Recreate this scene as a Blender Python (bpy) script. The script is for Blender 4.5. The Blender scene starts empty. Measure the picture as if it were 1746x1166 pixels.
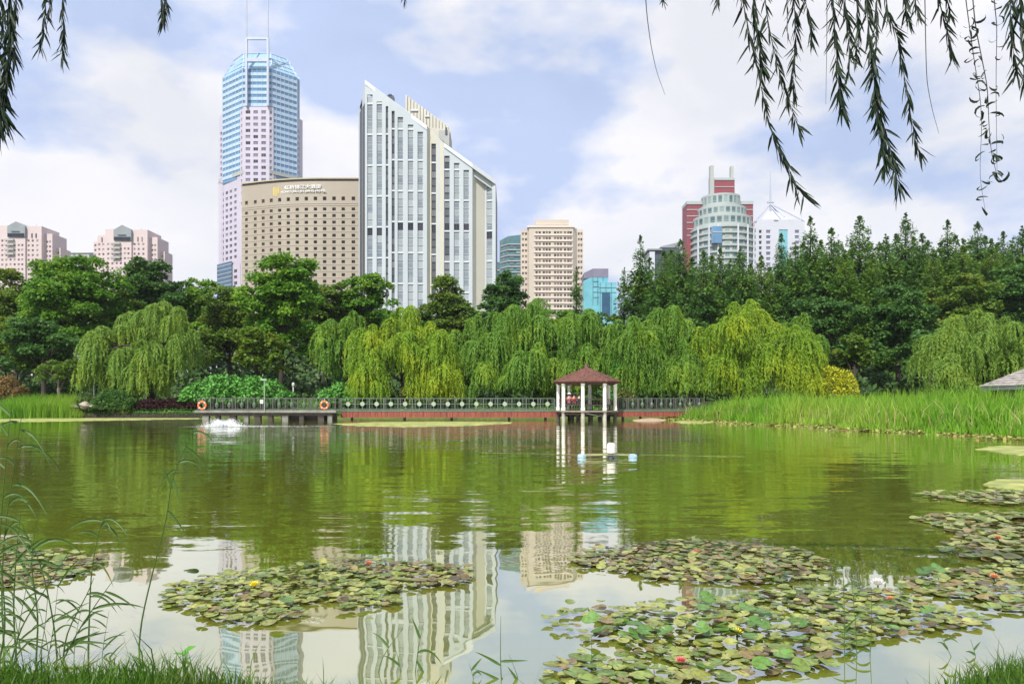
import bpy, bmesh, math, random
import numpy as np
from mathutils import Vector, Matrix

random.seed(7)
rng = np.random.default_rng(11)
scene = bpy.context.scene
COL = scene.collection
R = math.radians

# ------------------------------------------------------------------ camera, sky, sun, exposure
EYE = 1.5          # lens height above the water
F = 1261.0         # focal length in photograph pixels (1746 wide)
CX, HY = 873.0, 684.0
cam_d = bpy.data.cameras.new('camera')
cam = bpy.data.objects.new('camera', cam_d)
COL.objects.link(cam)
cam.location = (0, 0, EYE)
cam.rotation_euler = (R(90), 0, 0)
cam_d.sensor_width = 36.0
cam_d.lens = 36.0 * F / 1746.0
cam_d.shift_y = (HY - 583.0) / 1746.0
cam_d.clip_start = 0.05
cam_d.clip_end = 6000
scene.camera = cam

SUN_EL, SUN_AZ = R(50), R(203)      # azimuth clockwise from +Y (view direction): behind and to the left
world = bpy.data.worlds.new('World')
scene.world = world
world.use_nodes = True
wn, wl = world.node_tree.nodes, world.node_tree.links
wn.clear()
w_out = wn.new('ShaderNodeOutputWorld')
w_bg = wn.new('ShaderNodeBackground')
w_bg.inputs['Strength'].default_value = 0.1
w_sky = wn.new('ShaderNodeTexSky')
w_sky.sky_type = 'NISHITA'
w_sky.sun_disc = False
w_sky.sun_elevation = SUN_EL
w_sky.sun_rotation = SUN_AZ
w_sky.air_density = 1.0
w_sky.dust_density = 1.4
w_tc = wn.new('ShaderNodeTexCoord')
w_map = wn.new('ShaderNodeMapping')
w_map.inputs['Scale'].default_value = (1.0, 1.0, 1.9)
w_map.inputs['Location'].default_value = (0.63, 0.2, 0.15)
w_n1 = wn.new('ShaderNodeTexNoise')
w_n1.inputs['Scale'].default_value = 2.6
w_n1.inputs['Detail'].default_value = 9.0
w_n1.inputs['Roughness'].default_value = 0.52
w_n1.inputs['Distortion'].default_value = 0.35
w_n2 = wn.new('ShaderNodeTexNoise')
w_n2.inputs['Scale'].default_value = 4.2
w_n2.inputs['Detail'].default_value = 7.0
w_n2.inputs['Roughness'].default_value = 0.5
w_r1 = wn.new('ShaderNodeValToRGB')      # how much cloud
w_r1.color_ramp.elements[0].position = 0.38
w_r1.color_ramp.elements[0].color = (0.80, 0.80, 0.80, 1)
w_r1.color_ramp.elements[1].position = 0.56
w_r1.color_ramp.elements[1].color = (1, 1, 1, 1)
w_r2 = wn.new('ShaderNodeValToRGB')      # shade of the cloud
w_r2.color_ramp.elements[0].position = 0.42
w_r2.color_ramp.elements[0].color = (5.1, 6.2, 8.9, 1)
w_r2.color_ramp.elements[1].position = 0.54
w_r2.color_ramp.elements[1].color = (9.2, 9.15, 9.5, 1)
w_mix = wn.new('ShaderNodeMix')
w_mix.data_type = 'RGBA'
wl.new(w_tc.outputs['Generated'], w_map.inputs['Vector'])
wl.new(w_map.outputs['Vector'], w_n1.inputs['Vector'])
wl.new(w_map.outputs['Vector'], w_n2.inputs['Vector'])
wl.new(w_n1.outputs['Fac'], w_r1.inputs['Fac'])
wl.new(w_n2.outputs['Fac'], w_r2.inputs['Fac'])
wl.new(w_r1.outputs['Color'], w_mix.inputs[0])
wl.new(w_sky.outputs['Color'], w_mix.inputs[6])
wl.new(w_r2.outputs['Color'], w_mix.inputs[7])
wl.new(w_mix.outputs[2], w_bg.inputs['Color'])
wl.new(w_bg.outputs['Background'], w_out.inputs['Surface'])

sun_d = bpy.data.lights.new('sun', 'SUN')
sun_d.energy = 5.0
sun_d.angle = R(0.6)
sun_d.color = (1.0, 0.95, 0.87)
sun = bpy.data.objects.new('sun', sun_d)
COL.objects.link(sun)
to_sun = Vector((math.sin(SUN_AZ) * math.cos(SUN_EL), math.cos(SUN_AZ) * math.cos(SUN_EL), math.sin(SUN_EL)))
sun.rotation_euler = to_sun.to_track_quat('Z', 'Y').to_euler()
sun.location = to_sun * 60

scene.view_settings.view_transform = 'Standard'
scene.view_settings.look = 'None'
scene.view_settings.exposure = 0.15
scene.view_settings.gamma = 1.0
scene.view_settings.use_curve_mapping = False
scene.cycles.max_bounces = 6
scene.cycles.diffuse_bounces = 4
scene.cycles.glossy_bounces = 3
scene.cycles.transmission_bounces = 3
scene.cycles.transparent_max_bounces = 4


# ------------------------------------------------------------------ helpers
def PX(px, Y):
    return (px - CX) * Y / F


def PZ(py, Y):
    return EYE - (py - HY) * Y / F


def P(px, py, Y):
    return Vector((PX(px, Y), Y, PZ(py, Y)))


def on_water(px, py):
    Y = EYE * F / (py - HY)
    return PX(px, Y), Y


def tag(o, label=None, cat=None, group=None, kind=None):
    if label: o['label'] = label
    if cat: o['category'] = cat
    if group: o['group'] = group
    if kind: o['kind'] = kind
    return o


def empty(name, loc, label=None, cat=None, group=None, rz=0.0):
    o = bpy.data.objects.new(name, None)
    o.empty_display_size = 0.3
    COL.objects.link(o)
    o.location = loc
    o.rotation_euler = (0, 0, rz)
    tag(o, label, cat, group)
    return o


def wloc(o):
    p = Vector((0, 0, 0))
    while o is not None:
        p += o.location
        o = o.parent
    return p


def link(name, mesh, parent=None, loc=None, rz=0.0):
    """loc is a world position; parents are never rotated."""
    o = bpy.data.objects.new(name, mesh)
    COL.objects.link(o)
    base = wloc(parent) if parent is not None else Vector((0, 0, 0))
    if parent is not None:
        o.parent = parent
    o.location = (Vector(loc) if loc is not None else base) - base
    o.rotation_euler = (0, 0, rz)
    return o


class MB:
    def __init__(s):
        s.v, s.f, s.m = [], [], []

    def quad(s, a, b, c, d, mi=0):
        n = len(s.v)
        s.v += [tuple(a), tuple(b), tuple(c), tuple(d)]
        s.f.append((n, n + 1, n + 2, n + 3)); s.m.append(mi)

    def poly(s, pts, mi=0):
        n = len(s.v)
        s.v += [tuple(p) for p in pts]
        s.f.append(tuple(range(n, n + len(pts)))); s.m.append(mi)

    def box(s, x0, x1, y0, y1, z0, z1, mi=0, rz=0.0, piv=None):
        n = len(s.v)
        c = [(x0, y0, z0), (x1, y0, z0), (x1, y1, z0), (x0, y1, z0), (x0, y0, z1), (x1, y0, z1), (x1, y1, z1), (x0, y1, z1)]
        if rz:
            px, py = piv if piv else ((x0 + x1) / 2, (y0 + y1) / 2)
            ca, sa = math.cos(rz), math.sin(rz)
            c = [(px + (x - px) * ca - (y - py) * sa, py + (x - px) * sa + (y - py) * ca, z) for x, y, z in c]
        s.v += c
        for q in ((0, 3, 2, 1), (4, 5, 6, 7), (0, 1, 5, 4), (1, 2, 6, 5), (2, 3, 7, 6), (3, 0, 4, 7)):
            s.f.append(tuple(n + i for i in q)); s.m.append(mi)

    def prism(s, poly, z0, z1, mi=0, top=True):
        """poly: plan outline, clockwise or not; z1 a number or one height per corner."""
        k = len(poly)
        zt = z1 if isinstance(z1, (list, tuple)) else [z1] * k
        n = len(s.v)
        s.v += [(x, y, z0) for x, y in poly] + [(x, y, zt[i]) for i, (x, y) in enumerate(poly)]
        for i in range(k):
            j = (i + 1) % k
            s.f.append((n + i, n + j, n + k + j, n + k + i)); s.m.append(mi)
        if top:
            s.f.append(tuple(n + k + i for i in range(k))); s.m.append(mi)

    def tube(s, pts, rad, seg=6, mi=0, cap=True):
        pts = [Vector(p) for p in pts]
        if not isinstance(rad, (list, tuple)): rad = [rad] * len(pts)
        n0 = len(s.v)
        for i, p in enumerate(pts):
            d = (pts[min(i + 1, len(pts) - 1)] - pts[max(i - 1, 0)])
            d = d.normalized() if d.length > 1e-9 else Vector((0, 0, 1))
            a = d.cross(Vector((0.3, 1, 0.1))).normalized()
            b = d.cross(a)
            for k in range(seg):
                t = 2 * math.pi * k / seg
                s.v.append(tuple(p + (a * math.cos(t) + b * math.sin(t)) * rad[i]))
        for i in range(len(pts) - 1):
            for k in range(seg):
                k2 = (k + 1) % seg
                s.f.append((n0 + i * seg + k, n0 + i * seg + k2, n0 + (i + 1) * seg + k2, n0 + (i + 1) * seg + k)); s.m.append(mi)
        if cap:
            s.f.append(tuple(n0 + k for k in range(seg))); s.m.append(mi)
            s.f.append(tuple(n0 + (len(pts) - 1) * seg + k for k in range(seg))); s.m.append(mi)

    def lathe(s, c, prof, seg=16, mi=0, cap=True):
        n0 = len(s.v)
        for r, z in prof:
            for k in range(seg):
                t = 2 * math.pi * k / seg
                s.v.append((c[0] + r * math.cos(t), c[1] + r * math.sin(t), c[2] + z))
        for i in range(len(prof) - 1):
            for k in range(seg):
                k2 = (k + 1) % seg
                s.f.append((n0 + i * seg + k, n0 + i * seg + k2, n0 + (i + 1) * seg + k2, n0 + (i + 1) * seg + k)); s.m.append(mi)
        if cap:
            s.f.append(tuple(n0 + k for k in range(seg))); s.m.append(mi)
            s.f.append(tuple(n0 + (len(prof) - 1) * seg + k for k in range(seg))); s.m.append(mi)

    def mesh(s, name, mats, origin=(0, 0, 0), smooth=False):
        me = bpy.data.meshes.new(name)
        ox, oy, oz = origin
        me.from_pydata([(x - ox, y - oy, z - oz) for x, y, z in s.v], [], s.f)
        mats = mats if isinstance(mats, (list, tuple)) else [mats]
        for m in mats: me.materials.append(m)
        if len(mats) > 1: me.polygons.foreach_set('material_index', s.m)
        if smooth: me.polygons.foreach_set('use_smooth', [True] * len(me.polygons))
        me.update()
        return me

    def build(s, name, mats, parent=None, loc=None, smooth=False):
        """vertices are in world space"""
        o = loc if loc is not None else (wloc(parent) if parent is not None else (0, 0, 0))
        return link(name, s.mesh(name, mats, o, smooth), parent, o)


def quads_mesh(name, V, mat, origin=(0, 0, 0), smooth=False):
    """V: (n,4,3) array of quads"""
    n = len(V)
    V = V - np.array(origin)[None, None, :]
    me = bpy.data.meshes.new(name)
    me.vertices.add(n * 4)
    me.vertices.foreach_set('co', V.reshape(-1).astype(np.float32))
    me.loops.add(n * 4)
    me.loops.foreach_set('vertex_index', np.arange(n * 4, dtype=np.int32))
    me.polygons.add(n)
    me.polygons.foreach_set('loop_start', np.arange(0, n * 4, 4, dtype=np.int32))
    me.polygons.foreach_set('loop_total', np.full(n, 4, dtype=np.int32))
    me.materials.append(mat)
    me.update(calc_edges=True)
    return me


def unit(a):
    return a / np.maximum(np.linalg.norm(a, axis=1, keepdims=True), 1e-9)


def leaf_quads(C, D, N, L, W):
    """diamond leaves: centre, long axis, normal, length, width"""
    D = unit(D)
    S = unit(np.cross(D, N))
    L = np.broadcast_to(np.asarray(L, float), (len(C),))[:, None]
    W = np.broadcast_to(np.asarray(W, float), (len(C),))[:, None]
    a = C - D * L * 0.5
    b = C + S * W * 0.5 - D * L * 0.06
    c = C + D * L * 0.5
    d = C - S * W * 0.5 - D * L * 0.06
    return np.stack([a, b, c, d], axis=1)


def rand_dirs(n):
    return unit(rng.normal(size=(n, 3)))


# ------------------------------------------------------------------ materials
def new_mat(name):
    m = bpy.data.materials.new(name)
    m.use_nodes = True
    nt = m.node_tree
    return m, nt.nodes, nt.links, nt.nodes['Principled BSDF']


def c4(c): return (c[0], c[1], c[2], 1.0)


def simple(name, col, rough=0.6, var=0.12, scale=3.0, metal=0.0, spec=0.5, bump=0.0, stretch=(1, 1, 1), col2=None):
    m, n, l, b = new_mat(name)
    tc = n.new('ShaderNodeTexCoord'); mp = n.new('ShaderNodeMapping'); nz = n.new('ShaderNodeTexNoise'); cr = n.new('ShaderNodeValToRGB')
    mp.inputs['Scale'].default_value = stretch
    nz.inputs['Scale'].default_value = scale
    nz.inputs['Detail'].default_value = 6
    a = [max(0, x * (1 - var)) for x in col]
    z = [x * (1 + var) for x in (col2 or col)]
    cr.color_ramp.elements[0].position = 0.3; cr.color_ramp.elements[0].color = c4(a)
    cr.color_ramp.elements[1].position = 0.7; cr.color_ramp.elements[1].color = c4(z)
    l.new(tc.outputs['Object'], mp.inputs['Vector']); l.new(mp.outputs['Vector'], nz.inputs['Vector'])
    l.new(nz.outputs['Fac'], cr.inputs['Fac']); l.new(cr.outputs['Color'], b.inputs['Base Color'])
    b.inputs['Roughness'].default_value = rough
    b.inputs['Metallic'].default_value = metal
    b.inputs['Specular IOR Level'].default_value = spec
    if bump:
        bp = n.new('ShaderNodeBump'); bp.inputs['Strength'].default_value = bump; bp.inputs['Distance'].default_value = 0.05
        l.new(nz.outputs['Fac'], bp.inputs['Height']); l.new(bp.outputs['Normal'], b.inputs['Normal'])
    return m


def window_glass(name, c1, c2, rough=0.12, spec=0.6):
    """pane colour differs from window to window"""
    m, n, l, b = new_mat(name)
    oi = n.new('ShaderNodeObjectInfo'); mx = n.new('ShaderNodeMix'); mx.data_type = 'RGBA'
    pw = n.new('ShaderNodeMath'); pw.operation = 'POWER'; pw.inputs[1].default_value = 1.5
    mx.inputs[6].default_value = c4(c1); mx.inputs[7].default_value = c4(c2)
    l.new(oi.outputs['Random'], pw.inputs[0]); l.new(pw.outputs[0], mx.inputs[0]); l.new(mx.outputs[2], b.inputs['Base Color'])
    b.inputs['Roughness'].default_value = rough
    b.inputs['Specular IOR Level'].default_value = spec
    return m


def leafmat(name, c1, c2, c3=None, patch=0.45, trans=0.42, nscale=0.35, rough=0.5, per_object=False, spec=0.25, vein=False):
    """c1-c2 from leaf to leaf, c3 in patches through the crown (younger, yellower growth)"""
    m, n, l, b = new_mat(name)
    if per_object:
        src = n.new('ShaderNodeObjectInfo').outputs['Random']
    else:
        src = n.new('ShaderNodeNewGeometry').outputs['Random Per Island']
    mx = n.new('ShaderNodeMix'); mx.data_type = 'RGBA'
    mx.inputs[6].default_value = c4(c1); mx.inputs[7].default_value = c4(c2)
    l.new(src, mx.inputs[0])
    colour = mx.outputs[2]
    if c3:
        tc = n.new('ShaderNodeTexCoord'); nz = n.new('ShaderNodeTexNoise')
        nz.inputs['Scale'].default_value = nscale; nz.inputs['Detail'].default_value = 4
        cr = n.new('ShaderNodeValToRGB')
        cr.color_ramp.elements[0].position = patch; cr.color_ramp.elements[1].position = patch + 0.2
        m2 = n.new('ShaderNodeMix'); m2.data_type = 'RGBA'
        m2.inputs[7].default_value = c4(c3)
        l.new(tc.outputs['Object'], nz.inputs['Vector']); l.new(nz.outputs['Fac'], cr.inputs['Fac'])
        l.new(cr.outputs['Color'], m2.inputs[0]); l.new(colour, m2.inputs[6])
        colour = m2.outputs[2]
    l.new(colour, b.inputs['Base Color'])
    b.inputs['Roughness'].default_value = rough
    b.inputs['Specular IOR Level'].default_value = spec
    if vein:      # blotches and browned rims that are part of the leaf
        tc = n.new('ShaderNodeTexCoord'); nz = n.new('ShaderNodeTexNoise'); nz.inputs['Scale'].default_value = 2.2 if per_object else 28.0; nz.inputs['Detail'].default_value = 5
        cr = n.new('ShaderNodeValToRGB'); cr.color_ramp.elements[0].position = 0.33; cr.color_ramp.elements[0].color = (0.62, 0.52, 0.40, 1); cr.color_ramp.elements[1].position = 0.58; cr.color_ramp.elements[1].color = (1, 1, 1, 1)
        m3 = n.new('ShaderNodeMix'); m3.data_type = 'RGBA'; m3.blend_type = 'MULTIPLY'; m3.inputs[0].default_value = 1.0
        l.new(tc.outputs['Object'], nz.inputs['Vector']); l.new(nz.outputs['Fac'], cr.inputs['Fac']); l.new(colour, m3.inputs[6]); l.new(cr.outputs[0], m3.inputs[7])
        colour = m3.outputs[2]; l.new(colour, b.inputs['Base Color'])
    if trans:
        t = n.new('ShaderNodeBsdfTranslucent'); ms = n.new('ShaderNodeMixShader')
        ms.inputs[0].default_value = trans
        l.new(colour, t.inputs['Color'])
        out = n['Material Output']
        l.new(b.outputs[0], ms.inputs[1]); l.new(t.outputs[0], ms.inputs[2]); l.new(ms.outputs[0], out.inputs['Surface'])
    return m


M = {}
M['bark'] = simple('bark', (0.05, 0.04, 0.03), 0.9, 0.4, 4, stretch=(1, 1, 0.2), bump=0.5)
M['bark_pale'] = simple('bark_pale', (0.16, 0.13, 0.10), 0.9, 0.3, 4, stretch=(1, 1, 0.2))
M['willow_y'] = leafmat('willow_yellow_leaf', (0.17, 0.31, 0.025), (0.29, 0.45, 0.035), (0.40, 0.50, 0.03), 0.47, nscale=0.30)
M['willow_g'] = leafmat('willow_green_leaf', (0.11, 0.26, 0.035), (0.21, 0.37, 0.045), (0.27, 0.42, 0.04), 0.50, nscale=0.30)
M['willow_s'] = leafmat('willow_soft_leaf', (0.15, 0.28, 0.045), (0.26, 0.40, 0.06), (0.33, 0.44, 0.05), 0.52, nscale=0.3)
M['broad_mid'] = leafmat('broadleaf_mid', (0.07, 0.19, 0.016), (0.15, 0.32, 0.026), (0.22, 0.38, 0.03), 0.5)
M['broad_light'] = leafmat('broadleaf_light', (0.09, 0.17, 0.015), (0.17, 0.27, 0.025), (0.26, 0.30, 0.03), 0.52)
M['broad_dark'] = leafmat('broadleaf_dark', (0.045, 0.125, 0.025), (0.10, 0.22, 0.04), (0.14, 0.26, 0.04), 0.55)
M['broad_olive'] = leafmat('broadleaf_olive', (0.08, 0.16, 0.018), (0.16, 0.26, 0.03), (0.23, 0.29, 0.035), 0.52)
M['conifer'] = leafmat('conifer_needles', (0.05, 0.135, 0.025), (0.12, 0.25, 0.04), (0.18, 0.31, 0.04), 0.5, nscale=0.22)
M['conifer_light'] = leafmat('conifer_light_needles', (0.07, 0.16, 0.02), (0.14, 0.27, 0.03), (0.20, 0.31, 0.03), 0.5, nscale=0.2)
M['shrub'] = leafmat('shrub_leaf', (0.06, 0.20, 0.03), (0.14, 0.38, 0.06), trans=0.2)
M['shrub_dull'] = leafmat('shrub_dull_leaf', (0.05, 0.10, 0.025), (0.10, 0.16, 0.04), trans=0.2)
M['shrub_ball'] = leafmat('clipped_ball_leaf', (0.10, 0.13, 0.03), (0.19, 0.22, 0.05), trans=0.2)
M['shrub_yellow'] = leafmat('golden_shrub_leaf', (0.34, 0.38, 0.02), (0.56, 0.56, 0.03), trans=0.25)
M['shrub_rust'] = leafmat('rusty_shrub_leaf', (0.16, 0.10, 0.03), (0.26, 0.17, 0.05), trans=0.2)
M['hedge_purple'] = leafmat('purple_hedge_leaf', (0.025, 0.008, 0.010), (0.055, 0.018, 0.020), trans=0.1)
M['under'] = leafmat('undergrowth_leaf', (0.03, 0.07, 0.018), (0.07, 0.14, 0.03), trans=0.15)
M['cover'] = leafmat('ground_cover_leaf', (0.05, 0.14, 0.022), (0.11, 0.25, 0.04), (0.16, 0.24, 0.03), 0.5, trans=0.2)
M['reed'] = leafmat('reed_blade', (0.11, 0.28, 0.02), (0.23, 0.45, 0.035), (0.33, 0.47, 0.055), 0.47, nscale=0.12)
M['reed_near'] = leafmat('near_reed_leaf', (0.035, 0.085, 0.02), (0.10, 0.18, 0.04), trans=0.2)
M['near_grass'] = leafmat('near_grass_blade', (0.045, 0.12, 0.013), (0.12, 0.25, 0.026), (0.11, 0.16, 0.03), 0.5, nscale=2.0)
M['dry'] = leafmat('shore_plant_leaf', (0.20, 0.24, 0.06), (0.34, 0.34, 0.09), (0.26, 0.13, 0.05), 0.56, nscale=0.8, trans=0.1)
M['hang'] = leafmat('shade_dark_willow_leaf', (0.010, 0.022, 0.010), (0.020, 0.042, 0.016), trans=0.10)  # backlit, shaded look of the leaves put into a near-black green
M['twig'] = simple('willow_twig', (0.03, 0.03, 0.025), 0.8, 0.3, 20)

M['pad_g'] = leafmat('lily_pad_green', (0.10, 0.18, 0.03), (0.28, 0.36, 0.08), trans=0.05, rough=0.30, spec=0.5, vein=True, per_object=True)
M['pad_y'] = leafmat('lily_pad_yellow', (0.19, 0.23, 0.045), (0.38, 0.39, 0.11), trans=0.05, rough=0.30, spec=0.5, vein=True, per_object=True)
M['pad_r'] = leafmat('lily_pad_bronze', (0.09, 0.062, 0.025), (0.27, 0.21, 0.085), trans=0.05, rough=0.30, spec=0.5, vein=True, per_object=True)
M['pad_b'] = leafmat('lily_pad_fresh', (0.07, 0.17, 0.03), (0.15, 0.30, 0.06), trans=0.1, rough=0.30, spec=0.5, vein=True, per_object=True)
M['pads_g'] = leafmat('lily_pads_green', (0.10, 0.17, 0.03), (0.36, 0.39, 0.11), trans=0.05, rough=0.30, spec=0.5, vein=True)
M['pads_r'] = leafmat('lily_pads_bronze', (0.075, 0.055, 0.02), (0.31, 0.25, 0.10), trans=0.05, rough=0.30, spec=0.5, vein=True)
M['petal_pink'] = leafmat('pink_petal', (0.62, 0.16, 0.16), (0.75, 0.28, 0.25), trans=0.15)
M['petal_salmon'] = leafmat('salmon_petal', (0.70, 0.27, 0.14), (0.78, 0.40, 0.24), trans=0.15)
M['petal_yellow'] = leafmat('yellow_petal', (0.78, 0.66, 0.03), (0.85, 0.75, 0.10), trans=0.15)
M['petal_white'] = leafmat('white_petal', (0.75, 0.73, 0.70), (0.82, 0.80, 0.78), trans=0.15)
M['stamen'] = simple('stamen', (0.75, 0.5, 0.05), 0.6)
M['algae'] = simple('algae_mat', (0.17, 0.21, 0.05), 0.8, 0.35, 1.6, bump=0.3, col2=(0.33, 0.35, 0.10))

M['white_wall'] = simple('white_tower_wall', (0.47, 0.52, 0.56), 0.6, 0.05, 0.08)
M['beige_wall'] = simple('beige_tower_wall', (0.56, 0.54, 0.46), 0.6, 0.05, 0.08)
M['hotel_wall'] = simple('hotel_wall', (0.40, 0.345, 0.275), 0.7, 0.07, 0.05, stretch=(1, 1, 0.15), col2=(0.42, 0.375, 0.31))
M['hotel_top'] = simple('hotel_parapet', (0.46, 0.40, 0.27), 0.7, 0.06, 0.05)
M['pink_granite'] = simple('pink_granite', (0.52, 0.48, 0.57), 0.5, 0.05, 0.1)
M['pink_wall'] = simple('pink_wall', (0.60, 0.50, 0.50), 0.7, 0.06, 0.06)
M['cream_wall'] = simple('cream_wall', (0.56, 0.49, 0.41), 0.7, 0.06, 0.06)
M['cream_light'] = simple('cream_ledge', (0.72, 0.63, 0.56), 0.7, 0.05, 0.1)
M['grey_wall'] = simple('grey_wall', (0.40, 0.42, 0.40), 0.6, 0.08, 0.1)
M['pale_band'] = simple('pale_band', (0.38, 0.43, 0.42), 0.6, 0.05, 0.1)
M['red_wall'] = simple('red_tile_wall', (0.24, 0.045, 0.06), 0.6, 0.10, 0.15)
M['bright_white'] = simple('white_cladding', (0.54, 0.56, 0.63), 0.5, 0.04, 0.1)
M['dark_wall'] = simple('dark_cladding', (0.055, 0.075, 0.095), 0.4, 0.2, 0.1)
M['slate'] = simple('slate_roof', (0.25, 0.28, 0.30), 0.6, 0.1, 0.2)
M['mauve_cap'] = simple('mauve_cap', (0.20, 0.19, 0.27), 0.6, 0.08, 0.2)
M['steel'] = simple('painted_steel', (0.42, 0.46, 0.54), 0.4, 0.08, 0.3, metal=0.2)
M['dark_steel'] = simple('dark_steel', (0.05, 0.06, 0.07), 0.45, 0.2, 2)
M['spandrel_blue'] = simple('blue_spandrel', (0.44, 0.57, 0.72), 0.3, 0.08, 0.1)
M['glass_blue'] = simple('blue_glass', (0.10, 0.235, 0.41), 0.12, 0.25, 0.12, spec=0.8)
M['glass_pale'] = simple('pale_crown_glass', (0.28, 0.44, 0.60), 0.15, 0.15, 0.12, spec=0.7)
M['glass_cyan'] = simple('cyan_glass', (0.12, 0.40, 0.50), 0.15, 0.12, 0.1, spec=0.7, col2=(0.20, 0.50, 0.58))
M['glass_deep'] = simple('deep_blue_glass', (0.02, 0.09, 0.17), 0.12, 0.3, 0.2, spec=0.7)
M['glass_teal'] = simple('teal_glass', (0.07, 0.17, 0.19), 0.15, 0.3, 0.2, spec=0.7)
M['win_hotel'] = window_glass('hotel_pane', (0.012, 0.010, 0.012), (0.10, 0.085, 0.07), 0.2, 0.3)
M['win_white'] = window_glass('tower_pane', (0.17, 0.21, 0.25), (0.38, 0.42, 0.44), 0.14, 0.6)
M['win_mid'] = window_glass('mid_pane', (0.06, 0.07, 0.09), (0.26, 0.27, 0.29), 0.14, 0.5)  # tone between the tower panes and the dark panes
M['win_soft'] = window_glass('soft_pane', (0.10, 0.075, 0.09), (0.44, 0.37, 0.37), 0.2, 0.4)
M['win_dark'] = window_glass('dark_pane', (0.015, 0.018, 0.03), (0.05, 0.05, 0.07), 0.18, 0.4)
M['win_mauve'] = window_glass('mauve_pane', (0.13, 0.12, 0.20), (0.26, 0.24, 0.34), 0.18, 0.5)
M['win_teal'] = window_glass('teal_pane', (0.05, 0.12, 0.13), (0.30, 0.38, 0.36), 0.14, 0.6)
M['win_brown'] = window_glass('brown_pane', (0.02, 0.015, 0.02), (0.28, 0.22, 0.20), 0.2, 0.4)
M['frame_white'] = simple('white_frame', (0.62, 0.65, 0.68), 0.5, 0.05, 0.5)
M['frame_dark'] = simple('dark_frame', (0.06, 0.06, 0.07), 0.5, 0.1, 0.5)
M['frame_pink'] = simple('pink_frame', (0.58, 0.44, 0.44), 0.6, 0.05, 0.5)
M['frame_brown'] = simple('brown_frame', (0.30, 0.25, 0.20), 0.6, 0.05, 0.5)
M['gold'] = simple('gold_emblem', (0.70, 0.55, 0.06), 0.4, 0.05, 0.5)
M['sign_white'] = simple('sign_letter', (0.82, 0.82, 0.82), 0.5, 0.03, 0.5)

M['red_timber'] = simple('red_fascia', (0.205, 0.052, 0.030), 0.75, 0.35, 2.5, stretch=(4, 1, 0.4), bump=0.2)
M['deck'] = simple('weathered_deck', (0.22, 0.19, 0.15), 0.85, 0.2, 3)
M['concrete'] = simple('grey_concrete', (0.19, 0.19, 0.165), 0.85, 0.3, 1.5, bump=0.2)
M['pile_dark'] = simple('dark_pile', (0.05, 0.042, 0.035), 0.85, 0.35, 3)
M['pile_pale'] = simple('pale_pile', (0.35, 0.33, 0.28), 0.85, 0.25, 3)
M['rail'] = simple('grey_green_rail', (0.085, 0.12, 0.085), 0.55, 0.15, 3)
M['rail_dark'] = simple('dark_rail', (0.07, 0.075, 0.065), 0.6, 0.2, 3)
M['medallion'] = simple('pale_medallion', (0.27, 0.33, 0.25), 0.6, 0.2, 6)
M['column'] = simple('white_column', (0.78, 0.77, 0.71), 0.6, 0.06, 2)
M['roof_tile'] = simple('red_brown_roof_tile', (0.10, 0.034, 0.024), 0.7, 0.35, 5, col2=(0.16, 0.066, 0.045), bump=0.3)
M['roof_edge'] = simple('brown_eave', (0.13, 0.055, 0.04), 0.7, 0.2, 3)
M['timber_dark'] = simple('dark_timber', (0.07, 0.04, 0.03), 0.75, 0.25, 4)
M['shingle'] = simple('grey_shingle', (0.24, 0.21, 0.185), 0.85, 0.3, 2.2, stretch=(1, 1, 5), col2=(0.34, 0.31, 0.285))
M['fascia_grey'] = simple('pale_grey_fascia', (0.46, 0.47, 0.48), 0.7, 0.1, 2)
M['orange'] = simple('orange_buoy', (0.75, 0.15, 0.04), 0.5, 0.1, 6)
M['white_plastic'] = simple('white_plastic', (0.60, 0.58, 0.55), 0.45, 0.08, 6)
M['blue_plastic'] = simple('pale_blue_plastic', (0.30, 0.45, 0.58), 0.4, 0.08, 6)
M['rope'] = simple('pale_rope', (0.26, 0.28, 0.14), 0.8, 0.1, 6)
M['rock'] = simple('boulder_stone', (0.33, 0.30, 0.25), 0.9, 0.3, 2.5, bump=0.6)
M['stone_white'] = simple('white_stone', (0.68, 0.68, 0.65), 0.7, 0.1, 4)
M['foam'] = simple('water_foam', (0.88, 0.90, 0.92), 0.45, 0.05, 6, spec=0.3)
M['skin'] = simple('skin', (0.52, 0.32, 0.22), 0.6, 0.05, 5)
M['hair'] = simple('black_hair', (0.012, 0.010, 0.010), 0.5, 0.1, 20)
M['cloth_pink'] = simple('pink_cloth', (0.42, 0.13, 0.15), 0.85, 0.1, 10)
M['cloth_red'] = simple('red_cloth', (0.26, 0.04, 0.05), 0.85, 0.1, 10)
M['cloth_dark'] = simple('dark_cloth', (0.04, 0.04, 0.05), 0.85, 0.1, 10)
M['cloth_white'] = simple('white_cloth', (0.75, 0.74, 0.72), 0.85, 0.05, 10)


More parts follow.
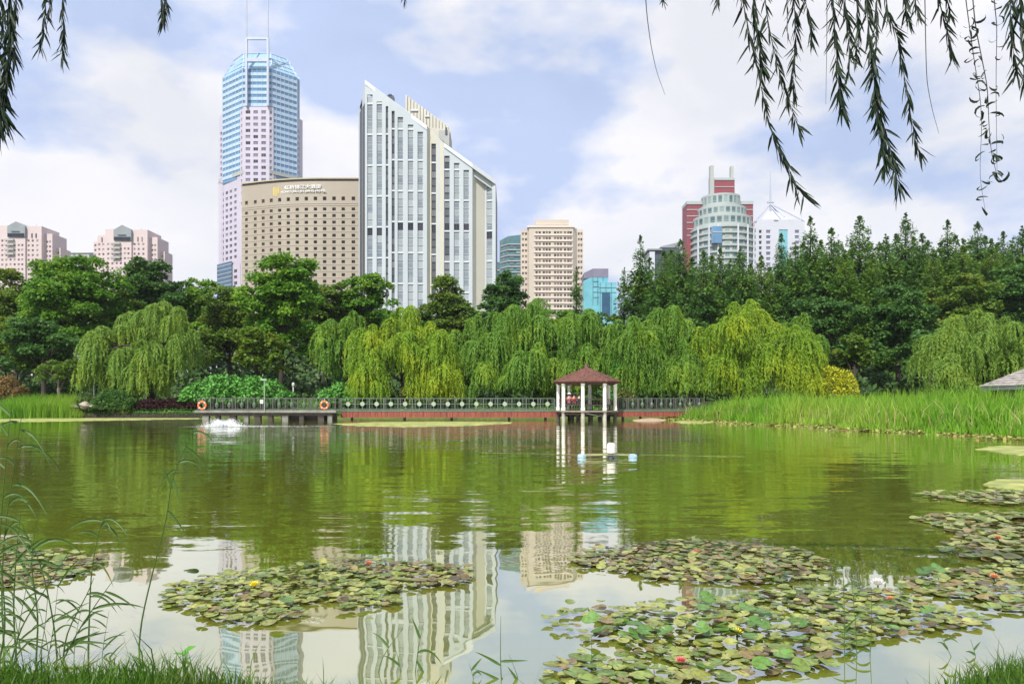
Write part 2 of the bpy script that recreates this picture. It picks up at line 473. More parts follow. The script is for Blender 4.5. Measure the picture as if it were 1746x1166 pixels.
def water_material():
    m, n, l, b = new_mat('pond_water')
    n.remove(b)
    out = n['Material Output']
    tc = n.new('ShaderNodeTexCoord')
    sep = n.new('ShaderNodeSeparateXYZ'); l.new(tc.outputs['Object'], sep.inputs[0])

    def noise(scale, loc, detail=2.0, rough=0.5):
        mp = n.new('ShaderNodeMapping'); mp.inputs['Scale'].default_value = scale; mp.inputs['Location'].default_value = loc
        mp.inputs['Rotation'].default_value = (0, 0, R(3))
        nz = n.new('ShaderNodeTexNoise'); nz.inputs['Scale'].default_value = 1.0; nz.inputs['Detail'].default_value = detail
        nz.inputs['Roughness'].default_value = rough
        l.new(tc.outputs['Object'], mp.inputs[0]); l.new(mp.outputs[0], nz.inputs['Vector'])
        return nz

    def math_(op, a, bb):
        x = n.new('ShaderNodeMath'); x.operation = op
        for i, v in enumerate((a, bb)):
            if hasattr(v, 'type'): l.new(v, x.inputs[i])
            else: x.inputs[i].default_value = v
        return x.outputs[0]

    def slope(nz, amp):
        s = n.new('ShaderNodeSeparateColor'); l.new(nz.outputs['Color'], s.inputs[0])
        return (math_('MULTIPLY', math_('SUBTRACT', s.outputs[0], 0.5), amp), math_('MULTIPLY', math_('SUBTRACT', s.outputs[1], 0.5), amp))

    calm = noise((1.6, 2.6, 1), (3, 1, 0), 2.0)              # gentle swell, everywhere
    rip = noise((0.9, 5.2, 1), (0, 5, 0), 2.5, 0.55)         # crests running across, out in the open
    fine = noise((9, 26, 1), (7, 2, 0), 1.0)
    gust = noise((0.10, 0.16, 1), (1.2, 0.4, 0), 2.0)        # wind patches
    mr = n.new('ShaderNodeMapRange'); mr.interpolation_type = 'SMOOTHSTEP'
    mr.inputs['From Min'].default_value = 6.0; mr.inputs['From Max'].default_value = 8.8
    mr.inputs['To Min'].default_value = 0.03; mr.inputs['To Max'].default_value = 1.0
    l.new(sep.outputs['Y'], mr.inputs['Value'])
    gr = n.new('ShaderNodeMapRange'); gr.inputs['From Min'].default_value = 0.35; gr.inputs['From Max'].default_value = 0.65
    gr.inputs['To Min'].default_value = 0.45; gr.inputs['To Max'].default_value = 1.25
    l.new(gust.outputs['Fac'], gr.inputs['Value'])
    open_ = math_('MULTIPLY', mr.outputs[0], gr.outputs[0])
    cx, cy = slope(calm, 0.022)
    rx, ry = slope(rip, 0.15)
    fx, fy = slope(fine, 0.05)
    sx = math_('ADD', cx, math_('MULTIPLY', math_('ADD', math_('MULTIPLY', rx, 0.25), fx), open_))
    sy = math_('ADD', cy, math_('MULTIPLY', math_('ADD', ry, fy), open_))
    cmb = n.new('ShaderNodeCombineXYZ'); l.new(sx, cmb.inputs[0]); l.new(sy, cmb.inputs[1]); cmb.inputs[2].default_value = 1.0
    nrm = n.new('ShaderNodeVectorMath'); nrm.operation = 'NORMALIZE'; l.new(cmb.outputs[0], nrm.inputs[0])
    fr = n.new('ShaderNodeFresnel'); fr.inputs['IOR'].default_value = 1.36; l.new(nrm.outputs[0], fr.inputs['Normal'])
    lift = math_('POWER', fr.outputs[0], 0.29)               # reflectance raised above clean water's, so the mirrored sky comes out brighter
    body = noise((0.05, 0.05, 1), (0, 0, 0), 3.0)
    cr = n.new('ShaderNodeValToRGB')
    cr.color_ramp.elements[0].position = 0.3; cr.color_ramp.elements[0].color = (0.17, 0.19, 0.018, 1)
    cr.color_ramp.elements[1].position = 0.7; cr.color_ramp.elements[1].color = (0.215, 0.235, 0.025, 1)
    l.new(body.outputs['Fac'], cr.inputs['Fac'])
    df = n.new('ShaderNodeBsdfDiffuse'); l.new(cr.outputs[0], df.inputs['Color'])
    gl = n.new('ShaderNodeBsdfGlossy'); gl.inputs['Color'].default_value = (0.97, 0.97, 0.95, 1); gl.inputs['Roughness'].default_value = 0.018
    l.new(nrm.outputs[0], gl.inputs['Normal'])
    mx = n.new('ShaderNodeMixShader'); l.new(lift, mx.inputs[0]); l.new(df.outputs[0], mx.inputs[1]); l.new(gl.outputs[0], mx.inputs[2])
    l.new(mx.outputs[0], out.inputs['Surface'])
    return m


def ground_material():
    m, n, l, b = new_mat('grass_and_soil')
    tc = n.new('ShaderNodeTexCoord')
    n1 = n.new('ShaderNodeTexNoise'); n1.inputs['Scale'].default_value = 0.35; n1.inputs['Detail'].default_value = 8
    n2 = n.new('ShaderNodeTexNoise'); n2.inputs['Scale'].default_value = 6.0; n2.inputs['Detail'].default_value = 6
    l.new(tc.outputs['Object'], n1.inputs['Vector']); l.new(tc.outputs['Object'], n2.inputs['Vector'])
    cr = n.new('ShaderNodeValToRGB')
    cr.color_ramp.elements[0].position = 0.32; cr.color_ramp.elements[0].color = (0.055, 0.075, 0.02, 1)
    cr.color_ramp.elements[1].position = 0.62; cr.color_ramp.elements[1].color = (0.12, 0.16, 0.03, 1)
    l.new(n1.outputs['Fac'], cr.inputs['Fac'])
    mx = n.new('ShaderNodeMix'); mx.data_type = 'RGBA'; mx.blend_type = 'MULTIPLY'; mx.inputs[0].default_value = 0.8
    c2 = n.new('ShaderNodeValToRGB')
    c2.color_ramp.elements[0].position = 0.3; c2.color_ramp.elements[0].color = (0.45, 0.42, 0.35, 1)
    c2.color_ramp.elements[1].position = 0.7; c2.color_ramp.elements[1].color = (1, 1, 1, 1)
    l.new(n2.outputs['Fac'], c2.inputs['Fac']); l.new(cr.outputs[0], mx.inputs[6]); l.new(c2.outputs[0], mx.inputs[7])
    l.new(mx.outputs[2], b.inputs['Base Color'])
    b.inputs['Roughness'].default_value = 0.95
    bp = n.new('ShaderNodeBump'); bp.inputs['Strength'].default_value = 0.6; bp.inputs['Distance'].default_value = 0.06
    l.new(n2.outputs['Fac'], bp.inputs['Height']); l.new(bp.outputs[0], b.inputs['Normal'])
    return m


M['water'] = water_material()
M['ground'] = ground_material()

# ------------------------------------------------------------------ ground and pond
NEAR = [(-60, 3.0), (-4.2, 4.05), (-3.0, 4.05), (-1.9, 4.02), (-1.3, 3.90), (-0.8, 3.75), (-0.2, 3.6), (0.4, 3.45), (1.2, 3.45), (1.7, 3.60), (2.2, 3.85), (2.7, 4.12), (3.4, 4.4), (60, 5.2)]
FAR = [(-90, 66.5), (-22, 66.0), (-14, 65.0), (15, 64.5), (60, 64)]
RIGHT = [(-20, 34), (4, 30), (18, 24), (29, 20.6), (38, 18.4), (48, 16.8), (58, 14.6), (66, 12.0)]


def ip(tab, x):
    v = np.interp(x, [a for a, _ in tab], [b for _, b in tab])
    if tab is RIGHT:      # a bayed, uneven reed shore
        x = np.asarray(x, float)
        v = v + 0.55 * np.sin(x * 0.62) + 0.35 * np.sin(x * 1.43 + 1.1) + 0.15 * np.sin(x * 3.1)
    return v


def ground_z(x, y):
    x = np.asarray(x, float); y = np.asarray(y, float)
    near = y - ip(NEAR, x)
    far = ip(FAR, x) - y
    right = ip(RIGHT, y) - x
    left = x + 88
    sd = np.minimum(np.minimum(near, far), np.minimum(right, left))
    inside = -0.9 * np.clip(sd / 2.5, 0, 1)
    d = np.maximum(-sd, 0)
    nearside = y < 8
    hn = 0.07 * np.clip(d / 0.35, 0, 1) + 0.12 * np.clip((d - 0.5) / 3, 0, 1)
    hf = 0.34 * np.clip(d / 0.5, 0, 1) + 1.15 * np.clip((d - 1.2) / 9.0, 0, 1)
    hr = 0.22 * np.clip(d / 0.6, 0, 1) + 0.9 * np.clip((d - 8) / 16.0, 0, 1)
    isright = (right < 0) & (y < 62)
    h = np.where(nearside, hn, np.where(isright, hr, hf))
    return np.where(sd > 0, inside, h)


gx = np.unique(np.concatenate([np.array([-3000, -1500, -800, -400, -200, -140]), np.arange(-110, 110.1, 2.0), np.arange(-5, 5.01, 0.2), np.arange(11, 24, 0.5), np.array([140, 200, 400, 800, 1500, 3000])]))
gy = np.unique(np.concatenate([np.array([-1500, -500, -150, -60, -25, -10, -5, -2]), np.arange(0, 6.01, 0.2), np.arange(7, 62, 1.5), np.arange(62, 80.1, 0.5), np.arange(82, 130, 4), np.array([150, 200, 300, 500, 900, 1600, 3500])]))
GX, GY = np.meshgrid(gx, gy)
GZ = ground_z(GX, GY)
gv = np.stack([GX, GY, GZ], axis=-1).reshape(-1, 3)
nx = len(gx)
gf = [(j * nx + i, j * nx + i + 1, (j + 1) * nx + i + 1, (j + 1) * nx + i) for j in range(len(gy) - 1) for i in range(nx - 1)]
gme = bpy.data.meshes.new('ground')
gme.from_pydata([tuple(p) for p in gv], [], gf)
gme.polygons.foreach_set('use_smooth', [True] * len(gf))
gme.materials.append(M['ground'])
tag(link('ground', gme), kind='structure')

wme = bpy.data.meshes.new('pond_water')
wme.from_pydata([(-95, 1.5, 0), (40, 1.5, 0), (40, 70, 0), (-95, 70, 0)], [], [(0, 1, 2, 3)])
wme.materials.append(M['water'])
tag(link('pond_water', wme), kind='structure')


def gz(x, y): return float(ground_z(x, y))


# ------------------------------------------------------------------ buildings
_wc = {}


def window_mesh(w, h, frame, glass, fw=0.12, bars=()):
    """x along the wall, z up from the sill, y into the wall; frame proud of the pane"""
    key = (round(w, 3), round(h, 3), frame.name, glass.name, fw, bars)
    if key in _wc: return _wc[key]
    mb = MB()
    mb.quad((-w / 2, 0.06, 0), (w / 2, 0.06, 0), (w / 2, 0.06, h), (-w / 2, 0.06, h), 1)
    mb.box(-w / 2, -w / 2 + fw, 0, 0.05, 0, h)
    mb.box(w / 2 - fw, w / 2, 0, 0.05, 0, h)
    mb.box(-w / 2 + fw, w / 2 - fw, 0, 0.05, 0, fw)
    mb.box(-w / 2 + fw, w / 2 - fw, 0, 0.05, h - fw, h)
    for q in bars:
        if q > 0: mb.box(-w / 2 + q * w - fw / 3, -w / 2 + q * w + fw / 3, 0.01, 0.045, fw, h - fw)
        else: mb.box(-w / 2 + fw, w / 2 - fw, 0.01, 0.045, -q * h - fw / 3, -q * h + fw / 3)
    _wc[key] = mb.mesh('window', [frame, glass])
    return _wc[key]


def facade(mb, A, B, z0, zA, zB, holes, depth=0.4, mi=0):
    """wall from A to B (plan, left to right seen from outside) with real openings; holes (u0,u1,v0,v1); zA, zB top heights"""
    A, B = Vector(A), Vector(B)
    Lw = (B - A).length
    d = (B - A) / Lw
    nin = Vector((-d.y, d.x))

    def pt(u, z, dep=0.0):
        q = A + d * u + nin * dep
        return (q.x, q.y, z)

    def top(u): return zA + (zB - zA) * u / Lw
    cols = {}
    for h in holes: cols.setdefault((round(h[0], 4), round(h[1], 4)), []).append(h)
    u = 0.0
    for (u0, u1) in sorted(cols):
        if u0 > u + 1e-4: mb.quad(pt(u, z0), pt(u0, z0), pt(u0, top(u0)), pt(u, top(u)), mi)
        z = z0
        for h in sorted(cols[(u0, u1)], key=lambda q: q[2]):
            v0, v1 = h[2], h[3]
            if v0 > z + 1e-4: mb.quad(pt(u0, z), pt(u1, z), pt(u1, v0), pt(u0, v0), mi)
            mb.quad(pt(u0, v0), pt(u1, v0), pt(u1, v0, depth), pt(u0, v0, depth), mi)
            mb.quad(pt(u0, v1), pt(u0, v1, depth), pt(u1, v1, depth), pt(u1, v1), mi)
            mb.quad(pt(u0, v0), pt(u0, v0, depth), pt(u0, v1, depth), pt(u0, v1), mi)
            mb.quad(pt(u1, v0), pt(u1, v1), pt(u1, v1, depth), pt(u1, v0, depth), mi)
            z = v1
        mb.quad(pt(u0, z), pt(u1, z), pt(u1, top(u1)), pt(u0, top(u0)), mi)
        u = u1
    if u < Lw - 1e-4: mb.quad(pt(u, z0), pt(Lw, z0), pt(Lw, top(Lw)), pt(u, top(u)), mi)


def hole_window(parent, A, B, hole, frame, glass, depth=0.4, fw=0.12, bars=(), name='window'):
    A, B = Vector(A), Vector(B)
    d = (B - A).normalized()
    nin = Vector((-d.y, d.x))
    u = (hole[0] + hole[1]) / 2
    q = A + d * u + nin * (depth - 0.1)
    me = window_mesh(hole[1] - hole[0], hole[3] - hole[2], frame, glass, fw, bars)
    return link(name, me, parent, (q.x, q.y, hole[2]), math.atan2(d.y, d.x))


def text_mesh(name, body, size, depth, mat):
    cu = bpy.data.curves.new(name, 'FONT')
    cu.body = body; cu.size = size; cu.extrude = depth; cu.align_x = 'LEFT'; cu.offset = size * 0.012
    ob = bpy.data.objects.new(name, cu)
    COL.objects.link(ob)
    dg = bpy.context.evaluated_depsgraph_get()
    dg.update()
    me = bpy.data.meshes.new_from_object(ob.evaluated_get(dg))
    bpy.data.objects.remove(ob)
    me.materials.clear(); me.materials.append(mat)
    return me


GZ0 = 1.4     # ground level under the city


def hotel():
    Y = 340.0
    k = Y / F
    root = empty('hotel_building', (PX(510, Y), Y, GZ0), 'broad tan hotel block with gold emblem and white lettering under its roof edge', 'building')
    n = 13
    # plan: right part square to the lens, left part bending away
    pxs = [612, 593, 577.5, 561.5, 545.5, 530, 514.5, 499, 484, 469.5, 455.5, 442, 428.5, 412]
    Ys = []
    y = Y
    for i in range(14):
        Ys.append(y)
        y += max(0.0, (i - 3)) * 0.19
    pts = [Vector((PX(p, yy), yy)) for p, yy in zip(pxs, Ys)][::-1]
    # pixel rows read on the right-hand side of the block
    rows = [338.5] + [356.5 + 11.2 * i for i in range(14)]
    wall = MB()
    holes_all = []
    ztop = PZ(309, Y)
    rec = 1.2
    for i in range(13):
        A, B = pts[i], pts[i + 1]
        L = (B - A).length
        holes = []
        for r, ry in enumerate(rows):
            hh = 6.4 if r == 0 else 5.2
            zc = PZ(ry, Y)
            w = 6.0 * k * min(1.0, L / 4.3)
            holes.append((L / 2 - w / 2, L / 2 + w / 2, zc - hh * k / 2, zc + hh * k / 2))
        facade(wall, A, B, GZ0, ztop, ztop, holes, rec)
        holes_all += [(A, B, h) for h in holes]
    back = [(pts[-1].x, Y + 22), (pts[0].x + 4, Y + 30)]
    outline = [(p.x, p.y) for p in pts] + back
    for a, b in zip(outline[12:], outline[13:] + outline[:1]):
        if a in [(p.x, p.y) for p in pts[:-1]]: continue
        wall.quad((a[0], a[1], GZ0), (b[0], b[1], GZ0), (b[0], b[1], ztop), (a[0], a[1], ztop))
    inner = [(p.x, p.y + rec) for p in pts] + back
    wall.prism(inner, GZ0, ztop - 0.2)
    wall.poly([(x, y, ztop) for x, y in outline])
    wall.build('wall', M['hotel_wall'], root)
    par = MB()
    o2 = [(p.x, p.y - 0.7) for p in pts] + back
    par.prism(o2, PZ(305.8, Y), PZ(303.6, Y))
    par.build('parapet', M['hotel_top'], root)
    neck = MB(); neck.prism([(p.x, p.y + 0.5) for p in pts] + back, ztop, PZ(305.8, Y)); neck.build('roof_band', M['frame_brown'], root)
    for A, B, h in holes_all:
        hole_window(root, A, B, h, M['frame_brown'], M['win_hotel'], rec, 0.14, (0.5,))
    # joints between the stone panels, a fine raised course per storey
    cs = MB()
    for ry in [347.5] + [351 + 11.2 * i for i in range(14)]:
        z = PZ(ry, Y)
        for a, b in zip(pts[:-1], pts[1:]):
            cs.quad((a.x, a.y - 0.12, z), (b.x, b.y - 0.12, z), (b.x, b.y - 0.12, z + 0.35), (a.x, a.y - 0.12, z + 0.35))
            cs.quad((a.x, a.y - 0.12, z + 0.35), (b.x, b.y - 0.12, z + 0.35), (b.x, b.y + 0.02, z + 0.35), (a.x, a.y + 0.02, z + 0.35))
    tag(cs.build('string_course', M['hotel_wall'], root), kind='stuff')
    # sign: emblem and two lines of letters
    ys = Y - 0.3
    def yw(px):
        i = (612 - px) / 15.2
        return Y - 0.45 + 0.095 * max(0.0, i - 3) * max(0.0, i - 4)
    em = MB()
    def eb(x0, x1, y0, y1): em.box(PX(x0, ys), PX(x1, ys), yw(x0) - 0.4, yw(x0), PZ(y1, ys), PZ(y0, ys))
    eb(462.0, 464.2, 316.5, 331); eb(466.4, 468.4, 318.0, 332); eb(470.6, 472.8, 316.5, 328); eb(464.2, 470.6, 316.5, 318.0)
    em.build('emblem', M['gold'], root)
    for body, x0, x1, y0, y1, nm in (('虹桥锦江大酒店', 482.5, 547.5, 314.8, 321.8, 'sign_characters'), ('HONGQIAO JIN JIANG HOTEL', 476.5, 556, 323.6, 328.6, 'sign_letters')):
        me = text_mesh(nm, body, 10, 0.3, M['sign_white'])
        co = np.array([v.co[:] for v in me.vertices])
        lo, hi = co.min(0), co.max(0)
        X0, X1, Z0, Z1 = PX(x0, ys), PX(x1, ys), PZ(y1, ys), PZ(y0, ys)
        for v in me.vertices:
            fx = (v.co.x - lo[0]) / (hi[0] - lo[0]); fz = (v.co.y - lo[1]) / (hi[1] - lo[1])
            v.co = (X0 + fx * (X1 - X0) - root.location.x, yw(x0 + fx * (x1 - x0)) - 0.1 - 0.4 * v.co.z - root.location.y, Z0 + fz * (Z1 - Z0) - root.location.z)
        o = link(nm, me, root)
        # rooftop plant room
    pr = MB(); pr.box(PX(470, Y), PX(560, Y), Y + 8, Y + 20, ztop, ztop + 1.5); pr.build('plant_room', M['hotel_wall'], root)


def white_tower():
    Y = 280.0
    k = Y / F
    root = empty('apartment_tower', (PX(728, Y), Y, GZ0), 'tall pale tower with a slanting roofline and long vertical window strips', 'building')
    floor = 13.15 * k
    ybot = 545

    def slope(px):
        return float(np.interp(px, [611, 621.9, 622, 728, 757, 805, 845], [194, 176, 137, 215, 244, 279, 308]))
    # faces: (px0, Y0, px1, Y1, material, strips [(px centre, px width, band phase)])
    faces = [
        (611.5, 293, 622.3, 281, 'white_wall', [(615.5, 4.5, 0.2, 'win_dark')]),
        (622.3, 280, 664.0, 279.4, 'white_wall', [(630.6, 9.2, 0.0, 'win_white'), (646.8, 9.2, 0.0, 'win_white'), (659.8, 4.2, 0.0, 'win_mid')]),
        (664.0, 279.4, 728, 280, 'white_wall', [(670.3, 5.0, 0.72, 'win_mid'), (682.6, 9.4, 0.72, 'win_white'), (700.0, 9.4, 0.72, 'win_white'), (716.6, 9.4, 0.72, 'win_white')]),
        (728, 280, 733.5, 282.2, 'beige_wall', []),
        (733.5, 282.2, 746, 282.2, 'beige_wall', [(739.4, 7.8, 0.85, 'win_mid')]),
        (746, 282.2, 749.5, 281.9, 'white_wall', []),
        (749.5, 281.9, 756.5, 281.9, 'beige_wall', []),
        (756.5, 281.9, 757, 281.2, 'white_wall', []),
        (757, 281.2, 805.5, 281.2, 'white_wall', [(762.0, 9.0, 0.9, 'win_mid'), (778.6, 9.4, 0.9, 'win_white'), (795.0, 9.4, 0.9, 'win_white')]),
        (805.5, 281.2, 812, 284, 'beige_wall', []),
        (812, 284, 827, 286, 'beige_wall', []),
        (827, 286, 845, 285, 'white_wall', [(834.4, 9.6, 0.05, 'win_white')]),
        (845, 285, 845.4, 296, 'white_wall', []),
    ]
    walls = {'white_wall': MB(), 'beige_wall': MB()}
    bands = MB(); core = MB()
    wins = []
    dep = 0.55
    for (p0, Y0, p1, Y1, mat, strips) in faces:
        A = Vector((PX(p0, Y0), Y0)); B = Vector((PX(p1, Y1), Y1))
        L = (B - A).length
        zA, zB = PZ(slope(p0), Y0), PZ(slope(p1), Y1)
        if p0 > 611.6 and p0 < 623: zA = PZ(137, Y0)
        holes = []
        for (pc, pw, ph, gm) in strips:
            f = (pc - p0) / (p1 - p0)
            u = f * L; w = pw / (p1 - p0) * L
            zt = zA + (zB - zA) * (u + w / 2) / L - (15 if gm != 'x' and p0 > 620 else 8) * k
            zb = PZ(ybot, Y)
            holes.append((u - w / 2, u + w / 2, zb, zt))
            d = (B - A).normalized(); nin = Vector((-d.y, d.x)); rz = math.atan2(d.y, d.x)
            # storeys from the fixed grid, a white band every fourth
            z = PZ(ybot + 6 * ph, Y)
            j = 0
            first = int(round(ph * 4))
            while z < zt - 0.4:
                h = min(floor, zt - z) - 0.28
                band = ((j + first) % 4 == 0)
                if band:
                    q = A + d * u + nin * 0.30
                    q0, q1 = A + d * (u - w / 2 + 0.002) + nin * 0.16, A + d * (u + w / 2 - 0.002) + nin * 0.16
                    bands.quad((q0.x, q0.y, z - 0.28), (q1.x, q1.y, z - 0.28), (q1.x, q1.y, z + 0.28), (q0.x, q0.y, z + 0.28))
                    q2, q3 = q0 + nin * 0.3, q1 + nin * 0.3
                    bands.quad((q0.x, q0.y, z + 0.28), (q1.x, q1.y, z + 0.28), (q3.x, q3.y, z + 0.28), (q2.x, q2.y, z + 0.28))
                    bands.quad((q0.x, q0.y, z - 0.28), (q2.x, q2.y, z - 0.28), (q3.x, q3.y, z - 0.28), (q1.x, q1.y, z - 0.28))
                if h > 0.7:
                    wins.append((A, B, (u - w / 2, u + w / 2, z, z + h), gm if abs(z - PZ(397, Y)) > floor * 0.5 else 'win_dark'))
                z += floor; j += 1
        facade(walls[mat], A, B, GZ0, zA, zB, holes, dep)
        # dark slot behind every strip, so that gaps between panes read as transoms
    for m, mb in walls.items():
        mb.build('wall', M[m], root)
    tag(bands.build('floor_band', M['frame_white'], root), kind='stuff')
    # solid core following the slanting roof
    pl = [(f[0], f[1]) for f in faces] + [(845.4, 296)]
    c = [(PX(p, y + 0.62), y + 0.62) for p, y in pl]
    zt = [PZ(slope(p), y) - 0.5 for p, y in pl]
    zt[1] = PZ(176, 281)
    bk = [(PX(845, 285), 318), (PX(611.5, 293), 318)]
    core.prism(c + bk, GZ0, zt + [PZ(308, 285) - 0.5, PZ(194, 293) - 0.5])
    core.build('core', M['frame_dark'], root)
    # copings along the slanting roof edge
    cop = MB()
    for (p0, Y0, p1, Y1) in ((622.3, 279.9, 728, 279.9), (757, 281, 805.5, 281), (805.5, 281, 845.4, 285)):
        a, b = PX(p0, Y0), PX(p1, Y1)
        za, zb = PZ(slope(p0), Y0), PZ(slope(p1), Y1)
        for (ya, yb, da, db) in ((Y0 - 0.15, Y1 - 0.15, -1.6, 0.12),):
            cop.quad((a, ya, za + da), (b, yb, zb + da), (b, yb, zb + db), (a, ya, za + db))
            cop.quad((a, ya, za + db), (b, yb, zb + db), (b, yb + 1.4, zb + db), (a, ya + 1.4, za + db))
            cop.quad((a, ya + 1.4, za + db), (b, yb + 1.4, zb + db), (b, yb + 1.4, zb - 4), (a, ya + 1.4, za - 4))
    cop.build('coping', M['frame_white'], root)
    # upper fin with vertical ribs behind the roof edge
    fin = MB()
    Yf = 290.0
    xa, xb = PX(691, Yf), PX(766.5, Yf)
    za, zb = PZ(161, Yf), PZ(217, Yf)
    nrib = 14
    for i in range(nrib):
        x0 = xa + (xb - xa) * i / nrib; x1 = xa + (xb - xa) * (i + 0.62) / nrib
        t0, t1 = za + (zb - za) * i / nrib, za + (zb - za) * (i + 0.62) / nrib
        fin.prism([(x0, Yf), (x1, Yf), (x1, Yf + 1.2), (x0, Yf + 1.2)], PZ(260, Yf), [t0, t1, t1, t0])
    fin.prism([(xa, Yf + 0.5), (xb, Yf + 0.5), (xb, Yf + 1.0), (xa, Yf + 1.0)], PZ(262, Yf), [za - 0.3, zb - 0.3, zb - 0.3, za - 0.3])
    fin.prism([(xa, Yf - 0.1), (xb + 0.4, Yf - 0.1), (xb + 0.4, Yf + 1.4), (xa, Yf + 1.4)], PZ(263, Yf) - 1, [za - 12, zb - 1.2, zb - 1.2, za - 12])
    fin.build('roof_fin', M['beige_wall'], root)
    pent = MB(); pent.box(PX(748, 287), PX(766, 287), 287, 300, PZ(300, 287), PZ(222, 287)); pent.build('penthouse', M['grey_wall'], root)
    pw = MB(); pw.box(PX(759, 286.6), PX(762.5, 286.6), 286.7, 286.99, PZ(230, 287), PZ(218, 287)); pw.build('penthouse_window', M['dark_wall'], root)
    bal = MB()
    bal.box(PX(701, 285), PX(713, 285), 284, 286, PZ(191, 285), PZ(188, 285)); bal.box(PX(725, 285), PX(733, 285), 284, 286, PZ(201, 285), PZ(199, 285))
    bal.build('roof_terrace', M['frame_white'], root)
    eq = MB(); eq.box(PX(659, 284), PX(671, 284), 284, 287, PZ(178, 284), PZ(163, 284)); eq.box(PX(662, 284), PX(668, 284), 283.8, 287, PZ(163, 284), PZ(161, 284)); eq.build('roof_equipment', M['dark_wall'], root)
    wins.sort(key=lambda q: -q[2][2])
    far = []
    for i, (A, B, h, gm) in enumerate(wins):
        if i < 300: hole_window(root, A, B, h, M['frame_white'] if gm == 'win_white' else M['frame_dark'], M[gm], dep, 0.13, (-0.72,) if gm == 'win_white' else (0.5,))
        else: far.append((A, B, h))
    if far:
        mb = MB()
        for A, B, h in far:
            d = (B - A).normalized(); nin = Vector((-d.y, d.x))
            q0, q1 = A + d * h[0] + nin * 0.5, A + d * h[1] + nin * 0.5
            mb.quad((q0.x, q0.y, h[2]), (q1.x, q1.y, h[2]), (q1.x, q1.y, h[3]), (q0.x, q0.y, h[3]))
        tag(mb.build('lower_windows', M['win_white'], root), kind='stuff')


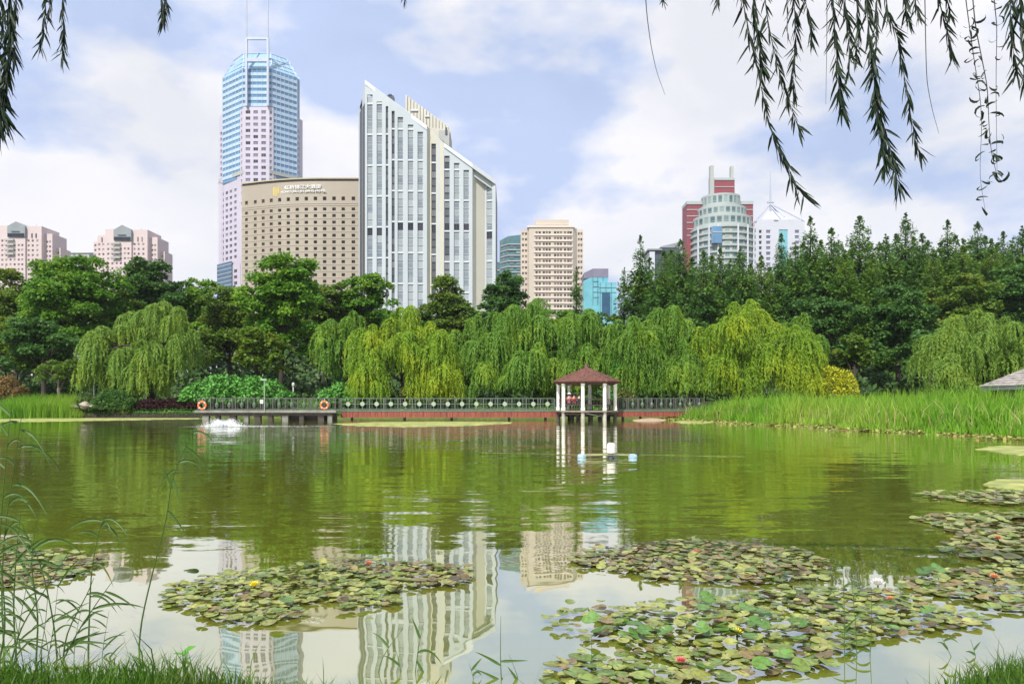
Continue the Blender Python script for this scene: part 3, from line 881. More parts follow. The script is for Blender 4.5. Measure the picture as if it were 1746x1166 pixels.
def blue_tower():
    Y = 460.0
    k = Y / F
    root = empty('glass_office_tower', (PX(442, Y), Y, GZ0), 'tallest tower, blue glass over pink granite with twin roof masts', 'building')
    fl = 10.45 * k
    # plan corners at three stages
    c_up = [(380, 474), (415, 460), (463, 460), (505, 470), (511, 474)]
    P2 = lambda p, y: Vector((PX(p, y), y))
    z300, z184, z120, z82 = PZ(300, Y), PZ(184, Y), PZ(120, Y), PZ(82, Y)
    ups = [P2(380, 474), P2(414, 460), P2(463.5, 460), P2(506, 472), P2(511, 476)]
    back = [P2(511, 500), P2(463, 512), P2(415, 512), P2(380, 500)]
    body = MB()
    body.prism([(p.x, p.y) for p in ups + back], PZ(303, Y), PZ(118, Y))
    body.build('glass_body', M['glass_blue'], root)
    # blue spandrels, one per storey and face, standing proud of the glass
    for (a, b, ytop, ybot) in ((ups[0], ups[1], 119, 297), (ups[1], ups[2], 119, 182), (ups[2], ups[3], 119, 297)):
        z = PZ(ytop, Y) - fl
        d = (b - a).normalized(); nin = Vector((-d.y, d.x)); L = (b - a).length
        me = None
        while z > PZ(ybot, Y):
            if me is None:
                mb = MB(); mb.box(0.05, L - 0.05, -0.25, 0.1, 0, fl * 0.50); me = mb.mesh('spandrel', M['spandrel_blue'])
            link('spandrel', me, root, (a.x, a.y, z), math.atan2(d.y, d.x))
            z -= fl
        mu = MB()
        nm = 8 if L < 16 else 6
        for i in range(nm + 1):
            q = a + d * (L * i / nm) - nin * 0.32
            mu.box(q.x - 0.09, q.x + 0.09, q.y - 0.09, q.y + 0.09, PZ(ybot, Y), PZ(119, Y))
        mu.build('mullions', M['spandrel_blue'], root)
    # slanting crown of paler glass
    cr = MB()
    lo = ups + back
    tops = [P2(399, 478), P2(416, 468), P2(462, 468), P2(489, 476), P2(492, 478), P2(492, 496), P2(463, 504), P2(415, 504), P2(399, 496)]
    z0, z1 = PZ(118, Y), PZ(81.5, Y)
    n = len(lo)
    for i in range(n):
        j = (i + 1) % n
        cr.quad((lo[i].x, lo[i].y, z0), (lo[j].x, lo[j].y, z0), (tops[j].x, tops[j].y, z1), (tops[i].x, tops[i].y, z1))
    cr.poly([(p.x, p.y, z1) for p in tops])
    cr.build('crown_glass', M['glass_pale'], root)
    rb = MB()
    for fz in (0.18, 0.42, 0.68, 1.0):
        ring = [(lo[i] * (1 - fz) + tops[i] * fz) for i in range(n)]
        zz = z0 + (z1 - z0) * fz
        rb.tube([(p.x, p.y - 0.15, zz) for p in ring[:5]], 0.32, 4)
    for i in range(5):
        rb.tube([(lo[i].x, lo[i].y - 0.15, z0), (tops[i].x, tops[i].y - 0.15, z1)], 0.35, 4)
    for i in range(4):
        for q in (0.25, 0.5, 0.75):
            a = lo[i] * (1 - q) + lo[i + 1] * q; b = tops[i] * (1 - q) + tops[i + 1] * q
            rb.tube([(a.x, a.y - 0.15, z0), (b.x, b.y - 0.15, z1)], 0.14, 4)
    rb.build('crown_frame', M['spandrel_blue'], root)
    # pink granite centre bay with real openings
    pk = MB()
    wins = []
    def bay(p0, y0, p1, y1, ztop, zbot, cols, wpx, hpx, first, rows, dep=0.35):
        A, B = P2(p0, y0), P2(p1, y1)
        L = (B - A).length
        holes = []
        for r in range(rows):
            zc = first - r * fl
            if zc - 3 < zbot: break
            for cpx in cols:
                u = (cpx - p0) / (p1 - p0) * L; w = wpx / (p1 - p0) * L if wpx > 0 else 2
                holes.append((u - w / 2, u + w / 2, zc - hpx * k / 2, zc + hpx * k / 2))
        facade(pk, A, B, zbot, ztop, ztop, holes, dep)
        for h in holes: wins.append((A, B, h, dep))
    bay(414.5, 458.6, 459, 458.6, PZ(184, Y), PZ(345, Y), [422.8, 436, 449.5], 8.0, 5.6, PZ(193, Y), 15)
    bay(459, 458.6, 466.5, 460.2, PZ(184, Y), PZ(345, Y), [461.8], 4.2, 5.6, PZ(193.5, Y), 15)
    bay(409.5, 460.6, 414.5, 458.6, PZ(187, Y), PZ(345, Y), [412], 1.8, 5.6, PZ(194, Y), 15)
    # granite shoulders
    bay(374, 478, 380, 474, PZ(196, 476), PZ(300, Y), [377], 2.6, 5.6, PZ(212, Y), 9)
    bay(505.5, 472, 516, 478, PZ(203, 475), PZ(345, Y), [509], 4.0, 6.0, PZ(211, Y), 12)
    # lower granite shaft, left face and right face
    bay(372.5, 478.5, 410, 461.4, PZ(304, 468), PZ(450, Y), [379.5, 387, 394, 401.5], 4.2, 5.2, PZ(320, Y), 16)
    bay(410, 461.4, 466, 459.0, PZ(312, Y), GZ0, [], 3.5, 5.2, PZ(320, Y), 18)
    bay(466, 460.4, 517, 478, PZ(305, 468), GZ0, [], 3.5, 5.2, PZ(320, Y), 1)
    bay(395.5, 466.5, 410, 461.2, PZ(452, 468), GZ0, [401.5], 5.5, 5.6, PZ(460, Y), 4)
    pk.build('granite_wall', M['pink_granite'], root)
    inn = MB()
    q = [P2(374.4, 479), P2(410.5, 462.4), P2(414.8, 460.0), P2(459, 460.0), P2(467, 461.4), P2(516, 479), P2(516, 500), P2(374.4, 500)]
    inn.prism([(p.x, p.y) for p in q], GZ0, PZ(304, 470))
    inn.build('core', M['win_mauve'], root)
    sh = MB()
    sh.prism([(p.x, p.y) for p in (P2(374.4, 478.6), P2(380.2, 474.6), P2(380.2, 500), P2(374.4, 500))], GZ0, PZ(196, 476))
    sh.prism([(p.x, p.y) for p in (P2(505.8, 472.5), P2(515.8, 478.4), P2(515.8, 500), P2(505.8, 500))], GZ0, PZ(203, 475))
    sh.prism([(p.x, p.y) for p in (P2(414.8, 459.0), P2(459, 459.0), P2(466, 460.4), P2(466, 470), P2(414.8, 470))], PZ(340, Y), PZ(184.3, Y))
    sh.build('granite_shoulder', M['pink_granite'], root)
    for i, (A, B, h, dep) in enumerate(sorted(wins, key=lambda w: -w[2][2])[:300]):
        hole_window(root, A, B, h, M['pink_granite'], M['win_dark'] if (i * 7) % 11 < 3 or h[2] < PZ(400, Y) else M['win_mauve'], dep, 0.16, (0.5,))
    bd = MB()
    bd.prism([(p.x, p.y) for p in (P2(372.3, 478.2), P2(414.3, 458.4), P2(414.3, 462), P2(372.3, 482))], PZ(304, 468), PZ(297.5, 468))
    bd.prism([(p.x, p.y) for p in (P2(460, 458.4), P2(507, 471.5), P2(507, 476), P2(460, 462))], PZ(304, 468), PZ(298, 468))
    bd.build('dark_belt', M['grey_wall'], root)
    lowg = MB(); lowg.prism([(p.x, p.y) for p in (P2(370, 479), P2(395.2, 465.5), P2(395.2, 480), P2(370, 490))], GZ0, PZ(447, 470)); lowg.build('lower_glazing', M['glass_deep'], root)
    lb = MB()
    a, b = P2(370, 479), P2(395.2, 465.5)
    for py in range(452, 500, 7):
        lb.quad((a.x, a.y - 0.1, PZ(py, 470)), (b.x, b.y - 0.1, PZ(py, 470)), (b.x, b.y - 0.1, PZ(py - 1.2, 470)), (a.x, a.y - 0.1, PZ(py - 1.2, 470)))
    lb.build('glazing_bar', M['steel'], root)
    # twin masts with cross bars
    for p in (420.5, 457.0):
        ms = MB()
        x = PX(p, 457.6)
        ms.box(x - 0.62, x + 0.62, 456.8, 458.2, PZ(184, Y), PZ(66, 457.6))
        ms.tube([(x, 457.5, PZ(67, 457.6)), (x, 457.5, PZ(-5, 457.6)), (x, 457.5, PZ(-60, 457.6))], [0.42, 0.32, 0.15], 8)
        ms.build('mast', M['steel'], root)
    for py, t in ((66.5, 0.7), (103, 1.1)):
        cb = MB(); cb.box(PX(421.5, 457.6), PX(456, 457.6), 456.9, 458.1, PZ(py, 457.6) - t, PZ(py, 457.6) + t); cb.build('mast_tie', M['steel'], root)


def slab_rows(root, wall, A, B, zb, zt, rows, cols, wpx, hpx, k, frame, glass, dep=0.3, bars=(), name='window'):
    """regular openings: rows = z centres, cols = distances along the wall"""
    A, B = Vector(A), Vector(B)
    holes = [(u - wpx * k / 2, u + wpx * k / 2, z - hpx * k / 2, z + hpx * k / 2) for u in cols for z in rows if z - hpx * k / 2 > zb and z + hpx * k / 2 < zt]
    facade(wall, A, B, zb, zt, zt, holes, dep)
    for h in holes: hole_window(root, A, B, h, frame, glass, dep, 0.1, bars, name)


def cream_block():
    Y = 400.0; k = Y / F
    root = empty('cream_building', (PX(940, Y), Y, GZ0), 'cream block of twelve window rows with a flat roof box', 'building')
    wall = MB()
    rows = [PZ(396.6 + 9.68 * i, Y) for i in range(15)]
    zb = GZ0
    X = lambda p, y=Y: (PX(p, y), y)
    zt = PZ(388, Y)
    A, B = X(902), X(977)
    cols = [(p - 902) * k for p in (915, 920.3, 927.3, 932.3, 937.3, 946.5, 951.5, 956.5, 963.5, 969.0, 973.2)]
    slab_rows(root, wall, A, B, zb, zt, rows, cols, 3.9, 4.0, k, M['frame_brown'], M['win_brown'])
    slab_rows(root, wall, X(888, Y + 3), X(899, Y + 3), zb, PZ(389.5, Y), rows, [3.8 * k, 9.0 * k], 3.4, 4.2, k, M['frame_brown'], M['win_brown'])
    facade(wall, X(899, Y + 3), X(902, Y), zb, zt, zt, [], 0.3)
    facade(wall, X(977, Y), X(984, Y + 3), zb, zt, zt, [], 0.3)
    slab_rows(root, wall, X(984, Y + 3), X(994.5, Y + 3), zb, PZ(389.5, Y), rows, [3.0 * k, 7.4 * k], 3.2, 4.4, k, M['frame_brown'], M['win_brown'])
    wall.poly([(*X(902), zt), (*X(977), zt), (PX(977, Y), Y + 25, zt), (PX(902, Y), Y + 25, zt)])
    wall.build('wall', M['cream_wall'], root)
    core = MB()
    core.box(PX(902.3, Y), PX(976.7, Y), Y + 0.5, Y + 25, GZ0, zt - 0.2)
    core.box(PX(888.3, Y + 3), PX(994.2, Y + 3), Y + 3.5, Y + 26, GZ0, PZ(389.8, Y))
    core.build('core', M['cream_wall'], root)
    lg = MB()
    for z in rows:
        zz = z - 4.2 * k
        lg.box(PX(910.5, Y), PX(976, Y), Y - 0.45, Y - 0.01, zz - 0.35, zz + 0.25)
    lg.build('ledges', M['cream_light'], root)
    rf = MB(); rf.box(PX(899, Y), PX(980, Y), Y - 0.5, Y + 25.5, zt, zt + 1.0); rf.build('roof_slab', M['cream_light'], root)
    bx = MB(); bx.box(PX(913, Y), PX(970, Y), Y + 1, Y + 18, PZ(383, Y), PZ(374, Y)); bx.build('roof_box', M['cream_wall'], root)
    bb = MB(); bb.box(PX(914, Y), PX(969, Y), Y + 2, Y + 17, zt + 1.0, PZ(383, Y)); bb.build('roof_box_base', M['frame_brown'], root)


def teal_block():
    Y = 480.0; k = Y / F
    root = empty('teal_building', (PX(870, Y), Y, GZ0), 'dark teal glass block with pale balcony slabs beside the cream block', 'building')
    b = MB(); b.prism([(PX(852, Y + 8), Y + 8), (PX(866, Y), Y), (PX(892, Y), Y), (PX(892, Y), Y + 20), (PX(852, Y + 8), Y + 20)], GZ0, [PZ(406, Y), PZ(403, Y), PZ(400, Y), PZ(400, Y), PZ(406, Y)])
    b.build('glass_body', M['glass_teal'], root)
    for r in range(10):
        py = 416 + 9.5 * r
        s = MB(); s.prism([(PX(853, Y + 6.5), Y + 6.5), (PX(866, Y - 0.8), Y - 0.8), (PX(890, Y - 0.8), Y - 0.8), (PX(890, Y + 0.5), Y + 0.5), (PX(866.5, Y + 0.5), Y + 0.5), (PX(853.5, Y + 8), Y + 8)], PZ(py + 1.6, Y), PZ(py, Y))
        s.build('balcony_slab', M['grey_wall'], root)
        for j, (x0, x1) in enumerate(((858, 863), (869, 876), (880, 887))):
            if (r * 3 + j) % 4 == 0: continue
            w = MB(); w.box(PX(x0, Y), PX(x1, Y), Y - 0.3 if j else Y + 4.0, Y - 0.05 if j else Y + 6, PZ(py + 6.5, Y), PZ(py + 3.2, Y)); w.build('window', M['win_teal'], root)
    s2 = empty('low_teal_building', (PX(850, 500), 500, GZ0), 'narrow dark block peeking out right of the pale slanting tower', 'building')
    b = MB(); b.box(PX(844, 500), PX(854, 500), 500, 515, GZ0, PZ(447, 500)); b.build('wall', M['glass_teal'], s2)
    c = MB(); c.box(PX(843.5, 500), PX(854.5, 500), 499.4, 515, PZ(462, 500), PZ(460, 500)); c.build('ledge', M['grey_wall'], s2)


def cyan_block():
    Y = 380.0; k = Y / F
    root = empty('cyan_glass_building', (PX(1022, Y), Y, GZ0), 'small bright cyan glass block with a mauve cap', 'building')
    b = MB()
    b.prism([(PX(995, Y + 4), Y + 4), (PX(1011, Y), Y), (PX(1037, Y), Y), (PX(1037, Y), Y + 18), (PX(995, Y + 4), Y + 18)], GZ0, [PZ(476, Y)] + [PZ(471.5, Y)] * 3 + [PZ(476, Y)])
    b.build('upper_block', M['glass_cyan'], root)
    c = MB()
    c.prism([(PX(996, Y + 4), Y + 4), (PX(1011, Y - 0.1), Y - 0.1), (PX(1037.4, Y - 0.1), Y - 0.1), (PX(1037.4, Y), Y + 18), (PX(996, Y + 4), Y + 18)], PZ(473, Y), [PZ(463, Y)] + [PZ(458, Y)] * 3 + [PZ(463, Y)])
    c.build('cap', M['mauve_cap'], root)
    d = MB(); d.box(PX(1021, Y), PX(1050, Y), Y - 3, Y + 15, GZ0, PZ(483, Y)); d.build('front_block', M['glass_cyan'], root)
    e = MB(); e.box(PX(1025, Y), PX(1039, Y), Y - 3.3, Y - 2.9, PZ(540, Y), PZ(501, Y)); e.build('dark_glazing', M['glass_deep'], root)
    g = MB()
    for p in (1011, 1019, 1028): g.box(PX(p, Y) - 0.12, PX(p, Y) + 0.12, Y - 0.2, Y + 0.1, PZ(520, Y), PZ(472, Y))
    for py in (480, 489, 498, 507): g.box(PX(1011, Y), PX(1020.8, Y), Y - 0.22, Y + 0.05, PZ(py, Y) - 0.1, PZ(py, Y) + 0.1)
    for p in (1022.5, 1032, 1041): g.box(PX(p, Y) - 0.12, PX(p, Y) + 0.12, Y - 3.15, Y - 2.95, PZ(540, Y), PZ(483, Y))
    for py in (492, 500): g.box(PX(1021, Y), PX(1050, Y), Y - 3.2, Y - 2.96, PZ(py, Y) - 0.1, PZ(py, Y) + 0.1)
    g.build('glazing_bars', M['glass_teal'], root)


def drum_building():
    Y = 420.0; Yq = Y + 15.0; k = Yq / F
    root = empty('round_fronted_building', (PX(1230, Yq), Y, GZ0), 'red slab with a stepped round glazed front and two roof pillars', 'building')
    rs = MB(); rs.box(PX(1172, Yq), PX(1285, Yq), Y + 16, Y + 28, GZ0, PZ(348, Yq)); rs.build('red_slab', M['red_wall'], root)
    cp = MB(); cp.box(PX(1171.6, Yq), PX(1285.4, Yq), Y + 15.6, Y + 28.4, PZ(348, Yq), PZ(342.5, Yq)); cp.build('slab_cap', M['pale_band'], root)
    for py in (357, 368, 379, 390, 401):
        s = MB(); s.box(PX(1171.7, Yq), PX(1285.3, Yq), Y + 15.7, Y + 15.99, PZ(py + 0.7, Yq), PZ(py - 0.7, Yq)); s.build('white_line', M['pale_band'], root)
    ph = MB(); ph.box(PX(1214, Yq), PX(1250, Yq), Y + 12, Y + 22, PZ(340, Yq), PZ(310, Yq)); ph.build('penthouse', M['red_wall'], root)
    pc = MB(); pc.box(PX(1215, Yq), PX(1250.3, Yq), Y + 11.7, Y + 22, PZ(310, Yq), PZ(306, Yq)); pc.build('penthouse_cap', M['pale_band'], root)
    pl = MB(); pl.box(PX(1214, Yq), PX(1250.2, Yq), Y + 11.7, Y + 11.98, PZ(322, Yq), PZ(320.8, Yq)); pl.build('penthouse_line', M['pale_band'], root)
    for (x0, x1, y0, z0) in ((1208, 1214, Y + 11, 340), (1244.5, 1249.2, Y + 13, 306)):
        q = MB(); q.box(PX(x0, Yq), PX(x1, Yq), y0, y0 + 3, PZ(z0, Yq), PZ(286 if x0 < 1220 else 285, Yq))
        if x0 < 1220: q.box(PX(x0, Yq) - 0.2, PX(x1, Yq) + 0.2, y0 - 0.2, y0 + 3.2, PZ(z0, Yq), PZ(306, Yq))
        q.build('roof_pillar', M['grey_wall'], root)
    cyc = Y + 17
    tiers = [(1230, 32.5, 336, 357, 11, 339.5, 352), (1231, 41.5, 357, 374, 13, 361, 371), (1231.5, 49.5, 374, 394, 14, 378, 389), ]
    for (pc_, rp, y0, y1, nw, wy0, wy1) in tiers:
        r = rp * k; cx = PX(pc_, Yq)
        dr = MB(); dr.lathe((cx, cyc, 0), [(r - 0.35, PZ(y1, Yq)), (r - 0.35, PZ(y0, Yq))], 48); dr.build('drum', M['glass_teal'], root, smooth=False)
        for (a, b, ex) in ((y0, wy0, 0.0), (wy1, y1, 0.1)):
            bnd = MB(); bnd.lathe((cx, cyc, 0), [(r + ex - 0.4, PZ(b, Yq)), (r + ex, PZ(b, Yq)), (r + ex, PZ(a, Yq)), (r + ex - 0.4, PZ(a, Yq))], 48, cap=False)
            bnd.poly([(cx + (r - 0.02) * math.cos(2 * math.pi * i / 48), cyc + (r - 0.02) * math.sin(2 * math.pi * i / 48), PZ(a, Yq) - 0.05) for i in range(48)])
            bnd.build('ring_band', M['pale_band'], root)
        # piers and panes between the bands, each pane a piece of its own
        w = 2 * math.pi * r / (2 * nw) * 0.80
        h = PZ(wy0, Yq) - PZ(wy1, Yq)
        me = window_mesh(w, h, M['pale_band'], M['win_teal'], 0.28, (-0.28,))
        for i in range(nw):
            t = math.pi + math.pi * (i + 0.5) / nw
            link('window', me, root, (cx + (r - 0.15) * math.cos(t), cyc + (r - 0.15) * math.sin(t), PZ(wy1, Yq)), t + math.pi / 2)
        pr = MB(); pr.box(-0.3, 0.3, -0.15, 0.15, 0, h); prm = pr.mesh('pier', M['pale_band'])
        for i in range(nw + 1):
            t = math.pi + math.pi * i / nw
            link('pier', prm, root, (cx + (r - 0.12) * math.cos(t), cyc + (r - 0.12) * math.sin(t), PZ(wy1, Yq)), t + math.pi / 2)
    r = 55 * k; cx = PX(1232.5, Yq)
    dr = MB(); dr.lathe((cx, cyc, 0), [(r - 0.9, GZ0), (r - 0.9, PZ(394, Yq))], 48); dr.build('drum', M['grey_wall'], root)
    for j, py in enumerate([394 + 10.5 * i for i in range(8)]):
        bnd = MB(); bnd.lathe((cx, cyc, 0), [(r - 1.1, PZ(py + 3.2, Yq)), (r, PZ(py + 3.2, Yq)), (r, PZ(py, Yq)), (r - 1.1, PZ(py, Yq))], 48, cap=False); bnd.build('balcony_ring', M['pale_band'], root)
        me = window_mesh(2.7, 1.9, M['pale_band'], M['win_teal'], 0.14, (0.5,))
        for i in range(14):
            t = math.pi + math.pi * (i + 0.5) / 14
            link('window', me, root, (cx + (r - 0.72) * math.cos(t), cyc + (r - 0.72) * math.sin(t), PZ(py + 9.6, Yq)), t + math.pi / 2)
    for p in (1185, 1199, 1212, 1244, 1262, 1276):
        sx = (PX(p, Yq) - cx) / r
        y = cyc - r * math.sqrt(max(0.02, 1 - sx * sx)) - 0.15
        q = MB(); q.box(PX(p, Yq) - 0.45, PX(p, Yq) + 0.45, y, y + 1.2, GZ0, PZ(393, Yq)); q.build('column', M['bright_white'], root)
    bg = MB(); yb = cyc - r - 0.3; bg.box(PX(1215, yb), PX(1231, yb), yb, yb + 3, PZ(425, Yq), PZ(397.5, Yq)); bg.build('blue_glazing', M['glass_blue'], root)
    bl = MB(); bl.box(PX(1215, yb), PX(1231, yb), yb - 0.2, yb - 0.01, PZ(408, Yq), PZ(406.5, Yq)); bl.build('glazing_bar', M['pale_band'], root)


def truss_building():
    Y = 480.0; k = Y / F
    root = empty('white_gabled_building', (PX(1330, Y), Y, GZ0), 'white tower with an open pyramid roof frame and thin mast', 'building')
    wall = MB()
    A, B = (PX(1287, Y), Y), (PX(1372, Y), Y)
    rows = [PZ(395 + 9.3 * i, Y) for i in range(7)]
    zt = PZ(380, Y)
    cols = [(p - 1287) * k for p in (1296.5, 1310, 1359)]
    holes = [(u - w * k / 2, u + w * k / 2, z - 2.9 * k, z + 2.9 * k) for u, w in zip(cols, (5, 7.6, 7.6)) for z in rows]
    gh = ((1328 - 1287) * k, (1343.5 - 1287) * k, PZ(470, Y), PZ(391.5, Y))
    facade(wall, A, B, GZ0, zt, zt, holes + [gh], 0.4)
    wall.box(PX(1287.2, Y), PX(1371.8, Y), Y + 0.45, Y + 22, GZ0, zt)
    wall.build('wall', M['bright_white'], root)
    for h in holes: hole_window(root, A, B, h, M['bright_white'], M['win_dark'] if h[0] < 6 else M['win_mauve'], 0.4, 0.2)
    hole_window(root, A, B, gh, M['bright_white'], M['glass_cyan'], 0.4, 0.15, (0.5, -0.25, -0.5, -0.75), 'glazed_bay')
    at = MB(); at.prism([(PX(1290, Y), Y + 0.3), (PX(1369, Y), Y + 0.3), (PX(1366, Y), Y + 20), (PX(1292, Y), Y + 20)], zt, PZ(374, Y)); at.build('attic', M['bright_white'], root)
    gb = MB(); gb.poly([(PX(1300, Y), Y + 4, PZ(374, Y)), (PX(1352, Y), Y + 4, PZ(374, Y)), (PX(1324, Y), Y + 9, PZ(350, Y))])
    gb.poly([(PX(1300, Y), Y + 4, PZ(374, Y)), (PX(1324, Y), Y + 9, PZ(350, Y)), (PX(1304, Y), Y + 16, PZ(374, Y))])
    gb.poly([(PX(1352, Y), Y + 4, PZ(374, Y)), (PX(1348, Y), Y + 16, PZ(374, Y)), (PX(1324, Y), Y + 9, PZ(350, Y))])
    gb.build('pyramid_roof', M['bright_white'], root)
    ap = (PX(1321, Y), Y + 8, PZ(342, Y))
    for (p, y, py) in ((1287.5, Y - 0.3, 379), (1372, Y - 0.3, 378), (1337, Y - 0.3, 370), (1292, Y + 20, 379), (1368, Y + 20, 378)):
        t = MB(); t.tube([ap, (PX(p, Y), y, PZ(py, Y))], 0.42, 6); t.build('truss_member', M['steel'], root)
    m = MB(); m.tube([(ap[0], ap[1], PZ(372, Y)), (ap[0], ap[1], PZ(340, Y)), (ap[0], ap[1], PZ(318, Y)), (ap[0], ap[1], PZ(286, Y))], [0.6, 0.6, 0.4, 0.12], 6)
    m.box(ap[0] - 2.2, ap[0] + 2.2, ap[1] - 0.6, ap[1] + 0.6, PZ(340.5, Y), PZ(338.5, Y))
    m.build('mast', M['steel'], root)
    v = MB(); v.box(PX(1320, Y), PX(1327, Y), Y - 0.02, Y + 0.29, PZ(374.8, Y), PZ(376.5, Y)); v.build('vent', M['slate'], root)
    la = MB(); la.tube([(PX(1370, Y), Y + 3, PZ(380, Y)), (PX(1370, Y), Y + 3, PZ(352, Y))], 0.12, 5); la.build('aerial', M['steel'], root)


def dark_block():
    Y = 400.0
    root = empty('dark_glass_building', (PX(1135, Y), Y, GZ0), 'low dark glass block with slanted slate roof left of the red slab', 'building')
    b = MB(); b.box(PX(1116, Y), PX(1160, Y), Y, Y + 15, GZ0, PZ(424, Y)); b.build('glass_body', M['dark_wall'], root)
    r = MB(); r.prism([(PX(1127, Y), Y + 0.5), (PX(1160, Y), Y + 0.5), (PX(1160, Y), Y + 14), (PX(1127, Y), Y + 14)], PZ(422, Y), [PZ(420, Y), PZ(412, Y), PZ(412, Y), PZ(420, Y)]); r.build('roof', M['slate'], root)
    c = MB(); c.box(PX(1107, Y), PX(1116, Y), Y - 1, Y + 14, GZ0, PZ(429, Y)); c.build('white_pier', M['bright_white'], root)
    t = MB(); t.box(PX(1104, Y), PX(1128, Y), Y - 1.6, Y + 15, PZ(427.5, Y), PZ(425, Y)); t.build('roof_slab', M['slate'], root)
    g = MB()
    for p in (1123, 1131, 1139, 1147, 1155): g.box(PX(p, Y) - 0.15, PX(p, Y) + 0.15, Y - 0.2, Y - 0.01, PZ(470, Y), PZ(425, Y))
    for py in (433, 442, 451): g.box(PX(1116.2, Y), PX(1160, Y), Y - 0.18, Y - 0.01, PZ(py, Y) - 0.12, PZ(py, Y) + 0.12)
    g.build('glazing_bars', M['dark_steel'], root)


def pink_block(x_off, y_off, Y, label, wide_left):
    """stepped pink apartment block; pixel layout is that of the right-hand one (152-271)"""
    k = Y / F
    X = lambda p: PX(p + x_off, Y)
    Z = lambda q: PZ(q + y_off, Y)
    root = empty('pink_apartment_building', (X(212), Y, GZ0), label, 'building', 'stepped pink apartment blocks')
    wall = MB(); core = MB()
    wings = [(153, 163, 4, 410, (156,)), (163, 178, 2, 400, (166, 173)), (178, 195, 1, 390, (183, 190)), (195, 224, 0, 411, (199, 206, 213, 219)), (224, 250, 1, 391, (228, 235, 243)), (250, 263, 4, 402, (254, 259)), (263, 270, 8, 424, (266,))]
    if wide_left:
        wings = [(120, 153, 3, 398, (126, 133, 141, 148))] + wings
    for (p0, p1, dy, top, cols) in wings:
        A, B = (X(p0), Y + dy), (X(p1), Y + dy)
        rows = [Z(416 + 8.2 * i) for i in range(9) if 416 + 8.2 * i > top + 5]
        slab_rows(root, wall, A, B, GZ0, Z(top), rows, [(c - p0) * k for c in cols], 3.4, 3.8, k, M['frame_pink'], M['win_soft'], 0.3)
        core.box(X(p0) + 0.01, X(p1) - 0.01, Y + dy + 0.4, Y + 18, GZ0, Z(top))
        if dy < 8: wall.quad((X(p1), Y + dy, GZ0), (X(p1), Y + 18, GZ0), (X(p1), Y + 18, Z(top)), (X(p1), Y + dy, Z(top)))
        wall.quad((X(p0), Y + 18, GZ0), (X(p0), Y + dy, GZ0), (X(p0), Y + dy, Z(top)), (X(p0), Y + 18, Z(top)))
        wall.quad((X(p0), Y + dy, Z(top)), (X(p1), Y + dy, Z(top)), (X(p1), Y + dy + 0.5, Z(top)), (X(p0), Y + dy + 0.5, Z(top)))
    wall.build('wall', M['pink_wall'], root)
    core.build('core', M['pink_wall'], root)
    # grey glazed attic with a pediment
    g = MB(); g.poly([(X(194.5), Y - 0.6, Z(410.5)), (X(224.5), Y - 0.6, Z(410.5)), (X(224.5), Y - 0.6, Z(392)), (X(209), Y - 0.6, Z(384)), (X(194.5), Y - 0.6, Z(392))])
    g.poly([(X(194.5), Y + 12, Z(392)), (X(194.5), Y - 0.6, Z(392)), (X(209), Y - 0.6, Z(384)), (X(209), Y + 12, Z(384))])
    g.poly([(X(209), Y + 12, Z(384)), (X(209), Y - 0.6, Z(384)), (X(224.5), Y - 0.6, Z(392)), (X(224.5), Y + 12, Z(392))])
    g.poly([(X(224.5), Y - 0.6, Z(410.5)), (X(224.5), Y + 12, Z(410.5)), (X(224.5), Y + 12, Z(392)), (X(224.5), Y - 0.6, Z(392))])
    g.poly([(X(194.5), Y + 12, Z(410.5)), (X(194.5), Y - 0.6, Z(410.5)), (X(194.5), Y - 0.6, Z(392)), (X(194.5), Y + 12, Z(392))])
    g.poly([(X(194.5), Y - 0.6, Z(410.5)), (X(194.5), Y + 12, Z(410.5)), (X(224.5), Y + 12, Z(410.5)), (X(224.5), Y - 0.6, Z(410.5))])
    g.build('attic_gable', M['slate'], root)
    a = MB(); a.box(X(195.5), X(223.5), Y - 0.9, Y - 0.62, Z(409.5), Z(404.5)); a.build('attic_window', M['win_dark'], root)
    b2 = MB(); b2.box(X(202), X(216), Y - 0.85, Y - 0.62, Z(402.5), Z(400.5)); b2.build('attic_louvre', M['dark_wall'], root)
    for py in (414, 422, 430, 438):
        s = MB(); s.box(X(190.5), X(206), Y - 1.3, Y - 0.01, Z(py + 2.8), Z(py)); s.build('balcony', M['grey_wall'], root)
    for p in (170, 233, 240):
        s = MB(); s.box(X(p), X(p + 1.6), Y + 0.7 if p > 200 else Y + 1.6, Y + 1.02 if p > 200 else Y + 2.02, Z(411), Z(403.5)); s.build('slot_window', M['win_brown'], root)
    ae = MB(); ae.tube([(X(232), Y + 6, Z(391)), (X(232), Y + 6, Z(384))], 0.12, 5); ae.build('aerial', M['steel'], root)


hotel()
white_tower()
blue_tower()
cream_block()
teal_block()
cyan_block()
drum_building()
truss_building()
dark_block()
pink_block(0, 0, 430.0, 'stepped pink apartment block with a grey gabled attic, left of the tall blue tower', False)
pink_block(-181, -6, 430.0, 'stepped pink apartment block with a grey gabled attic, cut by the left picture edge', True)
gh = empty('low_grey_building', (PX(125, 520), 520, GZ0), 'low grey roofed building between the two pink blocks', 'building')
q = MB(); q.box(PX(96, 520), PX(152, 520), 520, 535, GZ0, PZ(432, 520)); q.build('wall', M['grey_wall'], gh)
q = MB(); q.prism([(PX(95, 520), 519.5), (PX(153, 520), 519.5), (PX(147, 520), 530), (PX(101, 520), 530)], PZ(432, 520), [PZ(431, 520), PZ(431, 520), PZ(426, 520), PZ(426, 520)]); q.build('roof', M['slate'], gh)


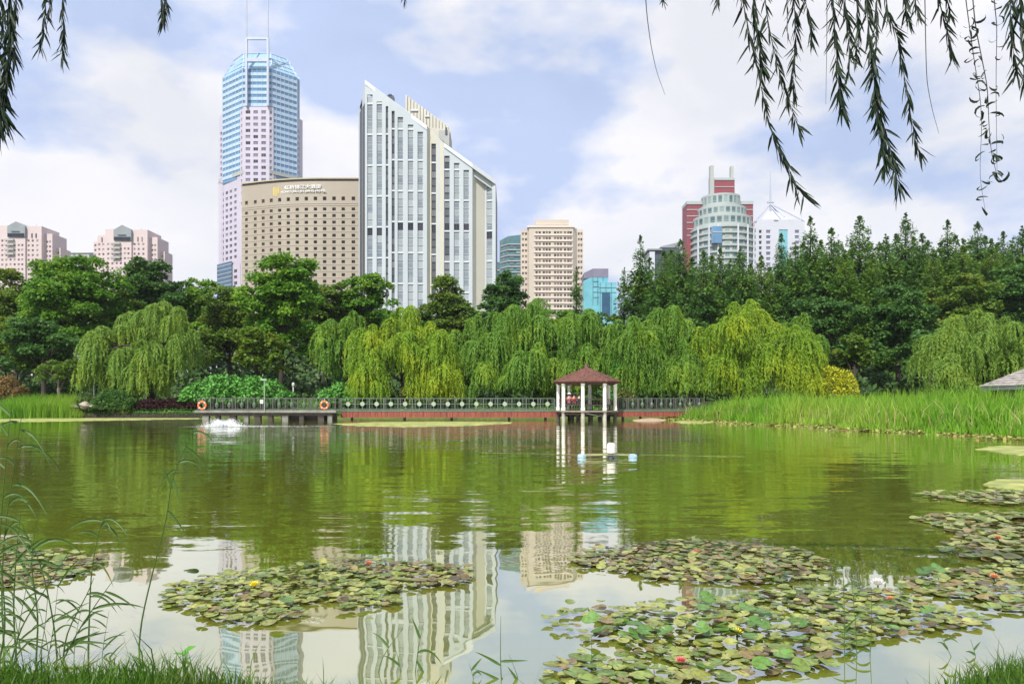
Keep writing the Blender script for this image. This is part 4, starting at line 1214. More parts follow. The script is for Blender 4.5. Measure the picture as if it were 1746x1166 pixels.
# ------------------------------------------------------------------ trees
def trunk_mesh(base, top, r, limbs, mat, parent):
    mb = MB()
    b, t = Vector(base), Vector(top)
    mid = b.lerp(t, 0.5) + Vector((random.uniform(-.2, .2), random.uniform(-.2, .2), 0))
    mb.tube([b - Vector((0, 0, 0.3)), b + Vector((0, 0, 0.4)), mid, t], [r * 1.35, r, r * 0.75, r * 0.35], 8)
    for e in limbs:
        e = Vector(e)
        f = random.uniform(0.35, 0.85)
        s = b.lerp(mid, f * 2) if f < 0.5 else mid.lerp(t, f * 2 - 1)
        m = s.lerp(e, 0.5) + Vector((0, 0, 0.12 * (e - s).length))
        mb.tube([s, m, e], [r * 0.42, r * 0.25, r * 0.08], 5, cap=False)
    return mb.build('trunk', mat, parent, smooth=True)


def willow(px, top, hw, bot, Y, mat, label, n_mound=34, dens=1.0):
    """several leaning sub-domes, each a crowd of tufts whose strands arch out and fall"""
    global rng
    rng = np.random.default_rng(int(px) + 4)
    x = PX(px, Y); g = gz(x, Y)
    zt = PZ(top, Y); zb = PZ(bot, Y); rw = hw * Y / F
    root = empty('weeping_willow', (x, Y, g), label, 'willow tree', 'weeping willows on the far bank')
    H = zt - zb
    C, D, N, L, W = [], [], [], [], []
    ends = []
    sc = Y / 70.0
    golden = math.pi * (3 - math.sqrt(5))
    nd = max(3, int(round(rw / 0.95)))
    domes = [(rng.uniform(-0.2, 0.2), rng.uniform(-0.1, 0.1), 1.0, 0.36)]
    for i in range(nd):
        f = -0.62 + 1.24 * i / (nd - 1) + rng.uniform(-0.12, 0.12)
        domes.append((f, rng.uniform(-0.55, 0.35), rng.uniform(0.70, 0.98) * (1 - 0.20 * f * f), rng.uniform(0.26, 0.40)))
    for i in range(2 * nd):      # lower puffs on the side of the lens and at the flanks
        domes.append((rng.uniform(-0.85, 0.85), rng.uniform(-0.75, -0.35), rng.uniform(0.30, 0.72), rng.uniform(0.16, 0.27)))
    per = max(4, int(n_mound * 2.3 / len(domes)))
    for (dx, dy, dh, dr) in domes:
        rr_ = dr * rw
        for i in range(per):
            f = (i + 0.5) / per
            rad = math.sqrt(f) * rng.uniform(0.8, 1.08)
            a = i * golden + rng.uniform(-0.4, 0.4)
            ex = dx * rw + rr_ * rad * math.cos(a); ey = dy * rw * 0.8 + rr_ * rad * math.sin(a)
            dome = math.sqrt(max(0.0, 1 - min(1, rad) ** 2))
            mr = rng.uniform(0.06, 0.14) * rw + 0.30 * sc
            ez = zb + H * dh - mr * 0.7 - (1 - dome) * H * rng.uniform(0.26, 0.52)
            c = np.array([x + ex, Y + ey, ez])
            ends.append(c - np.array([0, 0, 0.3]))
            ns = int(30 * dens * (mr / 1.0) ** 1.3) + 8
            th = rng.uniform(0, 2 * math.pi, ns)
            rr = mr * np.sqrt(rng.uniform(0.02, 1, ns))
            out = np.array([math.cos(a), math.sin(a)]) * rad * mr * 0.45
            drop = np.minimum(rng.uniform(0.3, 1.0, ns) * rng.uniform(0.16, 0.44) * H + 0.4, ez - zb + 0.1 * H * rng.random(ns))
            nl = 32
            t = np.linspace(0, 1, nl)[None, :] + rng.uniform(-0.02, 0.02, (ns, nl))
            hr = 1 - np.exp(-3.2 * t)                       # out quickly, then straight down
            cap = np.sqrt(np.clip(1 - (rr / mr) ** 2, 0, 1))[:, None] * mr * 0.65
            z = ez + cap - drop[:, None] * np.clip(t - 0.10, 0, 1) ** 1.25 / 0.88 + 0.3 * mr * np.clip(0.2 - (t - 0.2) ** 2 * 6, 0, 0.2)
            sw = rng.normal(0, 0.12, (ns, 1)) * t
            X_ = c[0] + (rr * np.cos(th))[:, None] * (0.45 + 0.75 * hr) + out[0] * hr + sw + rng.normal(0, 0.05, (ns, nl)) * sc
            Y_ = c[1] + (rr * np.sin(th))[:, None] * (0.45 + 0.75 * hr) + out[1] * hr + rng.normal(0, 0.05, (ns, nl)) * sc
            pts = np.stack([X_, Y_, z], axis=-1).reshape(-1, 3)
            n = len(pts)
            outw = np.stack([np.cos(th), np.sin(th), np.zeros(ns)], -1)[:, None, :].repeat(nl, 1).reshape(-1, 3)
            tt = np.clip(t, 0, 1).reshape(-1, 1)
            d = outw * (1 - tt) * 0.8 + np.array([0, 0, -1.0]) * (0.25 + tt) + rng.normal(0, 0.28, (n, 3))
            nn = outw * 0.7 + np.array([0, 0, 0.6]) + rng.normal(0, 0.42, (n, 3))
            C.append(pts); D.append(d); N.append(nn)
            L.append(rng.uniform(0.18, 0.40, n) * sc); W.append(rng.uniform(0.05, 0.095, n) * sc)
    V = leaf_quads(np.concatenate(C), np.concatenate(D), np.concatenate(N), np.concatenate(L), np.concatenate(W))
    link('crown', quads_mesh('crown', V, mat, (x, Y, g)), root, (x, Y, g))
    trunk_mesh((x, Y, g), (x + rng.uniform(-.3, .3), Y, zb + 0.62 * H), 0.34 * sc, ends[::4], M['bark'], root)
    return len(V)


def broadleaf(px, top, hw, bot, Y, mat, label, dens=1.0, leaf=0.37, group='broadleaf trees behind the willows', name='broadleaf_tree', peak=0.0, trunk=M['bark'], kind=None):
    global rng
    rng = np.random.default_rng(int(px) + 7)
    x = PX(px, Y); g = gz(x, Y)
    zt = PZ(top, Y); zb = PZ(bot, Y); rw = hw * Y / F
    if kind in GROWN:
        return copy_tree(GROWN[kind], name, x, Y, zt, rw, label, 'tree', group, mat)
    root = empty(name, (x, Y, g), label, 'tree', group)
    H = zt - zb; zc = zb + H * 0.48
    vol = (rw * rw * H / 2) ** (1 / 3)
    nc = max(16, int(84 * min(1.5, (vol / 5.0) ** 1.2)))
    C, D, N, L, W = [], [], [], [], []
    ends = []
    cl = []
    for i in range(nc):
        u = rand_dirs(1)[0]
        if u[2] < -0.55: u[2] *= -0.6
        rr = rng.uniform(0.50, 0.98) if i % 5 else rng.uniform(0.1, 0.5)
        wob = 1 + 0.16 * math.sin(3 * math.atan2(u[1], u[0]) + nc) + rng.uniform(-0.1, 0.1)
        c = np.array([x + u[0] * rw * rr * wob, Y + u[1] * rw * rr * 0.85 * wob, zc + u[2] * H * 0.47 * rr])
        cl.append([c, rng.uniform(0.15, 0.31) * vol])
    zmax = np.mean(sorted(c[2] + 0.7 * r_ for c, r_ in cl)[-6:])
    for i, (c, cr) in enumerate(cl):
        c[2] = min(zb + (c[2] - zb) * (zt - zb) / (zmax - zb), zt - 0.6 * cr)
        ends.append(c)
        n = int(300 * dens * (cr / 1.25) ** 1.7 * (0.34 / leaf) ** 1.5) + 20
        d = rand_dirs(n)
        d[:, 2] = np.where(d[:, 2] < -0.35, -d[:, 2] * 0.8, d[:, 2])
        rad = cr * rng.uniform(0.55, 1.08, (n, 1)) * (1 + 0.18 * np.sin(d[:, :1] * 5 + i) * np.cos(d[:, 1:2] * 4))
        p = c + d * rad * np.array([1.05, 1.05, 0.72])
        C.append(p)
        ld = d * np.array([1, 1, 0.2]) + np.array([0, 0, -0.35]) + rng.normal(0, 0.5, (n, 3))
        D.append(ld)
        N.append(d * 0.6 + np.array([0, 0, 0.7]) + rng.normal(0, 0.42, (n, 3)))
        s = rng.uniform(0.7, 1.3, n) * leaf
        L.append(s); W.append(s * rng.uniform(0.55, 0.85, n))
    V = leaf_quads(np.concatenate(C), np.concatenate(D), np.concatenate(N), np.concatenate(L), np.concatenate(W))
    cr_ = link('crown', quads_mesh('crown', V, mat, (x, Y, g)), root, (x, Y, g))
    tr_ = trunk_mesh((x, Y, g), (x, Y, zc + 0.2 * H), 0.045 * rw + 0.10, ends[::3], trunk, root)
    if kind: GROWN[kind] = (cr_.data, tr_.data, zt - g, rw)
    return len(V)


def copy_tree(proto, name, x, Y, zt, rw, label, cat, group, mat):
    """another individual from a grown tree: same crown and trunk meshes, turned and scaled to its own height and width"""
    g = gz(x, Y)
    root = empty(name, (x, Y, g), label, cat, group)
    cm_, tm_, h0, r0 = proto
    k = rw / r0; kz = (zt - g) / h0
    a = rng.uniform(0, 6.28)
    for nm, me in (('crown', cm_), ('trunk', tm_)):
        o = link(nm, me, root, (x, Y, g), a)
        o.scale = (k, k, kz)


GROWN = {}


def conifer(px, top, hw, bot, Y, mat, label, dens=1.0, leaf=0.48, thin=1.0, kind=None):
    x = PX(px, Y); g = gz(x, Y)
    zt = PZ(top, Y); zb = max(g + 0.5, PZ(bot, Y)); rw = hw * Y / F * 2.15
    if kind in GROWN:
        return copy_tree(GROWN[kind], 'dawn_redwood', x, Y, zt, rw, label, 'conifer', 'tall conifers on the right', mat)
    root = empty('dawn_redwood', (x, Y, g), label, 'conifer', 'tall conifers on the right')
    H = zt - zb
    nb = int(H * 8.5 * (0.6 + 0.4 * thin))
    t = np.sort(rng.uniform(0, 1, nb) ** 0.92)
    az = np.arange(nb) * 2.4 + rng.uniform(-0.5, 0.5, nb)
    ln = rw * np.clip((1 - t) ** rng.uniform(0.62, 0.74), 0.03, 1) * rng.uniform(0.55, 1.15, nb) * np.clip(0.55 + 1.6 * t, 0.7, 1.0)
    per = np.maximum((ln * 30 * dens).astype(int), 18)
    idx = np.repeat(np.arange(nb), per)
    n = len(idx)
    s = rng.uniform(0.06, 1, n) ** 0.75
    r = ln[idx] * s
    a = az[idx] + rng.normal(0, 0.34, n) * (1.2 - s)
    z = zb + t[idx] * H + r * 0.22 * (1 - 0.6 * s) + rng.normal(0, 0.30, n) * np.clip((1 - t[idx]) * 8, 0.25, 1)
    C = np.stack([x + r * np.cos(a), Y + r * np.sin(a), np.minimum(z, zt + 0.1)], -1)
    o = np.stack([np.cos(a), np.sin(a), np.zeros(n)], -1)
    D = o + np.array([0, 0, -0.15]) + rng.normal(0, 0.55, (n, 3))
    N = np.array([0, 0, 0.9]) + o * 0.45 + rng.normal(0, 0.40, (n, 3))
    L = rng.uniform(0.7, 1.35, n) * leaf
    tip = np.clip((1 - t[idx]) * 3.5, 0.6, 1)
    V = leaf_quads(C, D, N, L * tip, L * tip * rng.uniform(0.38, 0.6, n))
    cr_ = link('crown', quads_mesh('crown', V, mat, (x, Y, g)), root, (x, Y, g))
    mb = MB(); mb.tube([(x, Y, g - 0.3), (x, Y, g + 0.5 * (zt - g)), (x, Y, zt - 0.15)], [0.30, 0.18, 0.02], 7)
    for i in range(0, nb, 3):
        e = (x + ln[i] * 0.8 * math.cos(az[i]), Y + ln[i] * 0.8 * math.sin(az[i]), zb + t[i] * H + ln[i] * 0.12)
        mb.tube([(x, Y, zb + t[i] * H - 0.1), e], [0.05, 0.015], 4, cap=False)
    tr_ = mb.build('trunk', M['bark'], root, smooth=True)
    if kind: GROWN[kind] = (cr_.data, tr_.data, zt - g, rw)
    return n


def bush(name, px0, px1, top, bot, Y, mat, label, cat='shrub', group=None, leaf=0.2, dens=1.0, depth=None, lumps=None, flat=1.0, wl=0.6):
    x0, x1 = PX(px0, Y), PX(px1, Y); xc = (x0 + x1) / 2; w = (x1 - x0)
    zb, zt = PZ(bot, Y), PZ(top, Y); g = min(zb, gz(xc, Y))
    dp = depth or min(w, 2.5 * (zt - zb))
    root = empty(name, (xc, Y, g), label, cat, group)
    nl = lumps or max(3, int(w / (zt - zb) * 4))
    C, D, N = [], [], []
    for i in range(nl):
        fx = (i + 0.5) / nl + rng.uniform(-0.3, 0.3) / nl
        env = (1 - abs(2 * fx - 1) ** 3.2) ** 0.6
        rx = w / nl * rng.uniform(0.8, 1.15) + 0.12 * (zt - zb); rz_ = (zt - zb) * env * rng.uniform(0.88, 1.04) * flat; ry = dp / 2 * rng.uniform(0.8, 1.1)
        n = int((rx * rz_ + rx * ry) * 230 * dens * (0.2 / leaf) ** 2) + 30
        d = rand_dirs(n); d[:, 2] = np.abs(d[:, 2])
        rad = rng.uniform(0.82, 1.04, (n, 1)) + 0.06 * np.sin(7 * d[:, :1] + i) * np.sin(8 * d[:, 1:2])
        cx = x0 + fx * w
        lim = np.minimum(cx - x0 + 0.05, x1 - cx + 0.05)
        p = np.array([cx, Y, zb]) + d * rad * np.array([min(rx, max(lim, 0.35 * rx)), ry, rz_])
        C.append(p); D.append(d * np.array([1, 1, 0.3]) + rng.normal(0, 0.5, (n, 3)) + np.array([0, 0, -0.2])); N.append(d + np.array([0, 0, 0.5]) + rng.normal(0, 0.33, (n, 3)))
    C = np.concatenate(C)
    s = rng.uniform(0.7, 1.3, len(C)) * leaf
    V = leaf_quads(C, np.concatenate(D), np.concatenate(N), s, s * wl)
    link('foliage', quads_mesh('foliage', V, mat, (xc, Y, g)), root, (xc, Y, g))
    mb = MB()
    for i in range(5):
        a = xc + w * 0.3 * (i - 2) / 2
        mb.tube([(a * 0.6 + xc * 0.4, Y, g - 0.1), (a, Y, zb + (zt - zb) * 0.75)], [0.03 + 0.01 * (zt - zb), 0.012], 5)
    mb.build('stems', M['bark'], root)


# broadleaf trees, left to right
bl = [
    (8, 462, 60, 650, 92, 'broad_light', 'pale green broadleaf tree cut by the left picture edge', 1.0),
    (28, 548, 52, 668, 80, 'broad_light', 'lower yellowish tree at the left picture edge', 0.9),
    (122, 436, 82, 655, 86, 'broad_mid', 'large rounded green tree in front of the pink apartment blocks', 1.1),
    (75, 545, 60, 672, 78, 'broad_dark', 'dark low spreading tree under the large rounded tree', 0.9),
    (205, 480, 34, 640, 92, 'broad_light', 'narrow yellow-green tree between the large rounded tree and the dark one', 0.9),
    (264, 442, 58, 640, 96, 'broad_dark', 'dark bluish green tree rising behind the leftmost willow', 1.1),
    (335, 478, 44, 640, 98, 'broad_mid', 'mid green tree between the dark bluish tree and the tall blue tower', 0.9),
    (388, 492, 56, 665, 84, 'broad_olive', 'dark olive tree right of the leftmost willow', 1.0),
    (478, 438, 66, 672, 80, 'broad_mid', 'tallest green tree standing in front of the tan hotel', 1.2),
    (440, 560, 48, 672, 74, 'broad_light', 'light green low tree in front of the tallest tree', 0.9),
    (552, 484, 42, 640, 92, 'broad_olive', 'olive green tree right of the tallest tree, before the hotel', 0.9),
    (618, 468, 48, 640, 94, 'broad_mid', 'rounded green tree below the left corner of the pale tower', 1.1),
    (765, 472, 44, 640, 96, 'broad_olive', 'domed olive tree in front of the middle of the pale tower', 1.0),
    (862, 464, 36, 640, 99, 'broad_dark', 'dark green tree between the pale tower and the cream block', 1.0),
    (1405, 505, 48, 668, 86, 'broad_dark', 'dark broadleaf tree behind the golden shrub', 0.9),
    (1456, 572, 38, 668, 70, 'broad_olive', 'small olive tree with pale leaf tips beside the dark hollow', 1.0),
    (1532, 488, 62, 672, 82, 'broad_dark', 'dark spreading tree over the reed bed left of the last willow', 1.1),
    (1585, 560, 48, 672, 76, 'broad_dark', 'low dark tree directly left of the last willow', 0.9),
    (1640, 470, 60, 640, 90, 'broad_olive', 'olive tree rising behind the last willow', 1.0),
    (1725, 458, 58, 650, 92, 'broad_dark', 'dark tree at the right picture edge behind the last willow', 1.0),
]
for (px, top, hw, bot, Y, m, lab, dn) in bl:
    broadleaf(px, top, hw, bot, Y, M[m], lab, dn)

back = [(70, 500), (160, 505), (225, 512), (300, 505), (365, 512), (425, 505), (520, 510), (585, 515), (650, 512), (705, 530), (735, 520), (800, 528), (835, 518), (905, 532), (960, 528), (1010, 535), (1052, 540), (1110, 505), (1180, 510), (1250, 505), (1320, 500), (1480, 500)]
ordn = 'first second third fourth fifth sixth seventh eighth ninth tenth eleventh twelfth thirteenth fourteenth fifteenth sixteenth seventeenth eighteenth nineteenth twentieth twenty-first last'.split()
for i, (px, top) in enumerate(back):
    broadleaf(px, top, 46, 668, 106 + 3 * (i % 3), M[('broad_dark', 'broad_olive', 'broad_mid')[i % 3]], 'dark tree of the back row, %s from the left, mostly hidden behind nearer crowns' % ordn[i], 0.55, 0.58, 'back row of trees', kind='back' + str(i % 6))
willows = [
    (258, 510, 92, 668, 72, 'willow_s', 'leftmost willow, a wide dome standing alone by the hedge wall', 48),
    (592, 528, 58, 648, 75, 'willow_g', 'narrow green willow left of the brightest yellow willow', 26),
    (690, 518, 92, 676, 70, 'willow_y', 'bright yellow-green willow in front of the pale tower', 46),
    (800, 535, 52, 655, 76, 'willow_g', 'mid green willow right of the bright yellow one', 24),
    (914, 506, 122, 664, 73, 'willow_g', 'broadest green willow, left behind the pavilion', 54),
    (1118, 518, 98, 668, 70, 'willow_g', 'green willow right behind the pavilion with dark trunk showing', 50),
    (1282, 508, 92, 672, 67, 'willow_y', 'yellow-green willow at the right end of the boardwalk', 48),
    (1362, 532, 42, 670, 71, 'willow_g', 'narrow greener willow beside the golden shrub', 22),
    (1676, 526, 128, 682, 53, 'willow_s', 'large willow at the right picture edge above the hut roof', 60),
]
for (px, top, hw, bot, Y, m, lab, nm) in willows:
    willow(px, top, hw, bot, Y, M[m], lab, nm, 1.0)

con = [(1092, 402, 24, 104), (1132, 428, 30, 100), (1160, 408, 30, 108), (1200, 428, 32, 100), (1228, 424, 28, 106), (1262, 420, 32, 100),
       (1298, 436, 32, 104), (1332, 398, 26, 110), (1356, 412, 30, 102), (1382, 370, 30, 106), (1418, 390, 34, 102), (1440, 425, 30, 98), (1466, 369, 34, 108),
       (1488, 432, 30, 98), (1511, 398, 32, 104), (1544, 364, 36, 108), (1572, 398, 30, 102), (1592, 424, 30, 98), (1616, 376, 30, 110), (1642, 408, 34, 102),
       (1667, 378, 28, 110), (1690, 408, 32, 102), (1710, 396, 28, 108), (1744, 384, 38, 104)]
names = ['first', 'second', 'third', 'fourth', 'fifth', 'sixth', 'seventh', 'eighth', 'ninth', 'tenth', 'eleventh', 'twelfth', 'thirteenth', 'fourteenth', 'fifteenth', 'sixteenth', 'seventeenth', 'eighteenth', 'nineteenth', 'twentieth', 'twenty-first', 'twenty-second', 'twenty-third', 'last']
for i, (px, top, hw, Y) in enumerate(con):
    lm = 'conifer_light' if i in (6, 11, 13, 17, 19, 21) else 'conifer'
    conifer(px, top, hw, 660, Y, M[lm], 'feathery green conifer, the %s treetop of the row counted from the cyan glass block' % names[i], 1.0, kind=lm + str((i * 5) % (9 if lm == 'conifer' else 3)))
back2 = [(1108, 440), (1145, 425), (1180, 440), (1214, 436), (1245, 440), (1280, 450), (1312, 456), (1345, 440), (1370, 415), (1400, 410), (1430, 408), (1452, 415), (1480, 405), (1500, 412), (1528, 400), (1558, 405), (1582, 410), (1605, 412), (1630, 402), (1655, 410), (1680, 402), (1700, 415), (1726, 405)]
for i, (px, top) in enumerate(back2):
    conifer(px, top, 34, 660, 114, M['conifer'], 'rear conifer filling the gap after the %s front treetop counted from the cyan block' % names[i], 1.0, kind=('conifer' + str((i * 4) % 9), 'conifer_light' + str(i % 3))[i % 2])
conifer(1064, 455, 10, 560, 104, M['conifer'], 'thin sparse conifer beside the cyan glass block', 1.3, 0.34, 0.6)
conifer(983, 455, 7, 540, 100, M['conifer'], 'spindly conifer in front of the cream block', 1.3, 0.34, 0.6)

# dark undergrowth below and behind the crowns
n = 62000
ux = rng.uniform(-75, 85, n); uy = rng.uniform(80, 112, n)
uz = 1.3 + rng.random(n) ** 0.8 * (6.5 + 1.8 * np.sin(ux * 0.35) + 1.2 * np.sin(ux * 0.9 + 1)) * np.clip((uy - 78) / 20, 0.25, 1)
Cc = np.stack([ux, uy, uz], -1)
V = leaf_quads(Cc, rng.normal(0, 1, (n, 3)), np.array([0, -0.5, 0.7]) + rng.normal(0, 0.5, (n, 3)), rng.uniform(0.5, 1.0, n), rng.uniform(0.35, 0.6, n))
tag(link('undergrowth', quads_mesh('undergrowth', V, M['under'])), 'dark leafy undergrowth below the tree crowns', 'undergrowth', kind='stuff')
# leafy ground cover on the slope behind the boardwalk
n = 42000
ux = rng.uniform(-52, 17, n); uy = 64.6 + 15 * rng.random(n) ** 1.3
uy = np.maximum(uy, ip(FAR, ux) + 0.3)
uz = ground_z(ux, uy) + rng.uniform(0.02, 0.32, n)
V = leaf_quads(np.stack([ux, uy, uz], -1), rng.normal(0, 1, (n, 3)) + np.array([0, 0, 0.8]), np.array([0, -0.6, 0.8]) + rng.normal(0, 0.4, (n, 3)), rng.uniform(0.14, 0.34, n), rng.uniform(0.08, 0.16, n))
tag(link('ground_cover', quads_mesh('ground_cover', V, M['cover'])), 'low green ground cover on the slope behind the boardwalk', 'ground cover', kind='stuff')

bush('broadleaf_hedge', 318, 494, 637, 684, 69.5, M['shrub'], 'long bright green large-leaved hedge behind the left boardwalk', 'hedge', leaf=0.36, dens=1.3, lumps=9, wl=0.55)
bush('broadleaf_hedge', 549, 642, 647, 684, 70, M['shrub'], 'shorter bright green large-leaved hedge left of the yellow willow', 'hedge', leaf=0.34, dens=1.2, lumps=6, wl=0.55)
bush('clipped_shrub', 682, 707, 659, 674, 69, M['shrub_ball'], 'smaller olive clipped ball shrub under the yellow willow', 'shrub', leaf=0.13, dens=1.2, lumps=2)
bush('clipped_shrub', 724, 760, 656, 675, 69, M['shrub_ball'], 'larger olive clipped ball shrub right of the smaller one', 'shrub', leaf=0.13, dens=1.2, lumps=2)
bush('golden_shrub', 1386, 1456, 624, 676, 66, M['shrub_yellow'], 'golden yellow shrub behind the reed bed', 'shrub', leaf=0.2, dens=1.2, lumps=4)
bush('cone_shrub', 1040, 1072, 614, 684, 67, M['shrub'], 'pointed bright green shrub at the right of the pavilion', 'shrub', leaf=0.2, dens=1.0, lumps=1)
bush('low_shrub', 1052, 1082, 660, 684, 65.5, M['shrub_ball'], 'low pale green shrub at the foot of the pointed one', 'shrub', leaf=0.16, lumps=2)
bush('low_shrub', 1178, 1203, 656, 676, 70, M['shrub_ball'], 'low olive shrub under the willow near the end of the boardwalk', 'shrub', leaf=0.16, lumps=2)
bush('low_shrub', 1222, 1262, 644, 676, 69, M['shrub_ball'], 'loose olive shrub below the yellow willow by the boardwalk end', 'shrub', leaf=0.18, lumps=3)
bush('rusty_shrub', -12, 40, 636, 678, 69, M['shrub_rust'], 'rusty orange shrub at the left picture edge', 'shrub', leaf=0.2, lumps=4)
bush('low_shrub', 128, 175, 664, 700, 67.2, M['shrub_dull'], 'dull green shrub behind the boulders', 'shrub', leaf=0.18, lumps=3)
bush('low_shrub', 165, 228, 662, 697, 67.0, M['broad_dark'], 'dark green shrub right of the boulders', 'shrub', leaf=0.2, lumps=4)
bush('purple_hedge', 222, 336, 678, 696, 67.5, M['hedge_purple'], 'low dark purple hedge left of the boardwalk', 'hedge', leaf=0.15, dens=1.2, lumps=9, depth=1.4)
broadleaf(105, 614, 48, 662, 69.5, M['broad_olive'], 'small umbrella-shaped olive tree with pale stems on the left bank', 0.8, 0.22, None, 'umbrella_tree', trunk=M['bark_pale'])


# ------------------------------------------------------------------ reed beds and grass
def blades(xs, ys, z0, h, w, lean, kink=True):
    n = len(xs)
    a = rng.uniform(0, 2 * math.pi, n)
    dirx, diry = np.cos(a), np.sin(a)
    f = rng.uniform(0, 2 * math.pi, n)
    sx, sy = np.cos(f) * w / 2, np.sin(f) * w / 2
    b = np.stack([xs, ys, z0], -1)
    m = b + np.stack([dirx * lean * h * 0.25, diry * lean * h * 0.25, h * 0.6], -1)
    t = b + np.stack([dirx * lean * h, diry * lean * h, h], -1)
    S = np.stack([sx, sy, np.zeros(n)], -1)
    q1 = np.stack([b - S, b + S, m + S * 0.8, m - S * 0.8], 1)
    q2 = np.stack([m - S * 0.8, m + S * 0.8, t + S * 0.06, t - S * 0.06], 1)
    return np.stack([q1, q2], 1)     # n,2,4,3


def blade_mesh(name, Q, mat):
    """two joined quads per blade, six vertices, so that one blade is one island"""
    n = len(Q)
    V = np.stack([Q[:, 0, 0], Q[:, 0, 1], Q[:, 0, 2], Q[:, 0, 3], Q[:, 1, 2], Q[:, 1, 3]], 1).reshape(-1, 3)
    i = np.arange(n, dtype=np.int32)[:, None] * 6
    idx = np.concatenate([i + np.array([[0, 1, 2, 3]]), i + np.array([[3, 2, 4, 5]])], 1).reshape(-1).astype(np.int32)
    me = bpy.data.meshes.new(name)
    me.vertices.add(n * 6); me.vertices.foreach_set('co', V.reshape(-1).astype(np.float32))
    me.loops.add(n * 8); me.loops.foreach_set('vertex_index', idx)
    me.polygons.add(n * 2)
    me.polygons.foreach_set('loop_start', np.arange(0, n * 8, 4, dtype=np.int32))
    me.polygons.foreach_set('loop_total', np.full(n * 2, 4, dtype=np.int32))
    me.materials.append(mat)
    me.update(calc_edges=True)
    return me


n = 40000
ry = rng.uniform(27, 63.5, n)
rx = ip(RIGHT, ry) - 0.25 + 17 * rng.random(n) ** 1.5
# clumps: pull most blades towards tussock centres
tc_ = rng.integers(0, 900, n)
ty_ = rng.uniform(27, 63.5, 900); tx_ = ip(RIGHT, ty_) - 0.1 + 16 * rng.random(900) ** 1.5; th_ = rng.uniform(0.62, 1.18, 900)
pull = rng.random(n) < 0.78
rx = np.where(pull, tx_[tc_] + rng.normal(0, 0.34, n), rx); ry = np.where(pull, ty_[tc_] + rng.normal(0, 0.34, n), ry)
keep = (rx * F / ry + CX < 1800) & (rx > ip(RIGHT, ry) - 0.5)
hf_ = np.where(pull, th_[tc_], 0.75)[keep]
rx, ry = rx[keep], ry[keep]
hh = 1.48 * hf_ * rng.uniform(0.55, 1.15, len(rx)) * (1 + 0.18 * np.sin(rx * 0.55 + ry * 0.21) * np.sin(ry * 0.37 + 1))
hh *= np.clip((rx - ip(RIGHT, ry) + 0.7) / 1.8, 0.42, 1) * np.clip(0.55 + (62 - ry) / 16, 0.5, 1.15) * np.where(ry < 42, 0.88, 1.0)
V = blades(rx, ry, np.maximum(ground_z(rx, ry), -0.05) - 0.03, hh, rng.uniform(0.04, 0.085, len(rx)), rng.uniform(0.03, 0.5, len(rx)) ** 1.2)
tag(link('reeds', blade_mesh('reeds', V, M['reed'])), 'dense bright green reed bed along the right shore', 'reeds', kind='stuff')
n = 1300
ry = rng.uniform(27, 62, n); rx = ip(RIGHT, ry) + rng.exponential(1.6, n)
V = blades(rx, ry, np.maximum(ground_z(rx, ry), -0.05), rng.uniform(0.4, 1.45, n), rng.uniform(0.02, 0.04, n), rng.uniform(0.1, 0.7, n))
M['dead'] = leafmat('dead_reed', (0.30, 0.29, 0.10), (0.46, 0.42, 0.18), trans=0.2)
tag(link('dead_reeds', blade_mesh('dead_reeds', V, M['dead'])), 'straw-coloured dead stalks among the right reed bed', 'reeds', kind='stuff')
n = 7500
lx = rng.uniform(PX(-20, 64), PX(120, 64), n); ly = rng.uniform(64.6, 69, n)
hh = 1.75 * rng.uniform(0.55, 1.1, n) * np.clip((PX(128, 64) - lx) / 1.6, 0.2, 1)
V = blades(lx, ly, np.maximum(ground_z(lx, ly), 0) - 0.03, hh, rng.uniform(0.03, 0.06, n), rng.uniform(0.05, 0.35, n))
tag(link('reeds', blade_mesh('reeds', V, M['reed'])), 'smaller green reed bed on the left shore', 'reeds', kind='stuff')
# yellowed plants along the water line on the right
n = 9000
ry = rng.uniform(27, 62, n); off = rng.exponential(0.45, n)
rx = ip(RIGHT, ry) + 0.3 - off
k_ = (np.sin(ry * 0.9) + np.sin(ry * 2.3 + 2) + 1.1 > 0) & (rng.random(n) < 0.8) | (off < 0.45)
rx, ry = rx[k_], ry[k_]; n = len(rx)
V = leaf_quads(np.stack([rx, ry, 0.015 + np.maximum(ground_z(rx, ry), 0) + 0.12 * rng.random(n) ** 2], -1), rng.normal(0, 1, (n, 3)) * np.array([1, 1, 0.3]), np.array([0, 0, 1.0]) + rng.normal(0, 0.35, (n, 3)), rng.uniform(0.10, 0.28, n), rng.uniform(0.08, 0.2, n))
tag(link('shore_plants', quads_mesh('shore_plants', V, M['dry'])), 'yellow and rusty floating plants along the right water line', 'plants', kind='stuff')
# grass on the near bank
n = 26000
gx_ = rng.uniform(-4.6, 4.6, n); gy_ = ip(NEAR, gx_) - 0.03 - 1.5 * rng.random(n) ** 1.2
hh = rng.uniform(0.03, 0.13, n) * np.where(gx_ < -0.9, 1.15, 0.85) * (1 + 0.45 * np.sin(gx_ * 4.3) * np.sin(gx_ * 1.7 + 1))
tall = rng.random(n) < 0.02
hh = np.where(tall, hh * 2.2, hh)
V = blades(gx_, gy_, ground_z(gx_, gy_) - 0.01, hh, rng.uniform(0.004, 0.010, n), rng.uniform(0.15, 0.8, n))
tag(link('grass', blade_mesh('grass', V, M['near_grass'])), 'rough green grass on the near bank', 'grass', kind='stuff')

